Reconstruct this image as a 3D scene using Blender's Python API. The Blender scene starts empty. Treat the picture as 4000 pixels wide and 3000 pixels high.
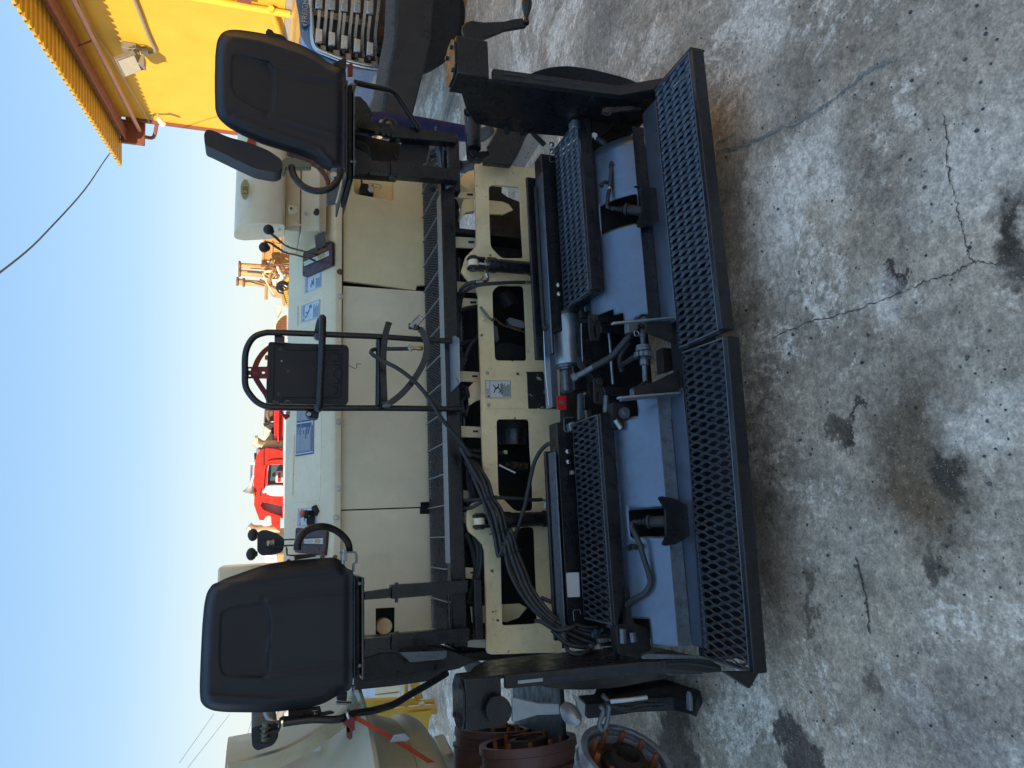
import bpy, bmesh, math, random
from math import sin, cos, radians, pi, atan2, sqrt, hypot
from mathutils import Vector, Matrix
from mathutils.geometry import tessellate_polygon
random.seed(7)
SC = bpy.context.scene
# ------------------------------------------------------------------ camera
FPX = 2800.0; PSI = radians(12.3); TH = radians(19.5); RHO = radians(1.6)
CAM = Vector((0, 0, 1.6))
F0 = Vector((sin(PSI), cos(PSI), 0)); R0 = Vector((cos(PSI), -sin(PSI), 0)); ZZ = Vector((0, 0, 1))
FW = F0 * cos(TH) - ZZ * sin(TH); U1 = F0 * sin(TH) + ZZ * cos(TH)
RT = R0 * cos(RHO) + U1 * sin(RHO); UP = U1 * cos(RHO) - R0 * sin(RHO)
cam = bpy.data.cameras.new('camera'); cob = bpy.data.objects.new('camera', cam)
SC.collection.objects.link(cob); SC.camera = cob
cx, cy, cz = -UP, RT, -FW            # the phone was held sideways: picture right is down in the place
cob.matrix_world = Matrix(((cx.x, cy.x, cz.x, CAM.x), (cx.y, cy.y, cz.y, CAM.y), (cx.z, cy.z, cz.z, CAM.z), (0, 0, 0, 1)))
cam.sensor_fit = 'HORIZONTAL'; cam.sensor_width = 36.0; cam.lens = 36.0 * FPX / 4000; cam.clip_start = .05; cam.clip_end = 3000
# ------------------------------------------------------------------ sky, sun, exposure
SUN_EL = radians(24)
tr = R0 * .63 + F0 * .77; tr.normalize()
sdir = Vector((tr.x * cos(SUN_EL), tr.y * cos(SUN_EL), -sin(SUN_EL)))
W = bpy.data.worlds.new('World'); SC.world = W; W.use_nodes = True
nt = W.node_tree; bg = nt.nodes['Background']; sk = nt.nodes.new('ShaderNodeTexSky'); sk.sky_type = 'NISHITA'
sk.sun_disc = False; sk.sun_elevation = SUN_EL; sk.sun_rotation = atan2(-tr.x, -tr.y)
sk.air_density = 1.0; sk.dust_density = 0.25; sk.ozone_density = 2.0; sk.altitude = 0
gm = nt.nodes.new('ShaderNodeGamma'); gm.inputs[1].default_value = .25      # one tone curve over the whole sky, like the phone's own processing
hs = nt.nodes.new('ShaderNodeHueSaturation'); hs.inputs['Saturation'].default_value = 2.0; hs.inputs['Value'].default_value = .5
nt.links.new(sk.outputs[0], gm.inputs[0]); nt.links.new(gm.outputs[0], hs.inputs['Color'])
# hazy morning sky: pale at the horizon, even blue from 16 degrees up, the same all the way round
gt = nt.nodes.new('ShaderNodeTexCoord'); sx = nt.nodes.new('ShaderNodeSeparateXYZ'); rp_ = nt.nodes.new('ShaderNodeValToRGB')
nt.links.new(gt.outputs['Generated'], sx.inputs[0]); nt.links.new(sx.outputs['Z'], rp_.inputs[0])
el_ = rp_.color_ramp.elements; el_.new(.3); el_.new(.6)
for e_, (p_, c_) in zip(el_, ((0, (.64, .72, .72)), (.07, (.50, .65, .74)), (.15, (.34, .55, .77)), (.29, (.24, .45, .74)))): e_.position = p_; e_.color = (*c_, 1)
mx = nt.nodes.new('ShaderNodeMix'); mx.data_type = 'RGBA'; mx.inputs[0].default_value = .22
nt.links.new(rp_.outputs[0], mx.inputs[6]); nt.links.new(hs.outputs[0], mx.inputs[7])
nt.links.new(mx.outputs[2], bg.inputs[0]); bg.inputs[1].default_value = .42
sl = bpy.data.lights.new('sun', 'SUN'); sl.energy = 2.5; sl.angle = radians(.5); sl.color = (1, .86, .66)
so = bpy.data.objects.new('sun', sl); SC.collection.objects.link(so)
so.rotation_euler = sdir.to_track_quat('-Z', 'Y').to_euler()
SC.view_settings.view_transform = 'Standard'; SC.view_settings.look = 'None'
SC.view_settings.exposure = 1.64; SC.view_settings.gamma = 1; SC.view_settings.use_curve_mapping = False
# ------------------------------------------------------------------ measuring: sight lines met with real planes
ZO = {'': (0, 0, 1), 'A': (0, 0, 1.843), 'B': (700, 0, 1.843), 'C': (1100, 0, 2.212), 'D': (1700, 0, 1.843), 'E': (850, 700, 2.212), 'F': (850, 1200, 2.212),
      'G': (850, 1700, 2.212), 'H': (700, 2200, 1.843), 'I': (1650, 500, 2.37), 'J': (1650, 1100, 2.765), 'K': (1650, 1600, 2.765),
      'L': (1650, 2100, 2.765), 'M': (2050, 150, 2.212), 'N': (2050, 850, 2.212), 'O': (2050, 1500, 2.212), 'Q': (2050, 2200, 2.074),
      'R': (850, 2550, 3.687), 'S': (1350, 2550, 3.687), 'T': (1800, 2500, 2.458), 'W': (950, 850, 3.686), 'X': (950, 1550, 2.37)}
def ray(p): return FW + RT * ((1500 - p[1]) / FPX) - UP * ((p[0] - 2000) / FPX)
def K(k, pts):
    o = ZO[k]; return [(o[0] + p[0] / o[2], o[1] + p[1] / o[2]) + tuple(p[2:]) for p in pts]
AX = {'x': Vector((1, 0, 0)), 'y': Vector((0, 1, 0)), 'z': ZZ, 'f': F0, 'r': R0}
def hit(p, pl, v):
    """pl, v: axis letter and distance along it, or a point and a normal"""
    d = ray(p)
    if isinstance(pl, str): n = AX[pl]; off = v
    else: n = v; off = pl.dot(n)
    return CAM + d * ((off - CAM.dot(n)) / d.dot(n))
def at(k, a, b, pl='y', v=3.0): return hit(K(k, [(a, b)])[0], pl, v)
def path(k, pts): return [hit(p, 'y', p[2]) for p in K(k, pts)]
def GP(lat, fwd, z=0): return R0 * lat + F0 * fwd + ZZ * z
# ------------------------------------------------------------------ objects
WL = {}
def tag(o, label=None, cat=None, group=None, kind=None):
    if label: o['label'] = label
    if cat: o['category'] = cat
    if group: o['group'] = group
    if kind: o['kind'] = kind
    return o
def empty(name, loc, parent=None):
    o = bpy.data.objects.new(name, None); SC.collection.objects.link(o); o.empty_display_size = .1
    loc = Vector(loc); WL[o] = loc
    if parent: o.parent = parent; o.location = loc - WL[parent]
    else: o.location = loc
    return o
def finish(name, bm, mat, parent=None, smooth=False, bev=0, ang=35, seg=2):
    bmesh.ops.recalc_face_normals(bm, faces=bm.faces)
    me = bpy.data.meshes.new(name)
    vs = [v.co for v in bm.verts]
    lo = Vector([min(v[i] for v in vs) for i in range(3)]); hi = Vector([max(v[i] for v in vs) for i in range(3)])
    c = (lo + hi) / 2
    if parent is None: c.z = lo.z
    for v in bm.verts: v.co -= c
    bm.to_mesh(me); bm.free()
    o = bpy.data.objects.new(name, me); SC.collection.objects.link(o); WL[o] = c
    if parent: o.parent = parent; o.location = c - WL[parent]
    else: o.location = c
    for m in (mat if isinstance(mat, (list, tuple)) else [mat]): me.materials.append(m)
    if smooth:
        me.shade_smooth()
        if smooth != 'all':
            try: me.set_sharp_from_angle(angle=radians(ang))
            except Exception: pass
    if bev:
        b = o.modifiers.new('bevel', 'BEVEL'); b.width = bev; b.segments = seg; b.limit_method = 'ANGLE'; b.angle_limit = radians(30)
        b.harden_normals = False
        me.shade_smooth()
        try: me.set_sharp_from_angle(angle=radians(40))
        except Exception: pass
    return o
def bbox(bm, x0, x1, y0, y1, z0, z1, M=None):
    vs = [bm.verts.new(Vector((x, y, z))) for x in (x0, x1) for y in (y0, y1) for z in (z0, z1)]
    if M is not None:
        for v in vs: v.co = M @ v.co
    for f in ((0, 1, 3, 2), (4, 6, 7, 5), (0, 4, 5, 1), (2, 3, 7, 6), (0, 2, 6, 4), (1, 5, 7, 3)): bm.faces.new([vs[i] for i in f])
    return vs
def box(name, x, y, z, mat, parent=None, bev=.002, M=None):
    bm = bmesh.new(); bbox(bm, x[0], x[1], y[0], y[1], z[0], z[1], M); return finish(name, bm, mat, parent, bev=bev)
def obox(name, c, ax, ay, az, mat, parent=None, bev=.002):
    """box by centre and three half vectors"""
    c = Vector(c); bm = bmesh.new()
    M = Matrix(((ax[0], ay[0], az[0], c[0]), (ax[1], ay[1], az[1], c[1]), (ax[2], ay[2], az[2], c[2]), (0, 0, 0, 1)))
    bbox(bm, -1, 1, -1, 1, -1, 1, M); return finish(name, bm, mat, parent, bev=bev)
def fbox(name, lat, fwd, z, mat, parent=None, bev=.004):
    c = GP((lat[0] + lat[1]) / 2, (fwd[0] + fwd[1]) / 2, (z[0] + z[1]) / 2)
    return obox(name, c, R0 * (lat[1] - lat[0]) / 2, F0 * (fwd[1] - fwd[0]) / 2, ZZ * (z[1] - z[0]) / 2, mat, parent, bev)
def addprism(bm, loops, ext):
    """loops: list of 3D loops (outer, holes...), extruded by ext"""
    n = (loops[0][1] - loops[0][0]).cross(loops[0][2] - loops[0][1])
    e = ext.normalized(); a = e.orthogonal().normalized(); b = e.cross(a)
    l2 = [[Vector((p.dot(a), p.dot(b), 0)) for p in L] for L in loops]
    tris = tessellate_polygon(l2)
    P = [p for L in loops for p in L]
    f = [bm.verts.new(p) for p in P]; g = [bm.verts.new(p + ext) for p in P]
    for t in tris:
        try: bm.faces.new([f[i] for i in t]); bm.faces.new([g[i] for i in reversed(t)])
        except ValueError: pass
    o = 0
    for L in loops:
        m = len(L)
        for i in range(m):
            j = (i + 1) % m
            try: bm.faces.new([f[o + i], f[o + j], g[o + j], g[o + i]])
            except ValueError: pass
        o += m
def prism(name, loops, ext, mat, parent=None, bev=0):
    bm = bmesh.new()
    if isinstance(loops[0], Vector): loops = [loops]
    addprism(bm, loops, Vector(ext)); 
    if len(loops) == 1: bmesh.ops.dissolve_limit(bm, angle_limit=.01, verts=bm.verts, edges=bm.edges)
    return finish(name, bm, mat, parent, bev=bev)
def rnd(pts, r, n=4):
    """round the corners of a closed loop of 2D or 3D points"""
    out = []; m = len(pts)
    for i in range(m):
        p = Vector(pts[i]); a = Vector(pts[i - 1]) - p; b = Vector(pts[(i + 1) % m]) - p
        ra = min(r, a.length * .45, b.length * .45)
        if ra < 1e-6: out.append(p); continue
        p0 = p + a.normalized() * ra; p1 = p + b.normalized() * ra
        for k in range(n + 1):
            t = k / n; out.append(p0 * (1 - t) ** 2 + p * 2 * t * (1 - t) + p1 * t * t)
    return out
def plate(name, k, pts, pl, v, t, mat, parent=None, holes=(), bev=.0015, r=0):
    """flat sheet on a real plane, outline read along sight lines, thickness t away from the viewer"""
    n = AX[pl].copy() if isinstance(pl, str) else v.copy()
    L = [[hit(p, pl, v) for p in K(kk, pp)] for kk, pp in [(k, pts)] + list(holes)]
    if r: L = [rnd(l, r) for l in L]
    if (L[0][0] - CAM).dot(n) < 0: n = -n
    return prism(name, L, n.normalized() * t, mat, parent, bev if not holes else 0)
def catmull(P, sub):
    if len(P) < 3 or sub < 2: return list(P)
    out = []
    for i in range(len(P) - 1):
        p0 = P[i - 1] if i else P[0] * 2 - P[1]; p1 = P[i]; p2 = P[i + 1]; p3 = P[i + 2] if i + 2 < len(P) else P[-1] * 2 - P[-2]
        for k in range(sub):
            t = k / sub
            out.append(.5 * ((2 * p1) + (p2 - p0) * t + (2 * p0 - 5 * p1 + 4 * p2 - p3) * t * t + (3 * p1 - p0 - 3 * p2 + p3) * t ** 3))
    out.append(P[-1]); return out
def addsweep(bm, P, prof, up=None, cap=True, scale=None):
    """prof: list of (a,b) offsets; frame carried along the path, or held to `up`"""
    rings = []; m = len(P); nrm = None
    for i, p in enumerate(P):
        t = (P[min(i + 1, m - 1)] - P[max(i - 1, 0)]).normalized()
        if up is not None:
            b = t.cross(up)
            b = b.normalized() if b.length > 1e-4 else t.orthogonal().normalized(); a = b.cross(t)
        else:
            if nrm is None: nrm = t.orthogonal().normalized()
            nrm = (nrm - t * nrm.dot(t)); nrm = nrm.normalized() if nrm.length > 1e-6 else t.orthogonal().normalized()
            a = nrm; b = t.cross(a)
        s = scale[i] if scale else 1
        rings.append([bm.verts.new(p + a * u * s + b * w * s) for u, w in prof])
    q = len(prof)
    for i in range(m - 1):
        for j in range(q):
            bm.faces.new([rings[i][j], rings[i][(j + 1) % q], rings[i + 1][(j + 1) % q], rings[i + 1][j]])
    if cap:
        try: bm.faces.new(rings[0][::-1]); bm.faces.new(rings[-1])
        except ValueError: pass
def circ(r, n=10): return [(r * cos(2 * pi * i / n), r * sin(2 * pi * i / n)) for i in range(n)]
def rect(w, h): return [(w / 2, h / 2), (-w / 2, h / 2), (-w / 2, -h / 2), (w / 2, -h / 2)]
def tube(name, P, r, mat, parent=None, n=10, sub=5, scale=None):
    bm = bmesh.new(); P = catmull([Vector(p) for p in P], sub); addsweep(bm, P, circ(r, n), scale=scale)
    return finish(name, bm, mat, parent, smooth=True, ang=50)
def strap(name, P, w, h, mat, parent=None, up=ZZ, sub=5, bev=0):
    bm = bmesh.new(); P = catmull([Vector(p) for p in P], sub); addsweep(bm, P, rect(w, h), up=up)
    return finish(name, bm, mat, parent, smooth=True, ang=40, bev=bev)
def addlathe(bm, o, ax, prof, n=20, ref=None, cap=True):
    ax = Vector(ax).normalized(); o = Vector(o); a = ax.orthogonal().normalized() if ref is None else ref; b = ax.cross(a)
    R = []
    for t, r in prof:
        R.append([bm.verts.new(o + ax * t + (a * cos(2 * pi * i / n) + b * sin(2 * pi * i / n)) * max(r, 1e-5)) for i in range(n)])
    for i in range(len(R) - 1):
        for j in range(n): bm.faces.new([R[i][j], R[i][(j + 1) % n], R[i + 1][(j + 1) % n], R[i + 1][j]])
    if cap: bm.faces.new(R[0][::-1]); bm.faces.new(R[-1])
def lathe(name, o, ax, prof, mat, parent=None, n=20, ang=35, cap=True):
    bm = bmesh.new(); addlathe(bm, o, ax, prof, n, cap=cap); return finish(name, bm, mat, parent, smooth=True, ang=ang)
def cyl(name, a, b, r, mat, parent=None, n=16, bev=.0015):
    a = Vector(a); b = Vector(b); L = (b - a).length
    return lathe(name, a, b - a, [(0, r - bev), (bev, r), (L - bev, r), (L, r - bev)], mat, parent, n)
def bolt(p, d, r, mat, parent, h=.006, washer=True, name='bolt'):
    bm = bmesh.new(); p = Vector(p); d = Vector(d).normalized()
    if washer: addlathe(bm, p, d, [(0, r * 1.5), (.0015, r * 1.5)], 14)
    addlathe(bm, p + d * .0015, d, [(0, r), (h * .8, r), (h, r * .8)], 6)
    return finish(name, bm, mat, parent, smooth=True, ang=25)
def dup(o, delta, parent=None, label=None):
    c = o.copy(); SC.collection.objects.link(c); c.location = o.location + Vector(delta)
    WL[c] = WL[o] + Vector(delta)
    if parent: c.parent = parent; c.location = WL[c] - WL[parent]
    if label: c['label'] = label
    return c
# ------------------------------------------------------------------ materials
def newmat(name):
    m = bpy.data.materials.new(name); m.use_nodes = True; return m, m.node_tree, m.node_tree.nodes['Principled BSDF']
def N(nt, t, **kw):
    n = nt.nodes.new(t)
    for k, v in kw.items():
        if k in n.inputs: n.inputs[k].default_value = v
        else: setattr(n, k, v)
    return n
def ramp(nt, fac, stops, interp='LINEAR'):
    r = nt.nodes.new('ShaderNodeValToRGB'); r.color_ramp.interpolation = interp
    el = r.color_ramp.elements
    while len(el) < len(stops): el.new(.5)
    for e, (p, c) in zip(el, stops):
        e.position = p; e.color = (c, c, c, 1) if isinstance(c, (int, float)) else (*c, 1)
    nt.links.new(fac, r.inputs[0]); return r.outputs[0]
def mixc(nt, fac, a, b, mode='MIX'):
    n = nt.nodes.new('ShaderNodeMix'); n.data_type = 'RGBA'; n.blend_type = mode
    for s, i in ((fac, 0), (a, 6), (b, 7)):
        if hasattr(s, 'links') or hasattr(s, 'node'): nt.links.new(s, n.inputs[i])
        elif isinstance(s, (int, float)): n.inputs[i].default_value = s if i == 0 else (s, s, s, 1)
        else: n.inputs[i].default_value = (*s, 1)
    return n.outputs[2]
def noise(nt, co, scale, detail=5, rough=.6, dist=0):
    n = N(nt, 'ShaderNodeTexNoise', Scale=scale, Detail=detail, Roughness=rough, Distortion=dist); nt.links.new(co, n.inputs['Vector']); return n.outputs['Fac']
def mat(name, col, rough=.5, metal=0, dirt=None, amt=.5, sc=6, bump=.02, bs=120, rv=.15, spots=None, coat=0, spec=.5, streak=None):
    m, nt, b = newmat(name)
    tc = nt.nodes.new('ShaderNodeTexCoord'); co = tc.outputs['Object']
    if streak:
        mp = nt.nodes.new('ShaderNodeMapping'); mp.inputs['Scale'].default_value = streak; nt.links.new(co, mp.inputs[0]); cs = mp.outputs[0]
    else: cs = co
    n1 = noise(nt, cs, sc, 8, .65, .3)
    c = mixc(nt, ramp(nt, n1, [(.35, 0), (.75, 1)]), [x * .9 for x in col], [min(1, x * 1.08) for x in col])
    if dirt:
        n2 = noise(nt, cs, sc * 2.3, 9, .7, .6)
        c = mixc(nt, ramp(nt, n2, [(.62 - amt * .25, 0), (.82 - amt * .15, amt)]), c, dirt)
    if spots:
        n3 = noise(nt, co, spots[1], 6, .6, .2)
        c = mixc(nt, ramp(nt, n3, [(spots[2], 0), (spots[2] + .03, 1)]), c, spots[0])
    nt.links.new(c, b.inputs['Base Color'])
    n4 = noise(nt, co, sc * 3, 6, .6)
    mr = N(nt, 'ShaderNodeMapRange'); mr.inputs[3].default_value = max(.04, rough - rv); mr.inputs[4].default_value = min(1, rough + rv)
    mr.inputs[1].default_value = .3; mr.inputs[2].default_value = .7
    nt.links.new(n4, mr.inputs[0]); nt.links.new(mr.outputs[0], b.inputs['Roughness'])
    b.inputs['Metallic'].default_value = metal; b.inputs['Specular IOR Level'].default_value = spec
    if coat: b.inputs['Coat Weight'].default_value = coat; b.inputs['Coat Roughness'].default_value = .15
    if bump:
        bp = N(nt, 'ShaderNodeBump', Strength=bump * 10 if bump < .1 else 1, Distance=.002)
        nt.links.new(noise(nt, co, bs, 4, .6), bp.inputs['Height']); nt.links.new(bp.outputs[0], b.inputs['Normal'])
    return m
M = {}
M['cream'] = mat('cream_paint', (.90, .735, .43), .38, dirt=(.4, .3, .16), amt=.25, sc=5, bs=300, bump=.004, spots=((.05, .045, .04), 38, .735))
M['cream_pale'] = mat('pale_cream_paint', (.90, .765, .53), .45, dirt=(.45, .36, .24), amt=.25, sc=4, bs=300, bump=.004, spots=((.1, .08, .07), 45, .76))
M['cream_top'] = mat('console_paint', (.90, .75, .50), .36, dirt=(.4, .28, .16), amt=.25, sc=5, bs=300, bump=.004, spots=((.24, .09, .04), 26, .74))
M['cream_wear'] = mat('worn_cream_paint', (.90, .735, .44), .4, dirt=(.42, .32, .18), amt=.4, sc=9, bs=300, bump=.006, spots=((.03, .025, .022), 22, .66))
M['peel'] = mat('peeled_paint', (.02, .02, .022), .5, spots=((.5, .45, .3), 30, .6), sc=9)
M['black'] = mat('black_machine_paint', (.010, .0105, .014), .3, dirt=(.035, .034, .035), amt=.45, sc=7, bump=.008, bs=160, rv=.12, spec=.6)
M['black_dull'] = mat('dusty_black_paint', (.015, .015, .017), .55, dirt=(.045, .042, .04), amt=.5, sc=9, bump=.012)
M['edge'] = mat('worn_steel_edge', (.16, .18, .21), .38, metal=.5, dirt=(.04, .04, .045), amt=.6, sc=14, bump=.01)
M['cover'] = mat('screed_cover_sky_tint', (.165, .20, .265), .34, metal=.75, dirt=(.12, .12, .12), amt=.5, sc=5, bump=.002, bs=40, rv=.08)  # black paint, with the blue sky reflection tinted into its base colour
M['grate'] = mat('grating_steel', (.115, .13, .16), .33, metal=.65, dirt=(.10, .08, .07), amt=.5, sc=10, bump=.02)
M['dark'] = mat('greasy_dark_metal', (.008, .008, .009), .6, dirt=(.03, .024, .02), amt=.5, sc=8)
M['grime'] = mat('rusty_grime', (.045, .026, .018), .8, dirt=(.012, .01, .01), amt=.8, sc=12, bump=.05)
M['plastic'] = mat('seat_vinyl', (.018, .018, .026), .52, bump=.05, bs=900, sc=4, rv=.06, spots=((.2, .2, .22), 60, .775))
M['case'] = mat('case_plastic', (.008, .008, .012), .5, bump=.04, bs=700, sc=4, rv=.05)
M['rubber'] = mat('hose_rubber', (.028, .03, .034), .5, dirt=(.08, .08, .08), amt=.4, sc=20, bump=.01)
M['zinc'] = mat('zinc_plated_steel', (.5, .5, .47), .35, metal=.9, dirt=(.2, .17, .12), amt=.4, sc=60)
M['galv'] = mat('galvanised_sheet', (.38, .42, .46), .38, metal=.7, sc=40, rv=.1)
M['chrome'] = mat('bright_steel', (.62, .64, .66), .18, metal=1, sc=20)
M['brass'] = mat('brass_fitting', (.42, .3, .14), .35, metal=.9, sc=40)
M['redbrown'] = mat('brown_control_plate', (.075, .03, .028), .5, dirt=(.15, .08, .06), amt=.4, sc=20)
M['rustplate'] = mat('rusty_flap', (.09, .06, .045), .55, metal=.3, dirt=(.2, .09, .04), amt=.6, sc=20)
M['lever'] = mat('lever_steel', (.17, .17, .12), .4, metal=.3, dirt=(.1, .08, .05), amt=.4, sc=30)
M['knob'] = mat('worn_black_knob', (.03, .026, .025), .6, dirt=(.08, .06, .05), amt=.5, sc=30)
M['red'] = mat('red_paint', (.5, .02, .02), .4, sc=20, dirt=(.2, .02, .02), amt=.3)
M['dred'] = mat('dark_red_steel', (.17, .015, .02), .45, sc=20, dirt=(.08, .02, .02), amt=.4)
M['tred'] = mat('truck_red_paint', (.72, .03, .015), .25, coat=.4, sc=3, bump=0)
M['orange'] = mat('orange_strap', (.55, .075, .03), .7, sc=30)
M['yellow'] = mat('yellow_machine_paint', (.62, .4, .05), .5, dirt=(.4, .2, .05), amt=.5, sc=4)
M['yrust'] = mat('rusty_yellow_paint', (.6, .36, .13), .6, dirt=(.35, .13, .04), amt=.8, sc=3)
M['white'] = mat('white_sticker', (.66, .68, .68), .4, bump=0, sc=8, rv=.05)
M['whitep'] = mat('white_paint', (.72, .7, .64), .4, sc=3)
M['blue'] = mat('blue_data_plate', (.02, .055, .13), .35, bump=0, sc=10)
M['ink'] = mat('black_print', (.02, .03, .05), .6, bump=0)
M['inkblue'] = mat('blue_print', (.08, .2, .36), .6, bump=0)
M['amber'] = mat('amber_lens', (.8, .25, .02), .3, sc=4, bump=0)
M['rust'] = mat('rusted_iron', (.20, .09, .05), .7, metal=.2, dirt=(.3, .12, .04), amt=.8, sc=8, bump=.05)
M['orust'] = mat('orange_rust', (.28, .09, .03), .8, sc=14, bump=.05, dirt=(.15, .05, .02), amt=.5)
M['drum'] = mat('drum_steel', (.50, .54, .60), .4, metal=.4, dirt=(.24, .09, .035), amt=.8, sc=6, bump=.03)
M['drumred'] = mat('red_oxide_drum', (.14, .062, .052), .55, dirt=(.15, .06, .03), amt=.5, sc=5, bump=.03)
M['navy'] = mat('navy_cloth', (.018, .017, .075), .85, sc=8, bump=.03, bs=60)
M['skin'] = mat('skin', (.5, .24, .15), .5, sc=12, bump=.01)
M['hair'] = mat('dark_hair', (.02, .015, .012), .7, bump=.1, bs=200)
M['boot'] = mat('grey_boot_leather', (.07, .06, .05), .7, dirt=(.2, .18, .15), amt=.5, sc=12)
M['vest'] = mat('black_cloth', (.015, .015, .017), .85, bump=.03, bs=90)
M['ysheet'] = mat('yellow_building_sheet', (.55, .33, .025), .55, dirt=(.42, .2, .03), amt=.6, sc=2, streak=(1, 1, .4))
M['rbrown'] = mat('red_oxide_steel', (.2, .06, .035), .6, dirt=(.3, .12, .06), amt=.5, sc=4)
M['conduit'] = mat('grey_conduit', (.35, .33, .28), .45, metal=.3)
M['lampgrey'] = mat('lamp_housing', (.2, .18, .15), .5)
M['lens'] = mat('lamp_lens', (.42, .4, .32), .3, bs=500, bump=.05)
M['tblue'] = mat('silver_blue_truck_paint', (.18, .3, .5), .22, metal=.7, coat=.6, sc=3, bump=0)
M['tbar'] = mat('grille_bar', (.42, .36, .32), .3, metal=.8, sc=6, bump=0)
M['tdark'] = mat('grille_mesh', (.05, .05, .055), .5, bs=500, bump=.1)
M['bumper'] = mat('bumper_paint', (.025, .024, .026), .33, dirt=(.05, .046, .044), amt=.6, sc=2)
M['tyre'] = mat('tyre_rubber', (.018, .018, .019), .7, sc=10, bump=.05, bs=80)
M['greypanel'] = mat('grey_panel_paint', (.36, .34, .28), .5, sc=3)
M['sidewhite'] = mat('white_siding', (.62, .63, .64), .5, sc=3, streak=(6, 6, .5))
M['wire'] = mat('cable', (.05, .06, .07), .6, bump=0)
M['greenleaf'] = mat('leaf_green', (.1, .2, .03), .6, sc=8)
M['bell'] = mat('weathered_cream_paint', (.56, .55, .42), .5, dirt=(.35, .26, .13), amt=.3, sc=3, streak=(1, 1, .6))
M['yinside'] = M['ysheet']
def glass(name, col, rough=.08):
    m, nt, b = newmat(name); b.inputs['Base Color'].default_value = (*col, 1); b.inputs['Roughness'].default_value = rough
    b.inputs['Specular IOR Level'].default_value = .8; return m
M['glass'] = glass('window_glass', (.08, .11, .12)); M['stain'] = glass('oil_stained_steel', (.03, .03, .03), .3)
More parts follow.
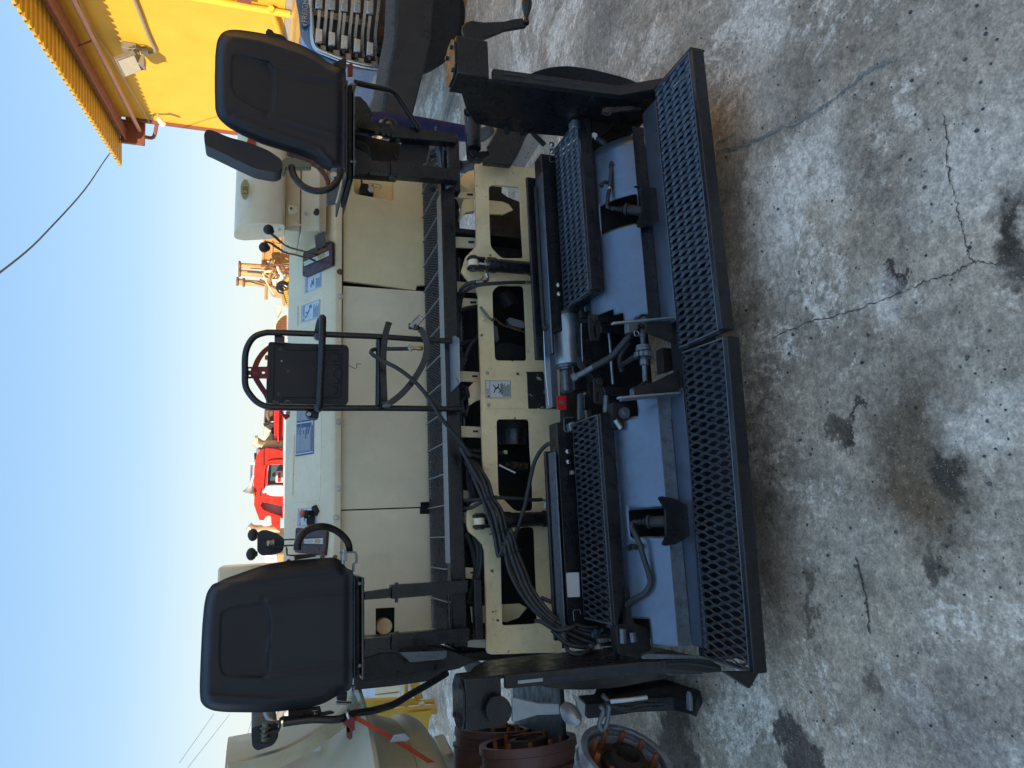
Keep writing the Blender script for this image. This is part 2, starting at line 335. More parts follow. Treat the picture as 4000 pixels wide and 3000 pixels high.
# ================================================================== THE SETTING
def ground_mat():
    m, nt, b = newmat('stained_concrete'); L = nt.links
    g = nt.nodes.new('ShaderNodeNewGeometry'); co = g.outputs['Position']
    mp = nt.nodes.new('ShaderNodeMapping'); mp.inputs['Rotation'].default_value = (0, 0, radians(-20)); mp.inputs['Scale'].default_value = (1, .75, 1); L.new(co, mp.inputs[0]); cs = mp.outputs[0]
    base = ramp(nt, noise(nt, cs, 1.3, 12, .72, .4), [(.32, (.15, .142, .13)), (.5, (.31, .295, .27)), (.68, (.46, .43, .385))])
    warm = ramp(nt, noise(nt, cs, .9, 8, .7, .5), [(.5, 0), (.75, .55)])
    base = mixc(nt, warm, base, (.42, .34, .25))
    # pale scaled patches with crumbly rims
    n1 = noise(nt, cs, 1.7, 14, .78, .35); n2 = noise(nt, co, 34, 6, .75)
    ad = N(nt, 'ShaderNodeMath', operation='MULTIPLY_ADD'); L.new(n2, ad.inputs[0]); ad.inputs[1].default_value = .22; L.new(n1, ad.inputs[2])
    pale = ramp(nt, ad.outputs[0], [(.625, 0), (.665, .7), (.76, 1)])
    base = mixc(nt, pale, base, (.58, .585, .58))
    # dark damp patches
    n3 = noise(nt, cs, 2.3, 12, .75, .6)
    base = mixc(nt, ramp(nt, n3, [(.53, 0), (.66, .8)]), base, (.13, .122, .112))
    # rusty runs
    mp2 = nt.nodes.new('ShaderNodeMapping'); mp2.inputs['Rotation'].default_value = (0, 0, radians(-12)); mp2.inputs['Scale'].default_value = (.5, 5, 1); L.new(co, mp2.inputs[0])
    r = noise(nt, mp2.outputs[0], 1.1, 10, .7, .3)
    base = mixc(nt, ramp(nt, r, [(.6, 0), (.74, .5)]), base, (.38, .24, .12))
    # individual stains where they lie, with two patches of shade painted in
    nz = N(nt, 'ShaderNodeTexNoise', Scale=7, Detail=8, Roughness=.7); L.new(co, nz.inputs['Vector'])
    vm = N(nt, 'ShaderNodeVectorMath', operation='MULTIPLY_ADD'); L.new(nz.outputs['Color'], vm.inputs[0]); vm.inputs[1].default_value = (.34, .34, 0); L.new(co, vm.inputs[2])
    for (p, rx, soft, col, s) in STAINS_AND_SHADE:
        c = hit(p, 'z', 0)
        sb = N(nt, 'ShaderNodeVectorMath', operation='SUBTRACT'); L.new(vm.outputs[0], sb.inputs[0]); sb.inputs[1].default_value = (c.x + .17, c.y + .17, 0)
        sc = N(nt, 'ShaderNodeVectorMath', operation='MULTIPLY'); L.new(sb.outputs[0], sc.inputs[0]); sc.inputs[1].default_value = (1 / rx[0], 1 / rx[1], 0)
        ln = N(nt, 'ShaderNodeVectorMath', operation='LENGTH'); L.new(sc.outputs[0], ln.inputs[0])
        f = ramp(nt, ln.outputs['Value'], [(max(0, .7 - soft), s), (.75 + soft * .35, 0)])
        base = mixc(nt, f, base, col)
    # grit
    v = N(nt, 'ShaderNodeTexVoronoi', Scale=75, Randomness=1); L.new(co, v.inputs['Vector'])
    pit = ramp(nt, v.outputs['Distance'], [(.08, 1), (.17, 0)]); gate = ramp(nt, noise(nt, co, 9, 6, .7), [(.54, 0), (.68, .6)])
    mu = N(nt, 'ShaderNodeMath', operation='MULTIPLY'); L.new(pit, mu.inputs[0]); L.new(gate, mu.inputs[1])
    base = mixc(nt, mu.outputs[0], base, (.03, .029, .028))
    v2 = N(nt, 'ShaderNodeTexVoronoi', Scale=110, Randomness=1); L.new(co, v2.inputs['Vector'])
    base = mixc(nt, ramp(nt, v2.outputs['Distance'], [(.10, .6), (.2, 0)]), base, (.42, .41, .38))
    fine = noise(nt, co, 130, 5, .7)
    mid = noise(nt, co, 22, 8, .75, .2)
    base = mixc(nt, .8, base, ramp(nt, mid, [(.32, .5), (.68, 1.4)]), 'MULTIPLY')
    mid2 = noise(nt, co, 55, 7, .8, .3)
    base = mixc(nt, .85, base, ramp(nt, mid2, [(.33, .5), (.67, 1.45)]), 'MULTIPLY')
    speck = ramp(nt, noise(nt, co, 85, 5, .7), [(.66, 0), (.70, .7)]); base = mixc(nt, speck, base, (.40, .41, .41))
    speck = ramp(nt, noise(nt, co, 47, 6, .7), [(.29, .75), (.33, 0)]); base = mixc(nt, speck, base, (.05, .048, .046))
    base = mixc(nt, .8, base, ramp(nt, fine, [(.25, .55), (.75, 1.35)]), 'MULTIPLY')
    base = mixc(nt, 1.0, base, (1.9, 1.66, 1.42), 'MULTIPLY')
    L.new(base, b.inputs['Base Color']); b.inputs['Roughness'].default_value = .82; b.inputs['Specular IOR Level'].default_value = .3
    h = N(nt, 'ShaderNodeMath', operation='ADD'); L.new(fine, h.inputs[0]); L.new(ad.outputs[0], h.inputs[1])
    bp = N(nt, 'ShaderNodeBump', Strength=.7, Distance=.008); L.new(h.outputs[0], bp.inputs['Height']); L.new(bp.outputs[0], b.inputs['Normal'])
    return m
STAINS_AND_SHADE = [((3600, 1800), (.36, .24), .35, (.085, .07, .052), .85), ((3720, 1850), (.09, .07), .4, (.03, .03, .03), .8), ((3590, 1990), (.16, .10), .6, (.12, .08, .04), .5),
          ((3296, 1672), (.075, .06), .12, (.022, .021, .021), 1), ((3270, 1590), (.05, .016), .1, (.025, .024, .024), .9), ((3345, 1600), (.06, .016), .1, (.025, .024, .024), .9),
          ((3473, 1108), (.085, .055), .1, (.035, .033, .034), .95), ((3975, 830), (.11, .08), .3, (.03, .028, .025), .9), ((3960, 1000), (.12, .07), .35, (.035, .032, .03), .85),
          ((3654, 2214), (.06, .045), .25, (.045, .043, .042), .8), ((3400, 2620), (.07, .05), .4, (.05, .046, .045), .7), ((3120, 2960), (.17, .13), .07, (.05, .045, .047), .9),
          ((2640, 2930), (.28, .2), .1, (.045, .042, .045), .85), ((3010, 860), (.30, .17), .35, (.54, .55, .55), .75), ((3230, 640), (.30, .14), .4, (.54, .55, .55), .7),  # first entry is shade painted onto the ground at the left
          ((2960, 680), (.13, .1), .3, (.54, .55, .55), .6), ((2960, 150), (.5, .18), .5, (.54, .55, .55), .6), ((3820, 620), (.2, .3), .5, (.54, .55, .55), .6),
          ((3450, 1200), (.12, .09), .3, (.54, .55, .55), .7), ((2990, 1990), (.5, .10), .6, (.11, .105, .1), .6), ((3100, 340), (.3, .2), .6, (.12, .12, .115), .6), ((3390, 640), (.2, .12), .6, (.12, .115, .11), .6),  # the wide flat dark entry paints contact shade before the walkway
          ((3180, 2380), (.22, .03), .3, (.05, .047, .045), .7), ((3760, 2890), (.3, .3), .6, (.12, .115, .12), .7), ((3850, 1640), (.12, .2), .4, (.54, .55, .55), .6),
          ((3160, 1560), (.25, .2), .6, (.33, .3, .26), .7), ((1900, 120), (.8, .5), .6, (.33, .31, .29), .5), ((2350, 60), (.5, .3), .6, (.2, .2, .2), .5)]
# flat yard out to 30 m, then the hilltop falls gently away to the horizon
bm = bmesh.new(); rr = []
for r_, z_ in ((30, 0), (60, -1.7), (200, -10.5), (1500, -92)):
    rr.append([bm.verts.new((r_ * cos(2 * pi * i / 64), 5 + r_ * sin(2 * pi * i / 64), z_)) for i in range(64)])
bm.faces.new(rr[0])
for k in range(3):
    for i in range(64): bm.faces.new([rr[k][i], rr[k][(i + 1) % 64], rr[k + 1][(i + 1) % 64], rr[k + 1][i]])
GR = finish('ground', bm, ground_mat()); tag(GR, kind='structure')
# cracks in the slab, each a thin ribbon of filler or dirt 3 mm over it
def crack(name, k, pts, w, mt, amp=.0025):
    P = catmull([hit(p, 'z', .003) for p in K(k, pts)], 14); bm = bmesh.new(); pr = None
    for i, p in enumerate(P):
        t = (P[min(i + 1, len(P) - 1)] - P[max(i - 1, 0)]).normalized(); n = t.cross(ZZ)
        o = n * random.gauss(0, amp); ww = w * random.uniform(.25, 1.25) * min(1, i / 4 + .1, (len(P) - 1 - i) / 4 + .1)
        a = bm.verts.new(p + o + n * ww); c = bm.verts.new(p + o - n * ww)
        if pr: bm.faces.new([pr[0], a, c, pr[1]])
        pr = (a, c)
    return finish(name, bm, mt, GR)
M['filler'] = mat('pale_crack_filler', (.3, .3, .28), .8, sc=12, dirt=(.12, .12, .11), amt=.9)
M['crackd'] = mat('crack_dirt', (.06, .056, .05), .9, sc=12, dirt=(.13, .12, .1), amt=.9)
ZO['g'] = (2600, 0, 1.1057); ZO['h'] = (2600, 1500, 1.1057)
crack('crack', 'g', [(200, 655), (300, 640), (400, 600), (560, 530), (680, 460), (760, 400), (880, 300), (970, 260)], .006, M['filler'], .003)
crack('crack', 'g', [(215, 620), (260, 600), (300, 575)], .004, M['filler'], .003)
crack('crack', 'g', [(1195, 480), (1212, 600), (1225, 760), (1262, 900), (1285, 1000), (1310, 1100), (1340, 1130)], .0019, M['crackd'])
crack('crack', 'g', [(440, 1470), (600, 1400), (820, 1340), (1000, 1270), (1130, 1210), (1240, 1180), (1340, 1130), (1420, 1140), (1548, 1080)], .0019, M['crackd'])
crack('crack', 'h', [(820, 740), (850, 860), (870, 960), (880, 1090)], .004, M['crackd'], .0015)
crack('crack', 'C', [(1560, 560), (1500, 780), (1450, 900), (1420, 1060)], .02, M['filler'], .012)
# small loose stones and chips
bm = bmesh.new()
for i in range(420):
    x, y = random.uniform(2650, 3990), random.uniform(10, 2990); p = hit((x, y), 'z', 0); s = random.choice((.0015, .0025, .004)) * random.uniform(.7, 1.5)
    bmesh.ops.create_icosphere(bm, subdivisions=1, radius=s, matrix=Matrix.Translation(p + ZZ * s * .4) @ Matrix.Diagonal((1, random.uniform(.6, 1.4), .6, 1)))
o = finish('grit', bm, mat('grit_stone', (.16, .15, .14), .9, sc=4, dirt=(.02, .02, .02), amt=1)); tag(o, kind='stuff'); o['label'] = 'loose stone chips scattered over the concrete yard'
# ------------------------------------------------------------------ unseen wall added behind the photographer to block the sun; pale for fill light
TT = GP(.63, .77).normalized(); PT = GP(.77, -.63).normalized(); c_ = TT * -20.5 + PT * -2 + ZZ * 6.65
sh = obox('unseen_shade_wall', c_, TT * .5, PT * 10, ZZ * 6.65, mat('pale_fill_sheet', (.8, .73, .62), .6, sc=1)); tag(sh, kind='structure')
# ------------------------------------------------------------------ yellow building
B = empty('yellow_warehouse', GP(8, 14, 0))
tag(B, 'yellow rendered warehouse with overhanging corrugated roof beside the lorry', 'building')
def wall_mat():
    m, nt, b = newmat('yellow_render'); L = nt.links
    co = nt.nodes.new('ShaderNodeNewGeometry').outputs['Position']
    c = ramp(nt, noise(nt, co, 1.4, 8, .6), [(.3, (.66, .37, .026)), (.7, (.74, .42, .037))])
    mp = nt.nodes.new('ShaderNodeMapping'); mp.inputs['Scale'].default_value = (4, 4, 22); L.new(co, mp.inputs[0])
    h = noise(nt, mp.outputs[0], 1.6, 8, .75)
    c = mixc(nt, ramp(nt, h, [(.63, 0), (.68, .35)]), c, (.5, .25, .03))
    L.new(c, b.inputs['Base Color']); b.inputs['Roughness'].default_value = .7
    bp = N(nt, 'ShaderNodeBump', Strength=.25, Distance=.02); L.new(h, bp.inputs['Height']); L.new(bp.outputs[0], b.inputs['Normal'])
    return m
M['ywall'] = wall_mat()
fbox('wall', (7, 9.5), (-6, 22.08), (1.3, 5.40), M['ywall'], B)
fbox('wall_base', (7.01, 9.4), (-6, 22.0), (0, 1.297), mat('grey_render', (.33, .31, .27), .7, sc=2), B)
fbox('corner_trim', (6.93, 7.12), (22.02, 22.16), (0, 5.2), M['rbrown'], B)
# roof sheet: each corrugation a trapezoid rib, one sheet in depth, built as rows
bm = bmesh.new()
ribs = 104; f_a, f_b = -6.0, 22.6
for i in range(ribs):
    f0_ = f_a + (f_b - f_a) * i / ribs; w = (f_b - f_a) / ribs
    prof = [(0, 0), (.30, 0), (.42, .06), (.72, .06), (.84, 0), (1, 0)]
    for (u0, h0), (u1, h1) in zip(prof[:-1], prof[1:]):
        q = [GP(5.78, f0_ + u0 * w, 5.36 + h0), GP(5.78, f0_ + u1 * w, 5.36 + h1), GP(9.6, f0_ + u1 * w, 5.48 + h1), GP(9.6, f0_ + u0 * w, 5.48 + h0)]
        vs = [bm.verts.new(p) for p in q]; bm.faces.new(vs)
        vs2 = [bm.verts.new(p - ZZ * .012) for p in q]; bm.faces.new(vs2[::-1]); bm.faces.new([vs[0], vs[1], vs2[1], vs2[0]])
finish('roof', bm, M['ysheet'], B)
fbox('fascia_beam', (6.5, 6.62), (-6, 22.2), (5.22, 5.345), M['rbrown'], B)
fbox('purlin_flange', (6.4, 6.72), (-6, 22.18), (5.19, 5.218), M['rbrown'], B)
fbox('gable_bracket', (6.35, 6.98), (22.2, 22.35), (4.75, 5.33), M['rbrown'], B)
tube('gutter_pipe', [GP(6.72, -2, 4.99), GP(6.74, 9, 4.98), GP(6.72, 22.7, 4.87)], .05, M['conduit'] if 0 else mat('faded_pink_pipe', (.5, .26, .17), .5, sc=6), B, sub=2)
tube('gutter_pipe', [GP(6.72, 22.7, 4.87), GP(6.75, 22.75, 4.6), GP(6.98, 22.2, 4.45)], .05, M['rbrown'], B, sub=4)
tube('cable', [GP(6.9, 8, 5.05), GP(6.88, 12, 4.85), GP(6.9, 16, 4.95), GP(6.88, 18, 4.8), GP(6.9, 21.9, 4.6)], .015, M['conduit'], B)
tube('stay_rod', [GP(6.55, 16.6, 5.2), GP(6.72, 16.6, 4.95)], .02, M['rbrown'], B, sub=1)
tube('conduit', [hit(p, 'r', 6.95) for p in K('A', [(940, -60), (970, 5), (1020, 130), (1065, 250), (1110, 345), (1115, 365), (1100, 380), (1070, 380)])], .03, M['conduit'], B, sub=2)
pb = [hit(p, 'r', 6.93) for p in K('A', [(1010, 362), (1065, 368), (1062, 398), (1015, 392)])]
prism('junction_box', pb, R0 * .07, M['conduit'], B, bev=.005)
tube('down_pipe', [hit(p, 'r', 6.9) for p in K('A', [(1372, -20), (1700, 38), (2090, 105)])], .07, M['ywall'], B, sub=2)
tube('down_pipe', [hit(p, 'r', 6.9) for p in K('A', [(1950, 60), (2000, 200), (2030, 330)])], .06, M['ywall'], B, sub=2)
fbox('pipe_clamp', (6.84, 6.99), (13.6, 14.1), (1.9, 2.15), M['rbrown'], B)
fbox('pipe_bracket', (6.75, 6.99), (13.75, 13.98), (5.05, 5.3), M['rbrown'], B)
# floodlight
fl = empty('floodlight', at('A', 940, 350, 'r', 6.98)); tag(fl, 'square grey floodlight on bracket high on yellow wall', 'floodlight')
c0 = at('A', 935, 475, 'r', 6.45); nn = (-R0 * .75 - F0 * .35 - ZZ * .45).normalized(); a1 = F0 - nn * F0.dot(nn); a1.normalize(); a2 = nn.cross(a1)
obox('lamp_body', c0 - nn * .07, a1 * .25, a2 * .21, nn * .05, M['lampgrey'], fl, .01)
obox('lens', c0, a1 * .21, a2 * .17, nn * .012, M['lens'], fl, .004)
obox('ballast_box', at('A', 985, 445, 'r', 6.62), F0 * .16, R0 * .1, ZZ * .16, M['lampgrey'], fl, .01)
obox('wall_bracket', at('A', 935, 345, 'r', 6.92), F0 * .12, R0 * .07, ZZ * .14, M['lampgrey'], fl, .01)
tube('lamp_arm', [at('A', 935, 350, 'r', 6.9), at('A', 930, 420, 'r', 6.55)], .03, M['lampgrey'], fl, sub=1)
tube('wiring', [at('A', 930, 340, 'r', 6.85), at('A', 990, 350, 'r', 6.8), at('A', 1000, 410, 'r', 6.7), at('A', 960, 390, 'r', 6.7)], .012, M['wire'], fl)
# camera on the wall corner
cm = empty('security_camera', at('A', 1140, 830, 'r', 6.98)); tag(cm, 'small white security camera on the corner of the yellow wall', 'camera')
cyl('camera_body', at('A', 1145, 858, 'r', 6.7), at('A', 1175, 898, 'r', 6.55), .07, M['whitep'], cm)
cyl('mount', at('A', 1135, 825, 'r', 6.98), at('A', 1148, 858, 'r', 6.72), .035, M['whitep'], cm)
tube('cable', [at('A', 1070, 870, 'r', 6.9), at('A', 1090, 830, 'r', 6.9), at('A', 1135, 830, 'r', 6.95)], .014, M['wire'], cm)
# ------------------------------------------------------------------ overhead cable and far power lines
P = [at('A', 880, 985, 'r', 6.5), hit((410, 625), 'r', 5.9), hit((330, 740), 'r', 4), hit((190, 890), 'r', 1.6), hit((100, 985), 'r', 0.5), hit((-60, 1105), 'r', -1)]
P = [P[0], P[1]] + [hit(p, 'f', f) for p, f in (((330, 742), 17), ((190, 897), 14.5), ((100, 985), 12.5), ((-60, 1110), 10.5))]
tag(tube('overhead_cable', P, .014, M['wire'], None, n=6), 'thin dark cable sagging from the roof corner across the sky', 'cable')
for i, (a, c) in enumerate((((0, 1440), (250, 1085)), ((60, 1475), (365, 1085)), ((440, 1400), (545, 1060)), ((445, 1475), (560, 1360)))):
    pa, pc = K('H', [a, c]); tag(tube('power_line', [hit(pa, 'f', 60), hit(pc, 'f', 75)], .022, M['conduit'], None, n=5, sub=1), 'faint power line slanting through the pale low sky', 'power line', 'faint power lines in the low sky')
# ================================================================== THE PAVER
PV = empty('asphalt_paver', (.6, 3.0, 0))
tag(PV, 'cream and black asphalt paver seen from behind with two raised operator seats', 'paver')
def text(s, size, o, ux, uy, m, parent, name='lettering', off=.0006, xs=1.0):
    cu = bpy.data.curves.new(name, 'FONT'); cu.body = s; cu.size = size; cu.extrude = .00015
    tmp = bpy.data.objects.new('tmp', cu); SC.collection.objects.link(tmp)
    me = bpy.data.meshes.new_from_object(tmp.evaluated_get(bpy.context.evaluated_depsgraph_get())); bpy.data.objects.remove(tmp)
    me.name = name; me.materials.clear(); me.materials.append(m)
    ob = bpy.data.objects.new(name, me); SC.collection.objects.link(ob)
    ux = ux.normalized(); uy = uy.normalized(); n = ux.cross(uy).normalized(); o = o + n * off
    Mx = Matrix(((ux.x * xs, uy.x, n.x, 0), (ux.y * xs, uy.y, n.y, 0), (ux.z * xs, uy.z, n.z, 0), (0, 0, 0, 1)))
    Mx.translation = o - WL[parent]; ob.parent = parent; ob.matrix_local = Mx; WL[ob] = o; return ob
SP = (Vector((0, 3.44, 1.262)), Vector((0, -.188, .41)).normalized())
def sp_off(d): return (SP[0] + SP[1] * d, SP[1])
# --- console housing
def sideprof(x): return [Vector((x, 3.435, 1.222)), Vector((x, 3.435, 1.252)), Vector((x, 3.445, 1.266)), Vector((x, 3.865, 1.458)), Vector((x, 3.90, 1.44)), Vector((x, 3.90, 1.222))]
con = prism('control_console', sideprof(-.62), Vector((2.62, 0, 0)), M['cream_top'], PV, bev=.004)
# --- rear doors under it
dy = 3.455
plate('rear_door', 'E', [(1087, -40), (1826, -60), (1826, 912), (1722, 918), (1712, 958), (1640, 950), (1300, 902), (1088, 877)], 'y', dy, .02, M['cream'], PV,
      holes=[('E', [(1180, -30), (1180, 105), (1200, 130), (1500, 185), (1520, 182), (1530, 160), (1530, -20)])])
plate('rear_door', '', [(1340, 1116), (1674, 1139), (1680, 1960), (1643, 1962), (1643, 1980), (1329, 1991)], 'y', dy, .02, M['cream_pale'], PV, bev=.002)
plate('rear_door', '', [(1328.5, 1996), (1640, 1985), (1640, 2008), (1684, 2008), (1690, 2640), (1315, 2640)], 'y', dy, .02, M['cream_pale'], PV,
      holes=[('H', [(1414, 325), (1555, 318), (1555, 535), (1414, 535)])])
# recess tub behind the opening in the right-hand door
rx = [at('E', 1180, -30, 'y', dy + .02), at('E', 1530, 185, 'y', dy + .02)]
x0, x1 = min(rx[0].x, rx[1].x) - .002, 2.0; z1, z0 = rx[0].z, rx[1].z
box('recess_back', (x0, x1), (dy + .10, dy + .105), (z0, z1), M['cream'], PV, 0)
box('recess_side', (x0 - .004, x0), (dy + .021, dy + .105), (z0, z1), M['cream'], PV, 0)
box('recess_side', (x0, x1), (dy + .021, dy + .105), (z0 - .004, z0), M['cream'], PV, 0)
box('recess_side', (x0, x1), (dy + .021, dy + .105), (z1, z1 + .004), M['cream'], PV, 0)
c = at('E', 1290, 105, 'y', dy + .06)
sw = box('connector_box', (c.x - .035, c.x + .03), (dy + .03, dy + .1), (c.z - .03, c.z + .035), M['case'], PV, .004)
c = at('E', 1325, 95, 'y', dy + .02); cyl('connector_cap', c, c + Vector((0, -.012, 0)), .017, M['zinc'], sw)
c = at('E', 1322, 48, 'y', dy + .02); cyl('connector_cap', c + Vector((0, .02, 0)), c, .012, M['zinc'], sw)
P = [at('E', x, y, 'y', dy + .01) for x, y in ((1330, 40), (1370, 42), (1400, 50), (1415, 65), (1400, 78), (1370, 72), (1345, 80))]
bm = bmesh.new(); PP = catmull(P, 4)
for i in range(0, len(PP)):
    t = (PP[min(i + 1, len(PP) - 1)] - PP[max(i - 1, 0)]).normalized()
    b_ = t.cross(Vector((0, 1, 0))) if i % 2 else Vector((0, 1, 0))
    ring = [PP[i] + t * .0045 * cos(k * pi / 4) + b_ * .0028 * sin(k * pi / 4) for k in range(9)]
    addsweep(bm, ring, circ(.0008, 5), cap=False)
finish('cap_chain', bm, M['zinc'], sw, smooth=True)
tube('cable', [at('E', 1250, 60, 'y', dy + .03), at('E', 1245, 20, 'y', dy), at('E', 1245, -60, 'y', dy - .02)], .005, M['rubber'], sw)
for px_ in (('E', 1058, 800), ('E', 1060, 1015), ('F', 1050, 992), ('F', 1040, 1570), ('G', 1028, 713), ('E', 1110, 48)):
    p = at(*px_, 'y', 3.435); bolt(p + Vector((0, .001, 0)), (0, -1, 0), .0105, M['zinc'] if px_ != ('E', 1058, 800) else M['rust'], PV)
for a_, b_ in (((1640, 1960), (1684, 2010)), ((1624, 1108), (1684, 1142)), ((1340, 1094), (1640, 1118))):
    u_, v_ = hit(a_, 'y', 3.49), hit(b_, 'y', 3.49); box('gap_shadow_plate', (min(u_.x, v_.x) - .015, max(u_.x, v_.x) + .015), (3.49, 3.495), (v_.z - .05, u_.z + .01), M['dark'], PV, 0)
# gauge behind the opening in the left-hand door
c = at('H', 1478, 455, 'y', 3.5)
gp = box('gauge_panel', (c.x - .12, c.x + .12), (3.56, 3.57), (c.z - .12, c.z + .12), M['dark'], PV, 0)
cyl('round_gauge', c + Vector((0, .05, 0)), c + Vector((0, .0, 0)), .036, M['cream_wear'], PV, n=24)
# --- hinged lids in the sloping top: dark gap, lid, hinge
def lid(k, pts, r):
    g = plate('lid_gap', k, pts, *sp_off(.0008), .002, M['dark'], con, bev=0, r=r)
    cpt = [sum(p[i] for p in pts) / len(pts) for i in (0, 1)]
    q_ = [(p[0] + (cpt[0] - p[0]) / max(1, hypot(p[0] - cpt[0], p[1] - cpt[1])) * 3.2, p[1] + (cpt[1] - p[1]) / max(1, hypot(p[0] - cpt[0], p[1] - cpt[1])) * 3.2) for p in pts]
    return plate('hinged_lid', k, q_, *sp_off(.003), .002, M['cream_top'], con, bev=.0008, r=r)
lid('W', [(775, 1252), (818, 1196), (1148, 1058), (1165, 1090), (1152, 1300), (1150, 1480), (772, 1640)], .02)
lid('', [(1153, 1560), (1258, 1535), (1252, 1935), (1248, 1958), (1144, 1968), (1139, 1950)], .015)
for a, c in ((('W', 786, 1270), ('W', 786, 1560)), (('G', 664, 0), ('G', 648, 520))):
    pa, pc = at(*a, *sp_off(.004)), at(*c, *sp_off(.004)); n = 9 if a[0] == 'W' else 16
    for i in range(n):
        u, v = pa.lerp(pc, i / n + .004), pa.lerp(pc, (i + 1) / n - .004); cyl('hinge_knuckle', u, v, .0045, M['cream_top'], con, n=8, bev=.0008)
# --- stickers
def sticker(name, k, c4, pl, parent, base, ink, head=None, rows=7, kind=0):
    """c4: top-left, top-right, bottom-right, bottom-left as read upright"""
    q4 = [hit(p, pl[0], pl[1]) for p in K(k, c4)]
    tl, tr_, br, bl = q4; n = (tr_ - tl).cross(tl - bl).normalized()
    if n.dot(CAM - tl) < 0: n = -n
    st = prism(name, [p + n * .0012 for p in q4], -n * .001, base, parent)
    def at_(u, v): return tl.lerp(tr_, u).lerp(bl.lerp(br, u), v)
    def q(u0, u1, v0, v1, m=ink, h=.0017, nm='print'):
        return prism(nm, [at_(u0, v0) + n * h, at_(u1, v0) + n * h, at_(u1, v1) + n * h, at_(u0, v1) + n * h], -n * .0003, m, st)
    ux = (tr_ - tl).normalized(); uy = (tl - bl).normalized(); Wd = (tr_ - tl).length; H = (tl - bl).length
    for a in ((.02, .98, .015, .03), (.02, .98, .965, .98), (.02, .035, .015, .98), (.965, .98, .015, .98)): q(*a, nm='border')
    if head:
        q(.02, .98, .17, .185, nm='border')
        text(head, .15 * H, at_(.22, .155), ux, uy, ink, st, off=.0016, xs=.72 * Wd / (.15 * H * .71 * len(head)))
        prism('warning_triangle', [at_(.06, .155) + n * .0017, at_(.19, .155) + n * .0017, at_(.125, .04) + n * .0017], -n * .0003, ink, st)
        # figure of a falling person
        def limb(a, b, w=.018):
            A, Bq = at_(*a), at_(*b); d = (Bq - A).normalized(); s = n.cross(d) * w * H
            prism('pictogram', [A + s + n * .0017, Bq + s + n * .0017, Bq - s + n * .0017, A - s + n * .0017], -n * .0003, ink, st)
        if kind == 0:
            limb((.5, .38), (.62, .5), .03); limb((.5, .38), (.3, .33)); limb((.55, .42), (.75, .3)); limb((.62, .5), (.42, .58)); limb((.42, .58), (.3, .52)); limb((.62, .5), (.8, .52))
            for i in range(6): limb((.22 + i * .1, .66), (.27 + i * .1, .58), .012); limb((.27 + i * .1, .58), (.32 + i * .1, .66), .012)
        elif kind == 1:
            limb((.3, .3), (.45, .38), .02); limb((.45, .38), (.58, .42), .03); limb((.45, .38), (.5, .25)); limb((.58, .42), (.66, .5)); q(.68, .86, .44, .58)
            limb((.3, .3), (.22, .24), .03)
        else:
            q(.3, .75, .5, .56); limb((.35, .35), (.5, .45), .03); limb((.5, .45), (.7, .42), .02); limb((.35, .35), (.25, .42)); limb((.5, .45), (.5, .5), .05)
        for i in range(rows): 
            v = .66 + i * .3 / rows; q(.09, .09 + random.uniform(.55, .84), v, v + .15 / rows, nm='text_line')
    return st, q
S1 = at
sticker('warning_sticker', 'W', [(887, 1100), (890, 870), (1133, 770), (1132, 998)], sp_off(.001), con, M['white'], M['inkblue'], 'WARNING', 7, 2)
sticker('warning_sticker', 'W', [(835, 1515), (842, 1272), (1107, 1172), (1100, 1440)], sp_off(.0045), con, M['white'], M['inkblue'], 'WARNING', 7, 1)
sticker('warning_sticker', 'X', [(500, 1200), (510, 1035), (680, 1020), (682, 1190)], sp_off(.001), con, M['white'], M['inkblue'], 'WARNING', 6, 2)
st, q = sticker('data_plate', '', [(1155, 1783), (1163, 1500), (1228, 1492), (1225, 1772)], sp_off(.0045), con, M['blue'], M['white'], None)
q(.02, .98, .27, .285, nm='border'); q(.44, .455, .02, .98, nm='border'); q(.02, .98, .86, .875, nm='border')
for a, b_ in ((.05, .42), (.48, .93)):
    for i in range(5):
        v = .06 + i * .04; q(a, a + (b_ - a) * random.uniform(.6, 1), v, v + .018, nm='text_line')
    for i in range(13):
        v = .31 + i * .041; w_ = random.uniform(.45, .95); q(a, a + (b_ - a) * w_, v, v + .018, nm='text_line')
        if i % 3 == 0: q(a + (b_ - a) * .8, a + (b_ - a) * .88, v, v + .03, nm='text_line')
q(.4, .6, .91, .95, nm='text_line')
# --- gear plates with levers
def gearplate(k, outl, strip, slots):
    gp = plate('gear_plate', k, outl, *sp_off(.016), .014, M['redbrown'], con, bev=.002, r=.012)
    s4 = [hit(p, *sp_off(.0175)) for p in K(k, strip)]
    prism('number_strip', s4, -SP[1] * .0012, M['white'], con)
    for i in range(14):
        if i == 7: continue
        a, b_ = (i + .12) / 14, (i + .88) / 14
        for v0, v1 in ((.08, .46), (.54, .92)):
            Q = [s4[0].lerp(s4[1], t).lerp(s4[3].lerp(s4[2], t), v) + SP[1] * .0008 for t, v in ((a, v0), (b_, v0), (b_, v1), (a, v1))]
            prism('number_cell', Q, -SP[1] * .0005, M['yellow'] if 8 <= i <= 11 else M['whitep'], con)
            cq = sum(Q, Vector()) / 4; 
        c0_ = (s4[0].lerp(s4[1], (a + b_) / 2)).lerp(s4[3].lerp(s4[2], (a + b_) / 2), .5)
        d = (s4[1] - s4[0]).normalized(); e = (s4[3] - s4[0]).normalized() * .004
        prism('number_mark', [c0_ - e - d * .001 + SP[1] * .0012, c0_ - e + d * .001 + SP[1] * .0012, c0_ + e + d * .001 + SP[1] * .0012, c0_ + e - d * .001 + SP[1] * .0012], -SP[1] * .0005, M['ink'], con)
    for s in slots: plate('lever_slot', k, s, *sp_off(.0168), .001, M['ink'], con, bev=0)
    return gp
